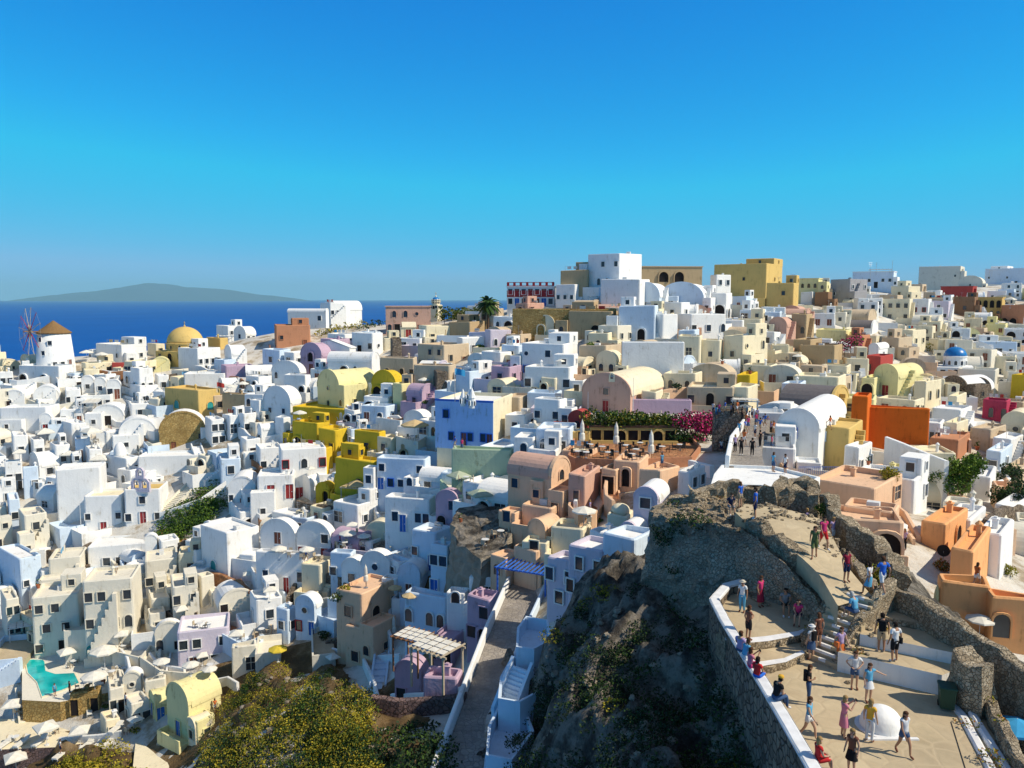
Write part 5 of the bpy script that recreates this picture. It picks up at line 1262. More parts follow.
# ---------------------------------------------------------------- the rest of the quarter between the houses above
def boxof(c, w, d, h):
    r_ = math.hypot(w, d) / 2 * .85; a = proj(c.x, c.y, c.z); t_ = proj(c.x, c.y, c.z + h); k = F_PX / a[2]; return (a[0] - r_ * k, a[0] + r_ * k, t_[1], a[1] + 2, a[2])
HANDB = [boxof(h_['c'], h_['w'], h_['d'], h_['h']) for h_ in HOUSES]
for q_ in ((292, 340, 409, 450, 145), (340, 388, 409, 450, 145), (300, 345, 450, 505, 138), (345, 380, 450, 505, 138), (505, 532, 276, 306, 160), (532, 560, 276, 306, 160), (575, 640, 418, 462, 97), (640, 706, 418, 462, 97), (575, 706, 410, 436, 97), (20, 82, 655, 700, 101), (150, 226, 482, 545, 125), (120, 160, 470, 530, 134), (690, 780, 405, 425, 100), (725, 775, 425, 466, 80), (165, 205, 325, 358, 190), (940, 966, 350, 375, 178), (936, 990, 455, 510, 88), (20, 78, 320, 366, 190), (440, 515, 402, 447, 122)): HANDB.append(q_)
def hides(bx, lim=.22):
    for q in HANDB:
        if q[4] > bx[4] and q[0] < bx[1] and q[1] > bx[0]:
            ov = (min(q[1], bx[1]) - max(q[0], bx[0])) * max(0, min(q[3], bx[3]) - max(q[2], bx[2])); 
            if ov > lim * (q[1] - q[0]) * (q[3] - q[2]): return True
    return False
def fill(n, region, dmin, pal, yaws, hs, seed, sizes=(4, 8), cond=None):
    rg = random.Random(seed); made = 0; tries = 0
    while made < n and tries < n * 110:
        tries += 1
        px = rg.uniform(*region[0]); py = rg.uniform(*region[1]); P = G(px, py)
        if abs(proj(*P)[1] - py) > 6: continue
        w = rg.uniform(*sizes); d = rg.uniform(*sizes); r_ = math.hypot(w, d) / 2
        if any((P.x - f[0]) ** 2 + (P.y - f[1]) ** 2 < ((r_ + f[2]) * dmin) ** 2 for f in FOOT): continue
        if cond and not cond(px, py): continue
        h = rg.uniform(*hs); col = rg.choice(pal); rk = rg.choice('fffffvc'); th = R(rg.uniform(*yaws))
        if h / min(w, d) < .5: rk = 'f'
        k = max(1, int(w / 2.4)); pa = ''.join(rg.choice('wwd_aAW') for _ in range(k)); pb = ''.join(rg.choice('www_D') for _ in range(max(1, int(d / 2.6))))
        c = Vector((P.x, P.y + d / 2, gz(P.x, P.y + d / 2) - rg.uniform(.2, .8)))
        if hides(boxof(c, w, d, h)): continue
        if h > 4.6: pa += '/' + pa[::-1]
        house_at(c, th, w, d, h, col, rk, pa, pb, t=rg.choice((0, 0, 1.8)), clutter=None); made += 1
    print('filled', made, 'of', n)
GREEN = [(150, 226, 480, 560), (195, 380, 660, 768), (700, 1100, 560, 800), (500, 790, 560, 800), (440, 520, 640, 768), (565, 735, 405, 480), (505, 560, 300, 316), (20, 120, 655, 700), (0, 200, 715, 800), (650, 860, 480, 640), (712, 770, 400, 500),(440, 520, 520, 600), (45, 100, 540, 600)]
def free(px, py): return not any(a < px < b_ and c < py < d for a, b_, c, d in GREEN)
fill(92, ((-20, 330), (366, 640)), .80, 'WWWWWAACLC', (-72, -15), (2.8, 4.2), 11, (3.2, 8.5), free)
fill(45, ((330, 560), (345, 620)), .80, 'WWLLCPVWL', (-40, -10), (2.8, 4), 12, (3.5, 6.5), free)
fill(40, ((560, 800), (320, 560)), .80, 'WCLWCBWAK', (-40, -10), (2.8, 4), 13, (3.5, 6.5), free)
fill(80, ((790, 1060), (292, 480)), .74, 'WWWWCCCBLYAWAB', (-45, -5), (3, 5.5), 14, (4.5, 9), free)
fill(14, ((870, 1060), (480, 600)), .8, 'EEWCAC', (-40, -15), (2.6, 3.6), 15, (3, 6), free)

def fill_decks(n, region, seed, pal, hp=(.5, .9)):
    rg = random.Random(seed); made = tries = 0; mine = []
    while made < n and tries < n * 50:
        tries += 1; px = rg.uniform(*region[0]); py = rg.uniform(*region[1]); P = G(px, py)
        if abs(proj(*P)[1] - py) > 6 or not free(px, py): continue
        w = rg.uniform(4, 10); d = rg.uniform(2.5, 5.5); r_ = math.hypot(w, d) / 2
        if any((P.x - f[0]) ** 2 + (P.y - f[1]) ** 2 < ((r_ + f[2]) * .62) ** 2 for f in FOOT): continue
        if any((P.x - f[0]) ** 2 + (P.y - f[1]) ** 2 < ((r_ + f[2]) * .7) ** 2 for f in mine): continue
        if hides((px - w * F_PX / P.y / 2, px + w * F_PX / P.y / 2, py - 2.2 * F_PX / P.y, py, P.y - 3), .2): continue
        mine.append((P.x, P.y, r_)); th = R(rg.uniform(-80, -20) if px < 330 else rg.uniform(-40, -5)); col = rg.choice(pal); z = gz(P.x, P.y) + rg.uniform(.5, 1.3)
        root = thing('terrace', 'terrace', (P.x, P.y, z), th, desc=f"small {CN[col]} terrace with parapet"); ph = rg.uniform(*hp)
        b = MB(); b.box(-w / 2, w / 2, -d / 2, d / 2, -4, 0); b.build('floor', rg.choice(['paving', col, 'street', col]), root)
        b = MB()
        for a in ((-w / 2 - .2, w / 2 + .2, -d / 2 - .2, -d / 2 - .003), (w / 2 + .003, w / 2 + .2, -d / 2, d / 2), (-w / 2 - .2, -w / 2 - .003, -d / 2, d / 2)): b.box(*a, -4, ph)
        b.build('parapet', col, root); made += 1
        if rg.random() < .35:
            b = MB(); n_ = 7
            for i in range(n_): b.box(w / 2 + .21, w / 2 + 1.2, d / 2 - 3 * (i + 1) / n_, d / 2 - 3 * i / n_ - .002, -4, .2 + 1.8 * (n_ - i) / n_ - 1)
            b.build('steps', col, root)
    print('decks', made)
fill_decks(70, ((-10, 340), (375, 660)), 31, 'WWWAL'); fill_decks(35, ((330, 560), (350, 610)), 32, 'WLLAV'); fill_decks(25, ((560, 800), (320, 520)), 33, 'WCAE'); fill_decks(45, ((800, 1040), (300, 560)), 34, 'WWCAE')

def contour_walls(n, region, seed, col, ds):
    rg = random.Random(seed); made = tries = 0
    while made < n and tries < n * 20:
        tries += 1; px = rg.uniform(*region[0]); py = rg.uniform(*region[1]); P = G(px, py)
        if abs(proj(*P)[1] - py) > 6 or not free(px, py): continue
        pts_ = []; x, y = P.x, P.y; s = rg.choice((-1, 1)); ok = True
        for k in range(rg.randint(4, 9)):
            z = gz(x, y); q = proj(x, y, z)
            if not free(q[0], q[1]): break
            if any((x - f[0]) ** 2 + (y - f[1]) ** 2 < (min(f[3], f[4]) * .4) ** 2 for f in FOOT): break
            pts_.append(Vector((x, y, z))); gx_ = gz(x + 1, y) - gz(x - 1, y); gy_ = gz(x, y + 1) - gz(x, y - 1); L = math.hypot(gx_, gy_) + 1e-6; a = .5 * math.sin(k * .9 + tries)
            dx, dy = -gy_ / L * s, gx_ / L * s; x += (dx * math.cos(a) - dy * math.sin(a)) * 2.2; y += (dx * math.sin(a) + dy * math.cos(a)) * 2.2
        if len(pts_) < 3: continue
        wall_world(pts_, rg.uniform(1.0, 2.3), .4, rg.choice(col), desc=ds, fnd=2.5, step=1.1, jit=.05); made += 1
    print('walls', made)
contour_walls(60, ((-10, 560), (370, 660)), 71, ['W', 'W', 'L', 'A'], 'curving white terrace wall'); contour_walls(30, ((560, 1040), (320, 560)), 72, ['C', 'W', 'E'], 'curving pale terrace wall')
contour_walls(22, ((60, 560), (370, 650)), 73, ['wallstone', 'brick'], 'curving stone terrace wall')

fill(24, ((470, 860), (305, 385)), .72, 'WWCBLAK', (-50, -10), (2.6, 3.8), 41, (3, 6), free); fill_decks(25, ((440, 900), (310, 400)), 42, 'WCA'); fill(30, ((40, 420), (380, 600)), .7, 'WWAL', (-60, -15), (2.2, 3.2), 43, (2.6, 4.2), free)
# ---------------------------------------------------------------- planting and scrub
bpy.context.view_layer.update(); dg = bpy.context.evaluated_depsgraph_get()
def scatter(name, label, spots, mats, size, dens, r_, flat_=.55, seed=1, on=None):
    bl = []; rg = random.Random(seed)
    for x, y in spots:
        P = (on or surf)(x, y); r0 = rg.uniform(*r_); bl.append((P.x, P.y, P.z + r0 * .2, r0, r0 * rg.uniform(.7, 1.1), r0 * flat_ * rg.uniform(.7, 1.2)))
    o = leaf_object(name, bl, mats, size, dens, None, seed=seed); stuff(o, label); return o
def spots(n, poly, seed):
    rg = random.Random(seed); out = []; xs = [p[0] for p in poly]; ys = [p[1] for p in poly]
    while len(out) < n:
        x, y = rg.uniform(min(xs), max(xs)), rg.uniform(min(ys), max(ys)); c = False; j = len(poly) - 1
        for i in range(len(poly)):
            if (poly[i][1] > y) != (poly[j][1] > y) and x < (poly[j][0] - poly[i][0]) * (y - poly[i][1]) / (poly[j][1] - poly[i][1]) + poly[i][0]: c = not c
            j = i
        if c: out.append((x, y))
    return out
def soil(poly, seed, name, mat='scrub_soil', up=.12):
    ws = [G(*p) for p in poly]; x0, x1 = min(p.x for p in ws) - 2, max(p.x for p in ws) + 2; y0, y1 = min(p.y for p in ws) - 2, max(p.y for p in ws) + 3; st = .7
    X_, Y_ = np.meshgrid(np.arange(x0, x1, st), np.arange(y0, y1, st)); fx = fbm(X_, Y_, 6, seed, 4); Z_ = np.vectorize(gz)(X_, Y_) + up
    pw = [(p.x, p.y) for p in ws]; ins = np.zeros_like(X_, bool)
    for a in range(X_.shape[0]):
        for c in range(X_.shape[1]):
            x, y = X_[a, c], Y_[a, c]; k_ = False; j = len(pw) - 1
            for i in range(len(pw)):
                if (pw[i][1] > y) != (pw[j][1] > y) and x < (pw[j][0] - pw[i][0]) * (y - pw[i][1]) / (pw[j][1] - pw[i][1]) + pw[i][0]: k_ = not k_
                j = i
            ins[a, c] = k_
    m_ = ins.astype(float)
    for _ in range(3): m_ = (m_ + np.roll(m_, 1, 0) + np.roll(m_, -1, 0) + np.roll(m_, 1, 1) + np.roll(m_, -1, 1)) / 5
    structure(heightmesh(name, mat, X_, Y_, Z_ + (m_ - .35) * .5 - .05 + np.clip(m_, 0, 1) * fx * .75, True))
soil([(185, 790), (200, 735), (230, 697), (258, 668), (332, 668), (368, 690), (374, 730), (372, 790)], 50, 'slope_soil'); soil([(40, 800), (50, 752), (110, 748), (138, 770), (145, 800)], 51, 'slope_soil'); soil([(372, 800), (374, 722), (446, 722), (440, 760), (425, 800)], 52, 'slope_soil')
bpy.context.view_layer.update(); dg = bpy.context.evaluated_depsgraph_get()
SLOPE = [(190, 800), (205, 740), (232, 702), (262, 673), (330, 673), (364, 690), (374, 720), (372, 800)]
scatter('scrub', 'golden and olive scrub covering the slope below the houses', spots(105, SLOPE, 1), ['leaf_gold', 'leaf_gold', 'leaf_olive'], .075, 2.6, (.35, 1.5), flat_=.85, seed=3)
scatter('scrub', 'olive-green bushes scattered over the golden scrub slope', spots(100, SLOPE, 22), ['leaf_olive', 'leaf'], .075, 2.6, (.35, 1.3), flat_=.85, seed=24)
scatter('scrub', 'dark green bushes between the golden scrub clumps', spots(70, SLOPE, 2), ['leaf', 'leaf_dark', 'leaf_dark'], .075, 2.6, (.35, 1.3), flat_=.85, seed=4)
scatter('scrub', 'golden scrub at the foot of the sun terrace wall', spots(60, [(40, 790), (60, 752), (110, 748), (135, 768), (140, 790)], 5), ['leaf_gold', 'leaf_olive'], .13, 2.2, (1, 2.2), seed=6)
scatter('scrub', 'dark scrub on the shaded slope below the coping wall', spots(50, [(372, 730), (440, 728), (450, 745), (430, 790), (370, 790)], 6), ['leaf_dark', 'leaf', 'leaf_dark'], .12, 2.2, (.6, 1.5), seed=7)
ROCKS = [(520, 720), (540, 650), (570, 600), (640, 590), (680, 620), (710, 640), (750, 715), (770, 790), (510, 790)]
scatter('scrub', 'dark scrub clinging to the castle rock', spots(280, ROCKS, 7), ['leaf_dark', 'leaf_dark', 'leaf_dark', 'leaf'], .07, 1.8, (.3, 1.1), seed=8)
scatter('scrub', 'dark bushes at the top of the castle rock', spots(22, [(655, 520), (672, 500), (700, 505), (705, 530), (680, 545), (660, 545)], 8), ['leaf_dark', 'leaf'], .07, 2.2, (.3, .8), seed=9)
scatter('scrub', 'golden dry scrub on the crest of the castle rock', [(556, 628), (562, 618), (570, 610), (580, 600), (588, 594), (598, 590), (604, 584), (612, 582), (552, 638), (738, 742), (742, 748), (734, 750), (728, 738), (614, 708)], ['leaf_gold', 'leaf_olive'], .07, 2.4, (.35, .8), seed=10)
scatter('scrub', 'dry tufts along the castle walls', [(858, 640), (884, 600), (962, 690), (975, 670), (990, 700), (1000, 720), (1005, 745), (835, 605), (800, 508), (850, 560), (720, 498), (760, 496), (990, 760), (812, 600)], ['leaf_gold', 'leaf_olive', 'leaf_rust'], .05, 2.2, (.2, .45), seed=11)
scatter('scrub', 'green growth covering the ravine bank', spots(110, [(158, 538), (170, 515), (195, 495), (212, 482), (224, 486), (222, 508), (205, 530), (180, 545)], 12), ['leaf', 'leaf_bright', 'leaf'], .17, 2.0, (1.0, 2.0), seed=12, on=G)
scatter('scrub', 'rust-brown dry growth at the foot of the ravine bank', spots(18, [(154, 545), (162, 530), (182, 536), (190, 545), (170, 552)], 13), ['leaf_rust', 'leaf_gold'], .18, 2.2, (.8, 1.5), seed=13, on=G)
for x, y, w, m_, ds in ((338, 600, 18, ['leaf', 'leaf_olive'], 'dark green bush'), (345, 586, 14, ['leaf_gold', 'leaf_olive'], 'golden bush'), (326, 630, 16, ['leaf', 'leaf_dark'], 'dark green bush'), (676, 388, 12, ['leaf', 'leaf_dark'], 'round green bush'),
    (891, 476, 27, ['leaf_olive', 'leaf_gold'], 'mustard-green bush'), (824, 508, 24, ['leaf_olive', 'leaf'], 'olive bush'), (940, 570, 22, ['leaf_olive', 'leaf_rust'], 'olive bush'), (1008, 545, 22, ['leaf_olive'], 'olive bush'),
    (480, 338, 10, ['leaf'], 'green bush'), (590, 345, 10, ['leaf_bright'], 'bright green bush'), (540, 420, 9, ['leaf'], 'green bush'), (425, 400, 8, ['leaf'], 'green bush'), (880, 350, 10, ['leaf_olive'], 'olive bush'), (600, 522, 9, ['leaf'], 'green bush'), (135, 722, 12, ['leaf_gold', 'leaf'], 'golden bush'), (245, 690, 14, ['leaf', 'leaf_bright'], 'green bush'), (256, 680, 12, ['leaf_dark', 'leaf'], 'dark green bush'), (105, 708, 10, ['leaf'], 'green bush')):
    bush(x, y, w, m_, ds, P=surf(x, y))
bush(868, 578, 36, ['leaf_gold', 'leaf_olive'], 'big golden bush', P=Vector(WPX(872, 580, 105.5)), size=.07)
tree(G(960, 512), 6.4, 2.7, ['leaf_bright', 'leaf', 'leaf_bright'], '', label='big bright green tree beside the terracotta houses on the right', n=16)
tree(G(1016, 520), 5.2, 2.6, ['leaf_dark', 'leaf'], '', label='dark green tree at the right edge of the picture', n=12)
tree(G(972, 482), 3.6, 1.7, ['leaf', 'leaf_olive'], '', label='smaller olive tree behind the big bright green tree', n=8)
tree(G(1010, 490), 3.5, 1.8, ['leaf_dark', 'leaf'], '', label='small dark tree behind the right edge tree', n=8)

# rubble lying on the ruin and rock
def rubble(n, poly, seed, r_, name, label, mat='rubble'):
    rg = random.Random(seed); b = MB()
    for x, y in spots(n, poly, seed):
        P = surf(x, y); r0 = rg.uniform(*r_); vs = []
        for k in range(3):
            for i in range(6):
                a = i * math.pi / 3 + rg.uniform(-.3, .3); el = (-.5, .15, .75)[k]; q = r0 * rg.uniform(.75, 1.15); vs.append((P.x + q * math.cos(a) * math.cos(el), P.y + q * math.sin(a) * math.cos(el), P.z + q * math.sin(el) * .8 + r0 * .1))
        fs = [(k * 6 + i, k * 6 + (i + 1) % 6, (k + 1) * 6 + (i + 1) % 6, (k + 1) * 6 + i) for k in range(2) for i in range(6)] + [tuple(range(12, 18))]
        b.add(vs, fs)
    stuff(b.build(name, mat), label, 'rubble')
rubble(420, [(655, 520), (690, 490), (760, 490), (830, 505), (850, 545), (835, 560), (800, 520), (745, 525), (780, 560), (760, 560), (700, 530)], 40, (.05, .22), 'rubble', 'loose rubble stones on top of the castle ruin')
rubble(260, ROCKS, 41, (.06, .3), 'rubble', 'loose stones on the dark castle rock', 'cliff')
rubble(30, [(820, 640), (850, 595), (870, 600), (885, 620), (850, 660)], 42, (.05, .16), 'rubble', 'loose stones beside the castle steps')
rubble(200, SLOPE, 43, (.1, .4), 'rubble', 'pale stones among the scrub', 'cliff')
# ---------------------------------------------------------------- church bells, flags, posts
belfry(141, 490, 20, 2, 'V', label='white two-bell gable on the roof of the church above the ravine', rot=R(-8))
belfry(328 + 271, 372, 9, 2, 'C', label='cream double bell gable behind the pink chapel', tiers=1)
belfry(612, 380, 6, 1, 'C', label='small bell gable on top of the pink chapel', tiers=1)
for x, y, s in ((463, 404, 9), (472, 406, 11), (470, 400, 8)):
    P = surf(x, y); k = proj(*P)[2] / F_PX; r_ = thing('lantern', 'roof lantern', P, 0, desc='small white church lantern on the blue-fronted bar roof'); b = MB()
    b.lathe([(s * .3 * k, -.3), (s * .3 * k, s * .7 * k), (s * .36 * k, s * .75 * k), (s * .2 * k, s * 1.2 * k), (.04, s * 1.7 * k)], 8); b.build('turret', 'W', r_)
    for i in range(4): link('opening', opening_mesh('a', .3, .7, 'W', 'dark'), r_, (s * .29 * k * math.cos(i * 1.571 - .785), s * .29 * k * math.sin(i * 1.571 - .785), .1), i * 1.571 + .785)
def flag(x, y, hpx, mat, label, fl=True, D=None):
    P = surf(x, y); k = proj(*P)[2] / F_PX; h = hpx * k; r_ = thing('flagpole', 'flagpole', P, 0, label=label); b = MB(); b.tube((0, 0, -.3), (0, 0, h), .06, .035, 6); b.build('pole', 'frame_white', r_)
    if fl:
        b = MB(); n = 8; L_ = 1.5
        top = [(.04 + L_ * i / n, .12 * math.sin(i * .9), h - .05 - .3 * (i / n) ** 2) for i in range(n + 1)]; vs = top + [(x_, y_ + .03, z_ - .95) for x_, y_, z_ in top]; vs += [(x_, y_ + .02, z_) for x_, y_, z_ in vs]
        m_ = n + 1; b.add(vs, [(i, i + 1, m_ + i + 1, m_ + i) for i in range(n)] + [(2 * m_ + m_ + i, 3 * m_ + i + 1, 2 * m_ + i + 1, 2 * m_ + i) for i in range(n)]); b.build('flag', mat, r_)
flag(455, 400, 32, 'canvas_blue', 'tall white flagpole with blue and white flag on the bar roof'); flag(81, 527, 62, 'canvas', 'tall thin white pole beside the curved white wall', False); flag(182, 372, 14, 'canvas_blue', 'short flagpole with a blue flag near the ochre dome')
flag(217, 391, 9, 'canvas_red', 'short pole with a red flag beside the parasols'); flag(633, 408, 38, 'canvas', 'thin white pole beside the pink chapel', False); flag(588, 405, 20, 'canvas', 'thin lamp pole left of the pink chapel', False)
for x, y, h, ds in ((870, 272, 12, 'mast'), (876, 272, 12, 'mast'), (892, 270, 12, 'mast'), (982, 272, 14, 'mast'), (793, 274, 10, 'mast'), (302, 312, 7, 'mast'), (376, 312, 7, 'mast')):
    P = surf(x, y + 3); k = proj(*P)[2] / F_PX; r_ = thing('antenna', 'antenna', P, random.uniform(0, 3), desc='thin rooftop antenna'); b = MB(); b.tube((0, 0, 0), (0, 0, h * k), .06, .04)
    b.build('mast', 'metal', r_); b = MB(); [b.tube((-.9 + .2 * j, 0, h * k * (1 - .13 * j)), (.9 - .2 * j, 0, h * k * (1 - .13 * j)), .035) for j in range(3)]; b.build('crossbars', 'metal', r_)
def mk_pot():
    r_ = mk_empty('potted_plant'); b = MB(); b.lathe([(.14, 0), (.22, .38), (.24, .4), (.18, .4), (.17, .36)], 8); b.build('pot', 'pot', r_)
    leaf_object('foliage', [(0, 0, .65, .3, .3, .32)], 'leaf', .1, 3, r_, seed=5); return r_
for k in range(90):
    f_ = random.choice(FOOT); a = random.uniform(0, 6.28); q = proj(f_[0] + math.cos(a) * f_[2], f_[1] + math.sin(a) * f_[2], gz(f_[0], f_[1]) + 1)
    if q[2] > 190 or not 0 < q[0] < 1024 or not 360 < q[1] < 760: continue
    P = level(q[0], q[1])
    if P and P.y > 75: spawn('pot', mk_pot, P, 0, random.uniform(1, 1.6), 'terracotta pot with a green plant', 'potted plant', 'potted plants on the terraces')
# ---------------------------------------------------------------- parasols, tables, loungers
UM = """105 653 27 8;95 672 25 8;66 630 21 4;121 613 18 4;181 596 17 4;201 619 15 4;162 656 17 8;191 658 17 8;210 661 14 8;237 629 19 4;135 693 17 4;14 703 24 4;15 732 27 4;47 727 27 4;80 721 24 4;231 384 11 8;243 382 12 8;87 353 13 8;102 353 13 8;
46 437 26 4;92 434 24 4;100 445 22 4;424 357 13 8;352 520 15 4;348 529 18 8;364 524 14 8;279 545 17 8;307 545 16 8;270 585 17 4;311 464 12 4;236 500 14 4;333 643 16 4;584 504 25 8;248 568 13 4;300 408 14 8;798 344 11 8;838 357 12 8;745 390 14 4;1010 302 12 4;20 452 16 4;70 452 18 4;
35 545 12 4;252 450 12 4;560 350 10 4;980 590 10 8"""
for q in UM.replace('\n', '').split(';'):
    x, y, w, s = map(float, q.split()); umbrella(x, y, w, 'canvas', 'off-white parasol', int(s))
for x, y, w, m_, ds, s in ((415, 431, 30, 'canvas_tan', 'wide tan parasol', 8), (278, 641, 19, 'canvas_yellow', 'flat yellow parasol', 8), (395, 580, 14, 'canvas_tan', 'tan parasol', 8), (410, 587, 15, 'canvas_tan', 'tan parasol', 8), (420, 562, 13, 'canvas_tan', 'tan parasol', 8), (459, 467, 26, 'canvas_green', 'square pale green canopy', 4), (480, 486, 28, 'canvas_green', 'square pale green canopy', 4), (926, 372, 12, 'canvas_tan', 'orange-tan parasol', 8), (968, 262, 16, 'canvas_tan', 'tan parasol', 8), (1020, 628, 18, 'canvas_blue', 'blue parasol', 8), (357, 462, 24, 'canvas_tan', 'tan awning parasol', 4)):
    umbrella(x, y, w, m_, ds, s)
for x, y in ((582, 449), (616, 452), (651, 455)): spawn('closed', mk_closed, surf(x, y), 0, 1.15, 'folded cream parasol on the restaurant terrace', 'parasol', 'folded parasols on the restaurant terrace')
for x, y, m_ in ((366, 588, 'canvas_yellow'), (394, 640, 'canvas_yellow')):
    P = surf(x, y); spawn(('cl', m_), mk_closed, P, 0, .9, 'half-folded parasol', 'parasol')
for i, (x, y) in enumerate(((578, 452), (590, 450), (602, 452), (608, 458), (626, 451), (636, 455), (645, 460), (662, 452), (668, 460), (632, 460), (602, 459), (680, 450), (586, 458), (640, 448))):
    set_table(x, y, 3 if i % 2 else 2, 'black')
for x, y in [(random.uniform(5, 560), random.uniform(400, 640)) for _ in range(60)]:
    if level(x, y) and level(x - 4, y) and level(x + 4, y): set_table(x, y, 2)
for x, y in ((118, 664), (112, 672), (124, 660), (84, 688), (130, 706), (72, 640), (122, 624), (200, 628), (240, 638), (192, 668), (210, 670), (162, 664), (290, 556), (302, 558), (318, 556), (352, 536), (364, 534), (342, 540), (350, 492), (358, 490), (588, 514), (466, 482), (482, 494), (412, 440), (46, 444), (96, 444), (404, 594), (345, 545), (20, 712), (50, 736), (16, 742)): set_table(x, y)
for i, (x, y) in enumerate(((87, 739), (97, 738), (106, 737), (60, 742), (72, 741), (40, 744), (22, 745), (5, 746), (116, 731))): spawn('lounger', mk_lounger, surf(x, y), R(-10), 1.15, 'white cushioned sun lounger', 'sun lounger', 'sun loungers on the sun terrace')
for x, y in ((88, 690), (101, 684)): spawn('lounger', mk_lounger, surf(x, y), R(30), 1, 'cream sun lounger at the pool', 'sun lounger', 'sun loungers beside the pool')
# pergolas
def pergola(x, y, w, d, h, mat, n, desc, slab=None, rot=-15, lift=0):
    P = surf(x, y) + Vector((0, 0, lift)); r_ = thing('pergola', 'pergola', P, R(rot), desc=desc)
    for sx in (-1, 1):
        for sy in (-1, 1): b = MB(); b.box(sx * w / 2 - .07, sx * w / 2 + .07, sy * d / 2 - .07, sy * d / 2 + .07, -1, h); b.build('post', mat, r_)
    b = MB()
    for sy in (-1, 1): b.box(-w / 2 - .3, w / 2 + .3, sy * d / 2 - .06, sy * d / 2 + .06, h + .002, h + .16)
    for i in range(n): q = -w / 2 + w * i / (n - 1); b.box(q - .05, q + .05, -d / 2 - .35, d / 2 + .35, h + .162, h + .27)
    b.build('beams', mat, r_)
    if slab:
        b = MB()
        for i in range(4):
            for j in range(3): x0 = -w / 2 + w * i / 4; y0 = -d / 2 + d * j / 3; b.box(x0 + .06, x0 + w / 4 - .06, y0 + .06, y0 + d / 3 - .06, h + .275, h + .31)
        b.build('reed_panels', slab, r_)
pergola(528, 572, 5.2, 3.4, 2.6, 'blue_paint', 12, 'blue slatted pergola', rot=-25); pergola(413, 660, 3.0, 2.4, 2.4, 'wood', 6, 'pergola with pale square reed panels', 'canvas', rot=-30); pergola(437, 674, 3.2, 2.3, 2.1, 'wood_pale', 8, 'larger pergola with pale square reed panels', 'canvas', rot=-35)
pergola(229, 338, 6, 3, 2.6, 'frame_white', 6, 'white pergola on a roof'); pergola(600, 300, 5, 3, 2.5, 'frame_white', 7, 'white pergola below the hilltop house'); pergola(92, 404, 8, 3, 2.4, 'frame_white', 8, 'long cream pergola', 'canvas', rot=-70); pergola(20, 622, 3.4, 2.6, 2.2, 'frame_white', 5, 'cream-roofed pergola', 'canvas', rot=-60)
pergola(355, 478, 3.6, 2.6, 2.3, 'wood_pale', 5, 'tan awning pergola', 'canvas_tan'); pergola(745, 406, 3.6, 2.4, 2.4, 'frame_white', 5, 'cream-roofed pergola', 'canvas'); pergola(1000, 275, 9, 4, 2.6, 'frame_white', 8, 'long white pergola on the skyline'); pergola(880, 276, 8, 4, 2.6, 'frame_white', 8, 'blue-white pergola on the skyline')
# ---------------------------------------------------------------- things on the plaza
P = at_z(946, 709, Z0); r_ = thing('waste_bin', 'waste bin', P, R(-20), label='dark green wheeled waste bin against the white wall')
b = MB(); b.prism([(-.25, -.28), (.25, -.28), (.25, .28), (-.25, .28)], .12, .95); b.v = [Vector((v_.x * (1.18 if v_.z > .5 else 1), v_.y * (1.18 if v_.z > .5 else 1), v_.z)) for v_ in b.v]; b.build('body', 'bin_green', r_)
b = MB(); b.box(-.33, .33, -.38, .36, .952, 1.03, bev=.03); b.box(-.28, .28, .36, .42, .9, .99); b.build('lid', 'bin_green', r_)
for s in (-1, 1): b = MB(); b.lathe([(.12, -.03), (.12, .03)], 12, 0, Matrix.Translation((s * .24, .27, .12)) @ Matrix.Rotation(R(90), 4, 'Y')); b.build('wheel', 'black', r_)
P = at_z(881, 727, Z0); r_ = thing('plaza_dome', 'dome', P, 0, label='small white plastered dome rising from the plaza floor'); b = MB(); b.lathe([(.80, -.1), (.78, .1)] + [(.78 * math.cos(a), .1 + .75 * math.sin(a)) for a in [R(x) for x in range(10, 90, 10)]] + [(.02, .85)], 28); b.build('shell', 'W', r_, smooth=True)
b = MB(); b.box(-1, 1, -.95, -.8, 0, .06, bev=.01); b.lathe([(.95, -.1), (.95, .05), (.8, .06)], 28); b.build('kerb', 'white_paint', r_)
b = MB(); P = at_z(951, 722, Z0); Q = at_z(975, 800, Z0); b.tube((0, 0, .02), Q - P + Vector((0, 0, .02)), .012); o = b.build('cable', 'black', None, loc=P); thing('cable', 'cable', P, label='dark cable lying across the plaza floor', obj=o)
P = at_z(1004, 712, Z0 - .5); r_ = thing('air_conditioner', 'air conditioner', P, R(-30), label='white air conditioning unit behind the broken stone pier')
b = MB(); b.box(-.5, .5, -.2, .2, 0, .75, bev=.03); b.build('case', 'frame_white', r_); b = MB(); b.lathe([(.28, 0), (.28, .03)], 16, 0, Matrix.Translation((-.12, -.2, .37)) @ Matrix.Rotation(R(90), 4, 'X')); b.build('fan_grille', 'metal', r_)
b = MB(); 
for i in range(6): b.box(.22, .44, -.222, -.201, .15 + i * .09, .19 + i * .09)
b.build('vent', 'metal', r_)
P = surf(943, 560); r_ = thing('satellite_dish', 'satellite dish', P, R(-30), label='large dark satellite dish on the terracotta terraces'); k = proj(*P)[2] / F_PX; q = 6.5 * k
b = MB(); b.tube((0, 0, -.2), (0, 0, q * 1.3), .05); b.build('mount', 'metal', r_); b = MB(); mt_ = Matrix.Translation((0, 0, q * 1.5)) @ Matrix.Rotation(R(80), 4, 'X'); b.lathe([(q * math.sin(a), q * .5 * (1 - math.cos(a))) for a in [R(x) for x in range(2, 62, 10)]] , 20, 0, mt_ @ Matrix.Scale(1.15, 4)); b.build('reflector', 'black', r_)
b = MB(); b.tube((0, 0, q * 1.5), (0, -q * .9, q * 1.4), .02); b.build('receiver_arm', 'metal', r_)
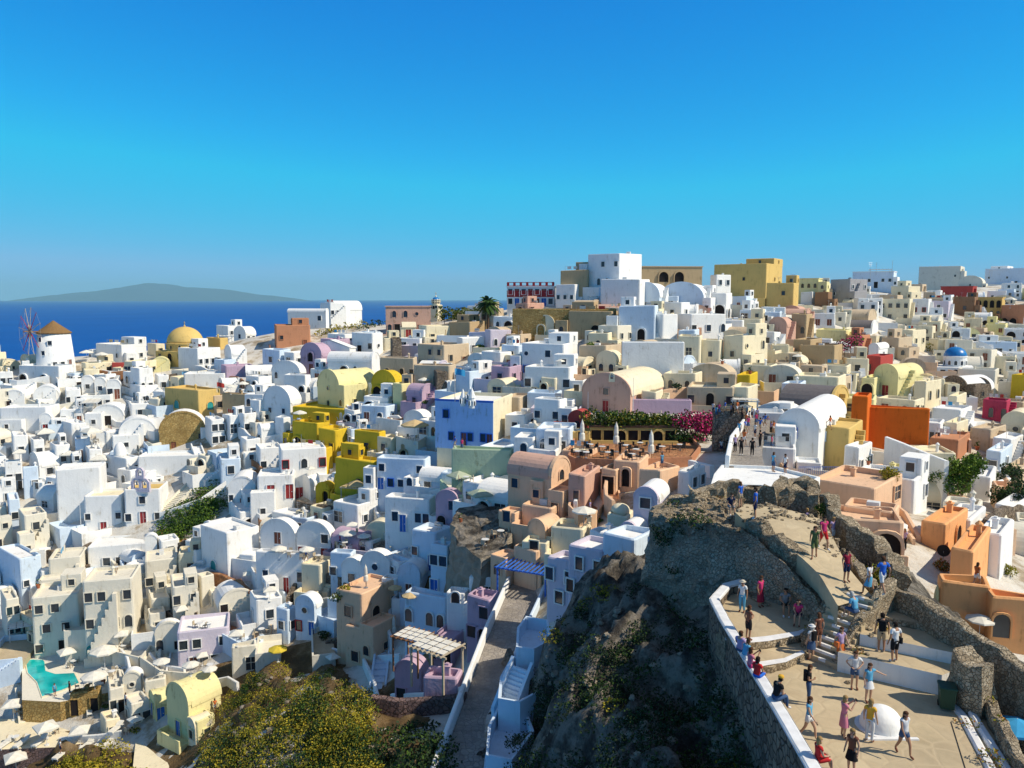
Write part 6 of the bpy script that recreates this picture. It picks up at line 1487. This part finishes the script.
P = surf(937, 596); r_ = thing('cone_chimney', 'chimney', P, 0, label='tall cream cone chimney beside the peach houses'); k = proj(*P)[2] / F_PX; b = MB(); b.lathe([(4.2 * k, -1), (3.6 * k, 0), (2.6 * k, 20 * k), (2.0 * k, 24 * k), (.02, 29 * k)], 14); b.build('shaft', 'Y', r_, smooth=True)
# ---------------------------------------------------------------- people
flat('skin', (.42, .22, .13), .55, .3); flat('skin_pale', (.55, .33, .22), .55, .3)
for k, c in dict(c_white=(.75, .75, .75), c_black=(.015, .015, .018), c_denim=(.06, .11, .22), c_navy=(.02, .03, .08), c_pink=(.65, .22, .30), c_yellow=(.75, .42, .05), c_sky=(.12, .40, .62), c_blue=(.03, .14, .60), c_red=(.60, .03, .03), c_brown=(.20, .08, .05),
                  c_lilac=(.45, .34, .55), c_beige=(.48, .38, .25), c_green=(.12, .16, .06), c_grey=(.25, .25, .26), c_maroon=(.30, .02, .05), c_orange=(.70, .18, .05), c_rose=(.62, .05, .18), h_dark=(.02, .013, .01), h_brown=(.09, .04, .02), h_blond=(.35, .22, .09), h_grey=(.5, .48, .45), c_cream=(.62, .56, .45)).items(): flat(k, c, .85, .15)
J0 = dict(pel=(0, 0, .95), spi=(0, .01, 1.14), che=(0, .0, 1.34), nec=(0, 0, 1.50), hd0=(0, .03, 1.57), hd1=(0, .03, 1.66), hd2=(0, .02, 1.735))
def joints(pose, sex):
    j = {k: Vector(v) for k, v in J0.items()}; sw = .165 if sex == 'f' else .195
    for s, n in ((-1, 'l'), (1, 'r')):
        j['sh' + n] = Vector((s * sw, 0, 1.42)); j['el' + n] = Vector((s * (sw + .06), -.04, 1.14)); j['wr' + n] = Vector((s * (sw + .08), .06, .91)); j['hn' + n] = Vector((s * (sw + .08), .09, .81))
        j['hp' + n] = Vector((s * .09, 0, .90)); j['kn' + n] = Vector((s * .10, .02, .50)); j['an' + n] = Vector((s * .105, -.02, .09)); j['to' + n] = Vector((s * .12, .15, .035))
    def arm(n, el, wr, hn): j['el' + n], j['wr' + n], j['hn' + n] = Vector(el), Vector(wr), Vector(hn)
    s = sw
    if pose in ('walk', 'walk2'):
        a = 1 if pose == 'walk' else -1
        for q, n in ((a, 'l'), (-a, 'r')):
            x = -.09 if n == 'l' else .09
            j['kn' + n] = Vector((x, .16 * q + .06, .51)); j['an' + n] = Vector((x, .26 * q - (.05 if q < 0 else 0), .10 if q > 0 else .16)); j['to' + n] = Vector((x * 1.2, .26 * q + (.16 if q > 0 else .10), .05 if q > 0 else .03))
            xs = (-1 if n == 'l' else 1) * (s + .05); j['el' + n] = Vector((xs, -.13 * q - .02, 1.15)); j['wr' + n] = Vector((xs * 1.05, -.20 * q + .1, .94)); j['hn' + n] = Vector((xs * 1.05, -.24 * q + .14, .85))
    if pose == 'hips':
        for n, q in (('l', -1), ('r', 1)): arm(n, (q * (s + .19), -.10, 1.18), (q * (s + .0), .06, 1.02), (q * (s - .06), .12, 1.0))
    if pose in ('photo', 'photosit'):
        for n, q in (('l', -1), ('r', 1)): arm(n, (q * (s + .05), .16, 1.22), (q * .09, .36, 1.45), (q * .05, .42, 1.52))
    if pose == 'point': arm('l', (-(s + .22), .05, 1.32), (-(s + .42), .10, 1.22), (-(s + .50), .12, 1.20))
    if pose == 'bag': arm('r', (s + .05, -.02, 1.14), (s - .05, .18, 1.16), (s - .10, .22, 1.22))
    if pose in ('sit', 'sit2', 'photosit'):
        dz = -.83
        for k in j: j[k].z += dz
        for n, q in (('l', -1), ('r', 1)):
            j['hp' + n] = Vector((q * .09, .02, .09)); j['kn' + n] = Vector((q * .12, .42, .14)); j['an' + n] = Vector((q * .12, .46 + (.08 if n == 'l' else 0), -.30)); j['to' + n] = Vector((q * .13, .62, -.36))
        if pose != 'photosit':
            for n, q in (('l', -1), ('r', 1)): arm(n, (q * (s + .06), .06, .32), (q * .12, .28, .24), (q * .08, .36, .20))
        if pose == 'sit2':
            for k in ('spi', 'che', 'nec', 'hd0', 'hd1', 'hd2', 'shl', 'shr', 'ell', 'elr'): j[k].y += (j[k].z - .1) * .3
    return j
BONES = [('pel', 'spi', .125, .115), ('spi', 'che', .115, .125), ('che', 'nec', .125, .058), ('nec', 'hd0', .055, .078), ('hd0', 'hd1', .078, .098), ('hd1', 'hd2', .098, .07)]
for n in 'lr': BONES += [('che', 'sh' + n, .12, .062), ('sh' + n, 'el' + n, .058, .042), ('el' + n, 'wr' + n, .042, .028), ('wr' + n, 'hn' + n, .028, .034), ('pel', 'hp' + n, .12, .105), ('hp' + n, 'kn' + n, .10, .06), ('kn' + n, 'an' + n, .058, .038), ('an' + n, 'to' + n, .042, .034)]
BODY = {}
def bodymesh(j, sex, key):
    if key in BODY: return BODY[key]
    BODY[key] = r_ = bodymesh0(j, sex); return r_
def bodymesh0(j, sex):
    names = list(J0) + [a + n for n in 'lr' for a in ('sh', 'el', 'wr', 'hn', 'hp', 'kn', 'an', 'to')]; rad = {}
    for a, b_, r0, r1 in BONES: rad.setdefault(a, r0); rad[b_] = r1 if b_ not in rad else rad[b_]
    rad['che'] = .135 if sex == 'm' else .12; rad['spi'] = .115 if sex == 'm' else .10; rad['pel'] = .13
    vs = [j[n] for n in names]; es = [(names.index(a), names.index(b_)) for a, b_, *_ in BONES]
    me = bpy.data.meshes.new('skel'); me.from_pydata([tuple(v) for v in vs], es, []); o = bpy.data.objects.new('skel', me); COL.objects.link(o)
    m_ = o.modifiers.new('s', 'SKIN'); m_.use_smooth_shade = True
    sv = me.skin_vertices[0].data
    for i, n in enumerate(names):
        q = rad[n]; sv[i].radius = (q * (1.15 if n in ('pel', 'spi', 'che') else 1), q * (.82 if n in ('pel', 'spi', 'che') else 1)); sv[i].use_root = (n == 'pel')
    m2 = o.modifiers.new('u', 'SUBSURF'); m2.levels = 1; m2.render_levels = 1
    bpy.context.view_layer.update(); d = bpy.context.evaluated_depsgraph_get(); out = bpy.data.meshes.new_from_object(o.evaluated_get(d)); bpy.data.objects.remove(o); return out
def seg_d(p, a, b_):
    ab = b_ - a; t_ = max(0, min(1, (p - a).dot(ab) / max(ab.length_squared, 1e-9))); return (p - a - ab * t_).length, t_
def person(P, face, pose='stand', sex='f', top='c_white', bottom='c_denim', hair='h_brown', legs=.45, sleeve=.45, skirt=False, longhair=True, hat=None, bag=None, skin='skin', sc=1.0, label=None, desc=None, dress=False):
    j = joints(pose, sex); me = bodymesh(j, sex, (pose, sex)); root = thing('person', 'person', P, face, label=label, desc=desc); root.scale = (sc, sc, sc)
    vs = [v.co.copy() for v in me.vertices]; nr_ = [v.normal.copy() for v in me.vertices]; fcs = [tuple(p.vertices) for p in me.polygons]
    cls = []
    for f in fcs:
        c = sum((vs[i] for i in f), Vector()) / len(f); best = min(((seg_d(c, j[a], j[b_])[0] - (r0 + r1) / 2, k, seg_d(c, j[a], j[b_])[1]) for k, (a, b_, r0, r1) in enumerate(BONES)), key=lambda t_: t_[0]); cls.append((BONES[best[1]][0][:2] + BONES[best[1]][1][:2], best[2], c))
    b = MB(); b.add(vs, fcs)
    for n, q in (('l', -1), ('r', 1)):               # fingers and thumb
        w_, h_ = j['wr' + n], j['hn' + n]; d_ = (h_ - w_).normalized(); sd_ = Vector((0, 1, 0)).cross(d_); sd_ = sd_.normalized() if sd_.length > .1 else Vector((1, 0, 0)); nn = d_.cross(sd_)
        for i, L_ in enumerate((.062, .072, .068, .052)):
            b0 = h_ + nn * (.024 - .016 * i) - d_ * .01; b1 = b0 + d_ * L_ * .6; b2 = b1 + (d_ - sd_ * q * .6).normalized() * L_ * .5; b.tube(b0, b1, .0095, .0085, 5); b.tube(b1, b2, .0085, .006, 5)
        b0 = w_ + (h_ - w_) * .45 + nn * .02; b.tube(b0, b0 + (nn * .7 + d_ * .7) * .055, .012, .009, 5)
    hc = (j['hd0'] + j['hd1']) / 2
    b.lathe([(.018, 0), (.008, .05)], 5, 0, Matrix.Translation(hc + Vector((0, .085, -.015))) @ Matrix.Rotation(R(-25), 4, 'X'))
    for q in (-1, 1): b.lathe([(.012, -.02), (.022, 0), (.012, .03)], 6, 0, Matrix.Translation(hc + Vector((q * .092, 0, 0)))); b.lathe([(.004, -.006), (.011, 0), (.004, .006)], 6, 1, Matrix.Translation(hc + Vector((q * .034, .088, .022))))
    b.box(hc.x - .022, hc.x + .022, hc.y + .078, hc.y + .088, hc.z - .052, hc.z - .044, 2)
    o = b.build('body', [skin, 'h_dark', 'c_rose'], root, smooth=True)
    def garment(name, mat, test, off, smooth=True):
        fs = [f for f, c in zip(fcs, cls) if test(*c)]
        if not fs: return
        idx = sorted({i for f in fs for i in f}); mp_ = {k: i for i, k in enumerate(idx)}; n = len(idx); bb = MB()
        edges = {}; 
        for f in fs:
            for a, c in zip(f, f[1:] + f[:1]): edges[(a, c)] = 1
        rim = [(a, c) for a, c in edges if (c, a) not in edges]
        bb.add([vs[i] + nr_[i] * off for i in idx] + [vs[i] - nr_[i] * .002 for i in idx], [[mp_[i] for i in f] for f in fs] + [(mp_[c], mp_[a], mp_[a] + n, mp_[c] + n) for a, c in rim]); bb.build(name, mat, root, smooth=smooth)
    tz = j['pel'].z
    garment('shirt', top, lambda k, t_, c: k in ('pesp', 'spch', 'chsh') or (k == 'chne' and t_ < (.45 if sleeve > 0 else .25)) or (k == 'shel' and t_ < sleeve), .013)
    if not skirt: garment('trousers' if legs > .9 else 'shorts', bottom, lambda k, t_, c: k == 'pehp' or (k == 'hpkn' and (t_ < legs * 1.0 or legs > .9)) or (k == 'knan' and t_ < legs - 1), .015)
    else:
        q = j['hpl'] * .5 + j['hpr'] * .5; kn = (j['knl'] + j['knr']) * .5; dn = (kn - q); L_ = dn.length * min(legs * 1.6, 1.5); mt_ = Matrix.Translation(q - dn.normalized() * .12) @ (dn.normalized()).to_track_quat('Z', 'Y').to_matrix().to_4x4()
        bb = MB(); n = 16; prof = [(.12, 0), (.155, .12), (.185, .12 + L_ * .5), (.215, .12 + L_)]
        bb.lathe([(r_, z) for r_, z in prof], n, 0, mt_, 1.05, .85); bb.f = [f for f in bb.f if len(f) == 4]; bb.m = [0] * len(bb.f); bb.build('skirt', bottom, root, smooth=True)
    garment('shoe', 'c_white' if sex == 'm' else 'c_brown', lambda k, t_, c: k == 'anto', .010)
    garment('hair', hair, lambda k, t_, c: k in ('hdhd', 'nehd') and (c.z > hc.z + .055 or (c.y < hc.y + .02 and c.z > hc.z - .07)), .018)
    if longhair:
        bb = MB(); bb.lathe([(.05, .05), (.085, 0), (.09, -.12), (.05, -.26), (.01, -.30)], 10, 0, Matrix.Translation(hc + Vector((0, -.055, 0))), 1, .62); bb.build('long_hair', hair, root, smooth=True)
    if hat: bb = MB(); bb.lathe([(.17, .045), (.175, .055), (.105, .06), (.10, .12), (.03, .15)] if hat[1] else [(.11, .05), (.112, .07), (.10, .12), (.03, .15)], 14, 0, Matrix.Translation(hc)); bb.build('hat', hat[0], root)
    if bag == 'pack' or (bag and bag[0] == 'pack'): bb = MB(); c = j['che']; bb.box(c.x - .14, c.x + .14, c.y - .23, c.y - .075, c.z - .30, c.z + .12, bev=.05); bb.build('backpack', 'c_black', root)
    elif bag == 'side': bb = MB(); c = j['hpr']; bb.box(c.x + .08, c.x + .2, c.y - .14, c.y + .14, c.z - .08, c.z + .16, bev=.03); bb.tube((c.x + .12, c.y, c.z + .16), (-.1, .02, j['che'].z + .12), .012); bb.build('shoulder_bag', 'c_orange' if sex == 'f' else 'c_black', root)
    if pose in ('photo', 'photosit'): bb = MB(); c = (j['hnl'] + j['hnr']) / 2; bb.box(c.x - .07, c.x + .07, c.y + .02, c.y + .05, c.z - .02, c.z + .07, bev=.008); o = bb.build('camera', 'black', None); o.location = root.matrix_basis @ Vector((0, 0, 0)); o.rotation_euler = (0, 0, face); o.scale = (sc, sc, sc); thing('camera', 'camera', P, desc='small black camera held up', obj=o)
    return root
bpy.context.view_layer.update(); dg = bpy.context.evaluated_depsgraph_get()
F0 = math.pi    # facing the camera
def pp_(x, y, z=None): return at_z(x, y, z) if z else surf(x, y)
PE = [
 (903, 755, Z0, F0 + .25, 'walk', 'f', 'c_white', 'c_denim', 'h_brown', .35, 0, 0, 'woman', 'person in white tank top and denim shorts striding across the plaza', {}),
 (851, 774, Z0, F0 - .9, 'stand', 'f', 'c_brown', 'c_black', 'h_blond', .5, 0, 1, '', 'person in brown vest and black skirt at the bottom edge of the plaza', dict(skirt=True)),
 (869, 742, Z0, F0 + 2.4, 'stand', 'f', 'c_yellow', 'c_white', 'h_blond', 1.9, .4, 0, '', 'person in yellow top and white trousers in front of the plaza dome', {}),
 (843, 738, Z0, F0 + 1.6, 'photo', 'f', 'c_pink', 'c_pink', 'h_blond', .6, .4, 1, '', 'person in pink dress with raised arms, left of the plaza dome', dict(skirt=True)),
 (868, 702, Z0, F0 + .2, 'point', 'f', 'c_sky', 'c_white', 'h_brown', .4, 0, 1, '', 'person in sky-blue vest with one arm held out', dict(skirt=True)),
 (854, 689, Z0, F0 - .2, 'hips', 'f', 'c_white', 'c_denim', 'h_brown', .6, .5, 0, '', 'person in white shirt and blue shorts with hands on hips', dict(longhair=False)),
 (894, 662, None, .25, 'stand', 'm', 'c_white', 'c_black', 'h_dark', .85, .6, 0, '', 'person in white shirt and black shorts carrying a shoulder bag', dict(bag='side', longhair=False)),
 (881, 652, None, -.3, 'stand', 'm', 'c_black', 'c_beige', 'h_dark', .9, 0, 0, '', 'person in black vest and beige shorts with a backpack', dict(bag='pack', longhair=False)),
 (808, 704, Z0, F0 + 1.2, 'bag', 'f', 'c_black', 'c_denim', 'h_brown', 1.2, .4, 0, '', 'person in black shirt and denim shorts with a backpack', dict(bag='pack')),
 (811, 660, None, .3, 'stand', 'f', 'c_white', 'c_denim', 'h_grey', .5, .3, 0, '', 'person in white hat and denim skirt with black backpack at the foot of the steps', dict(bag='pack', hat=('c_white', 1), skirt=True)),
 (818, 648, None, .2, 'stand', 'f', 'c_brown', 'c_brown', 'h_brown', .6, .3, 0, '', 'person in brown clothes beside the castle steps', {}),
 (841, 640, None, F0 + .3, 'walk2', 'f', 'c_lilac', 'c_orange', 'h_brown', .5, .4, 0, '', 'person in lilac top coming down the castle steps', dict(bag='side', skirt=True)),
 (808, 739, Z0, F0 + .9, 'walk', 'f', 'c_sky', 'c_white', 'h_brown', .4, 0, 0, '', 'person in light blue vest and white shorts leaning beside the parapet', {}),
 (775, 700, Z0 + 1.2, F0 + 1.9, 'sit2', 'm', 'c_black', 'c_denim', 'h_dark', 1.9, .4, 0, '', 'person in black shirt and yellow cap seated on the parapet', dict(hat=('c_yellow', 0), longhair=False)),
 (818, 762, Z0 + 1.0, F0 + 1.7, 'sit', 'f', 'c_red', 'c_red', 'h_blond', .8, .2, 0, '', 'person in red dress seated on the parapet', {}),
 (742, 612, None, F0 - .6, 'stand', 'f', 'c_white', 'c_sky', 'h_grey', 1.9, .5, 0, '', 'person in white shirt and pale blue trousers on the upper plaza terrace', dict(longhair=False, hat=('c_cream', 1))),
 (760, 607, None, F0 + .6, 'stand', 'f', 'c_rose', 'c_maroon', 'h_brown', .9, .3, 0, '', 'person in rose dress on the upper plaza terrace', dict(skirt=True)),
 (785, 607, None, F0 - .2, 'sit', 'm', 'c_grey', 'c_black', 'h_dark', .8, .4, 0, '', 'person in grey seated in the shade under the ruin', dict(longhair=False)),
 (799, 607, None, F0 - .5, 'sit2', 'f', 'c_rose', 'c_navy', 'h_dark', .8, .4, 0, '', 'person in rose top seated in the shade under the ruin', {}),
 (748, 640, None, F0 + 2, 'bag', 'f', 'c_brown', 'c_black', 'h_brown', .9, .2, 0, '', 'person in brown top and black trousers near the curved step', {}),
 (740, 652, Z0 + 1.15, F0 + 2.2, 'sit', 'm', 'c_lilac', 'c_denim', 'h_brown', .8, .4, 0, '', 'person in lilac shirt seated on the parapet', dict(longhair=False)),
 (744, 659, Z0 + 1.15, F0 + 2.0, 'sit2', 'f', 'c_sky', 'c_white', 'h_brown', .6, .2, 0, '', 'person in sky-blue top seated on the parapet', {}),
 (750, 668, Z0 + 1.15, F0 + 1.8, 'photosit', 'f', 'c_pink', 'c_rose', 'h_brown', .8, .4, 0, '', 'person in pink top photographing from the parapet', {}),
 (757, 678, Z0 + 1.15, F0 + 2.3, 'sit', 'f', 'c_red', 'c_blue', 'h_dark', .8, .4, 0, '', 'person in red top and blue shorts seated on the parapet', {}),
 (823, 549, None, F0 + .2, 'walk', 'm', 'c_rose', 'c_red', 'h_dark', .9, .4, 0, '', 'person in rose-red shirt and shorts on the upper path', dict(longhair=False)),
 (814, 558, None, F0 - .4, 'walk2', 'f', 'c_green', 'c_green', 'h_brown', .9, .3, 0, '', 'person in olive clothes on the upper path', {}),
 (833, 524, None, F0 + .6, 'stand', 'f', 'c_lilac', 'c_white', 'h_blond', .9, .3, 0, '', 'person in lilac top and white shorts at the top of the upper path', {}),
 (846, 582, None, F0 + .2, 'stand', 'f', 'c_maroon', 'c_navy', 'h_dark', .8, .3, 0, '', 'person in maroon top near the whitewashed path steps', {}),
 (869, 588, None, .6, 'walk', 'f', 'c_white', 'c_sky', 'h_dark', .6, .4, 0, '', 'person in white top and sky-blue skirt beside the stone wall', dict(skirt=True)),
 (882, 594, None, .2, 'walk2', 'm', 'c_blue', 'c_white', 'h_brown', .9, .5, 0, '', 'person in blue shirt and white shorts beside the stone wall', dict(longhair=False)),
 (740, 508, None, .6, 'stand', 'f', 'c_blue', 'c_beige', 'h_brown', .6, .4, 0, '', 'person in blue top and beige shorts at the ruin rubble wall', {}),
 (755, 519, None, 1.2, 'stand', 'm', 'c_blue', 'c_navy', 'h_dark', .9, .4, 0, '', 'person in blue shirt and navy shorts on the edge of the ruin', dict(longhair=False)),
 (730, 514, None, F0, 'sit2', 'm', 'c_navy', 'c_grey', 'h_dark', 1, .4, 0, '', 'person in navy seated on the ruin', dict(longhair=False)),
 (856, 606, None, .5, 'sit2', 'm', 'c_sky', 'c_denim', 'h_grey', 1, .5, 0, '', 'person in pale blue shirt bending over on the castle steps', dict(longhair=False))]
for x, y, z, fc, pose, sex, top, bot, hair, legs, slv, sk, _, lab, kw in PE:
    P = pp_(x, y, z)
    if pose.startswith('sit') or pose == 'photosit':
        if z is None: P = P + Vector((0, 0, .42))
        else: P = P - Vector((0, 0, -.02))
    person(P, fc, pose, sex, top, bot, hair, legs, slv, label=lab, sc=.97 if sex == 'f' else 1.03, skin='skin' if random.random() < .6 else 'skin_pale', **kw)
# smaller figures: the crowd on the square, guests on terraces
PROTO_P = []
for i, (pose, sex, top, bot, hair, legs, sk) in enumerate((('stand', 'm', 'c_white', 'c_navy', 'h_dark', .9, 0), ('stand', 'f', 'c_rose', 'c_denim', 'h_brown', .6, 1), ('walk', 'm', 'c_blue', 'c_beige', 'h_dark', .9, 0), ('bag', 'f', 'c_lilac', 'c_black', 'h_blond', 1.9, 0), ('walk2', 'f', 'c_orange', 'c_white', 'h_brown', .6, 0), ('stand', 'm', 'c_black', 'c_black', 'h_dark', 1.9, 0), ('photo', 'f', 'c_sky', 'c_denim', 'h_brown', .8, 0))):
    PROTO_P.append((pose, sex, top, bot, hair, legs, bool(sk)))
NAMEC = dict(c_white='white shirt', c_rose='rose top', c_blue='blue shirt', c_lilac='lilac top', c_orange='orange top', c_black='black clothes', c_sky='sky-blue top')
crowd = [(713, 415), (719, 416), (725, 414), (731, 417), (737, 414), (742, 418), (747, 413), (752, 419), (757, 415), (763, 419), (768, 416), (774, 421), (728, 421), (735, 423), (749, 424), (756, 426), (765, 427), (771, 430), (741, 455), (760, 447), (773, 472), (785, 474), (770, 500), (785, 497), (808, 502), (214, 684), (70, 694), (55, 696), (126, 706), (340, 540), (306, 556), (735, 452), (744, 446), (752, 456), (739, 436), (755, 438), (748, 430), (760, 432), (757, 421), (746, 421), (733, 415), (716, 419), (722, 423), (462, 446), (455, 447), (905, 538), (977, 576), (620, 455), (662, 466), (60, 743), (772, 436), (745, 434), (590, 516), (830, 430)]
first = {}
for i, (x, y) in enumerate(crowd):
    k = 5 if (x, y) == (741, 455) else i % 7; P = surf(x, y); pr_ = PROTO_P[k]; ds = f"person in {NAMEC[pr_[2]]}" + (' on the square' if 405 < y < 432 and 705 < x < 780 else '')
    if pr_[0] == 'photo': pr_ = ('stand',) + pr_[1:]
    if k not in first: first[k] = person(P, random.uniform(0, 6), pr_[0], pr_[1], pr_[2], pr_[3], pr_[4], pr_[5], .4, skirt=pr_[6], desc=ds, longhair=pr_[1] == 'f')
    else:
        o = copy_tree(first[k]); o.location = P; o.rotation_euler = (0, 0, random.uniform(0, 6)); 
        if 'label' in o: del o['label']
        o['group'] = 'visitors seen at a distance'; TH.append(dict(o=o, desc=ds, label=None, cat='person', p=Vector(P)))
# ---------------------------------------------------------------- labels that single each thing out
LM = [('windmill', 57, 345), ('ochre domed church', 185, 338), ('swimming pool', 50, 680), ('mustard yellow complex', 340, 450), ('blue-fronted bar', 468, 425), ('pink chapel', 605, 395),
      ('blue-domed church', 952, 362), ('bright orange block', 900, 430), ('white walkway chapel', 810, 440), ('palm tree', 488, 300), ('red banded hotel', 532, 292), ('ochre skyline hotel', 745, 280),
      ('restaurant terrace', 620, 445), ('stepped street', 498, 650), ('green bank', 195, 510), ('white belfry', 140, 485), ('lilac houses', 440, 660), ('peach cubic house', 365, 630),
      ('cream vaulted houses', 190, 715), ('pink vaulted house', 530, 485), ('big green tree', 963, 480), ('hilltop white house', 615, 270), ('crimson house', 994, 412), ('pink mansion', 408, 320),
      ('ruined castle wall', 740, 540), ('castle stairway', 845, 620), ('white plaza dome', 880, 712), ('green bin', 946, 690), ('yellow stone house', 177, 432), ('scrub slope', 290, 710), ('hotel sundeck', 90, 735),
      ('terracotta terraces', 945, 540), ('lilac-white cliff house', 600, 575), ('colonnaded house', 988, 305), ('pale yellow vaulted house', 345, 390), ('beige shuttered house', 443, 357), ('white stairway', 397, 560)]
def rel(px, py):
    best = min(LM, key=lambda l: math.hypot(px - l[1], (py - l[2]) * 1.4)); dx, dy = px - best[1], py - best[2]; d = math.hypot(dx, dy)
    if d < 9: s = 'beside'
    else:
        a = math.degrees(math.atan2(-dy, dx)) % 360
        s = ['right of', 'up right of', 'above', 'up left of', 'left of', 'down left of', 'below', 'down right of'][int((a + 22.5) // 45) % 8]
    return s, best[0], d
def assign():
    rows = []
    for t_ in TH:
        o = t_['o']
        if t_['label']: o['label'] = t_['label']; continue
        if o.get('kind') == 'stuff': continue
        q = proj(*t_['p']); py = q[1] - (t_.get('h', 1) * .5) * F_PX / max(q[2], 5)
        if t_['cat'] == 'person' and not t_.get('rel', True): pass
        s, l, d = rel(q[0], py); ds = t_['desc'] or t_['cat']; ft = t_.get('feat', '')
        rows.append([t_, ds, ft, s, l, d])
    groups = {}
    for r_ in rows: groups.setdefault((r_[1], r_[2], r_[3], r_[4]), []).append(r_)
    ORD = ['nearest', 'second', 'third', 'fourth', 'fifth', 'sixth', 'seventh', 'eighth', 'ninth', 'tenth', 'eleventh', 'twelfth', 'thirteenth', 'fourteenth', 'fifteenth', 'sixteenth', 'seventeenth', 'eighteenth', 'nineteenth', 'twentieth']
    for k, g in groups.items():
        g.sort(key=lambda r_: r_[5])
        for i, r_ in enumerate(g):
            lab = f"{r_[1]} {r_[2]}".strip()
            if len(g) > 1: lab += f", {ORD[min(i, 19)]} one" if i < 20 else f", {i+1}th one"
            lab += f" {r_[3]} the {r_[4]}"
            ws = lab.split()
            if len(ws) > 16 and r_[2]: lab = f"{r_[1]}" + (f", {ORD[min(i,19)]} one" if len(g) > 1 else '') + f" {r_[3]} the {r_[4]}"
            r_[0]['o']['label'] = lab
# the smallest houses beyond about three hundred, far off or half hidden, become one mass
hs_ = [t_ for t_ in TH if t_['cat'] == 'house']
def seen(t_):
    q = proj(*t_['p']); hz_ = next((h_ for h_ in HOUSES if h_['root'] is t_['o']), None)
    if not hz_ or not -30 < q[0] < 1054: return 0
    return hz_['w'] * hz_['h'] * (F_PX / q[2]) ** 2
plain = sorted([t_ for t_ in hs_ if t_['o'].name.startswith('house')], key=seen)
extra_ = plain[:max(0, len(plain) - 292)]; bpy.context.view_layer.update(); b = MB(); mats_ = []
def desc_(o):
    for c in o.children: yield c; yield from desc_(c)
for t_ in extra_:
    kids = list(desc_(t_['o']))
    for c in kids:
        if c.type != 'MESH': continue
        sl_ = []
        for m_ in c.data.materials:
            k_ = next(k for k, v_ in M.items() if v_ is m_)
            if k_ not in mats_: mats_.append(k_)
            sl_.append(mats_.index(k_))
        mw = c.matrix_world; n0 = len(b.v); b.v += [mw @ v_.co for v_ in c.data.vertices]
        for p_ in c.data.polygons: b.f.append([i + n0 for i in p_.vertices]); b.m.append(sl_[p_.material_index] if sl_ else 0)
    for c in kids: bpy.data.objects.remove(c)
    bpy.data.objects.remove(t_['o']); TH.remove(t_)
if extra_: stuff(b.build('far_houses', mats_), 'mass of small white and cream houses filling the far quarters of the town', 'houses')
assign()
n_h = sum(1 for t_ in TH if t_['cat'] == 'house'); print('houses', n_h, 'things', len(TH))
for t_ in TH:
    if t_['cat'] == 'house': t_['o']['group'] = 'houses of the hillside town'
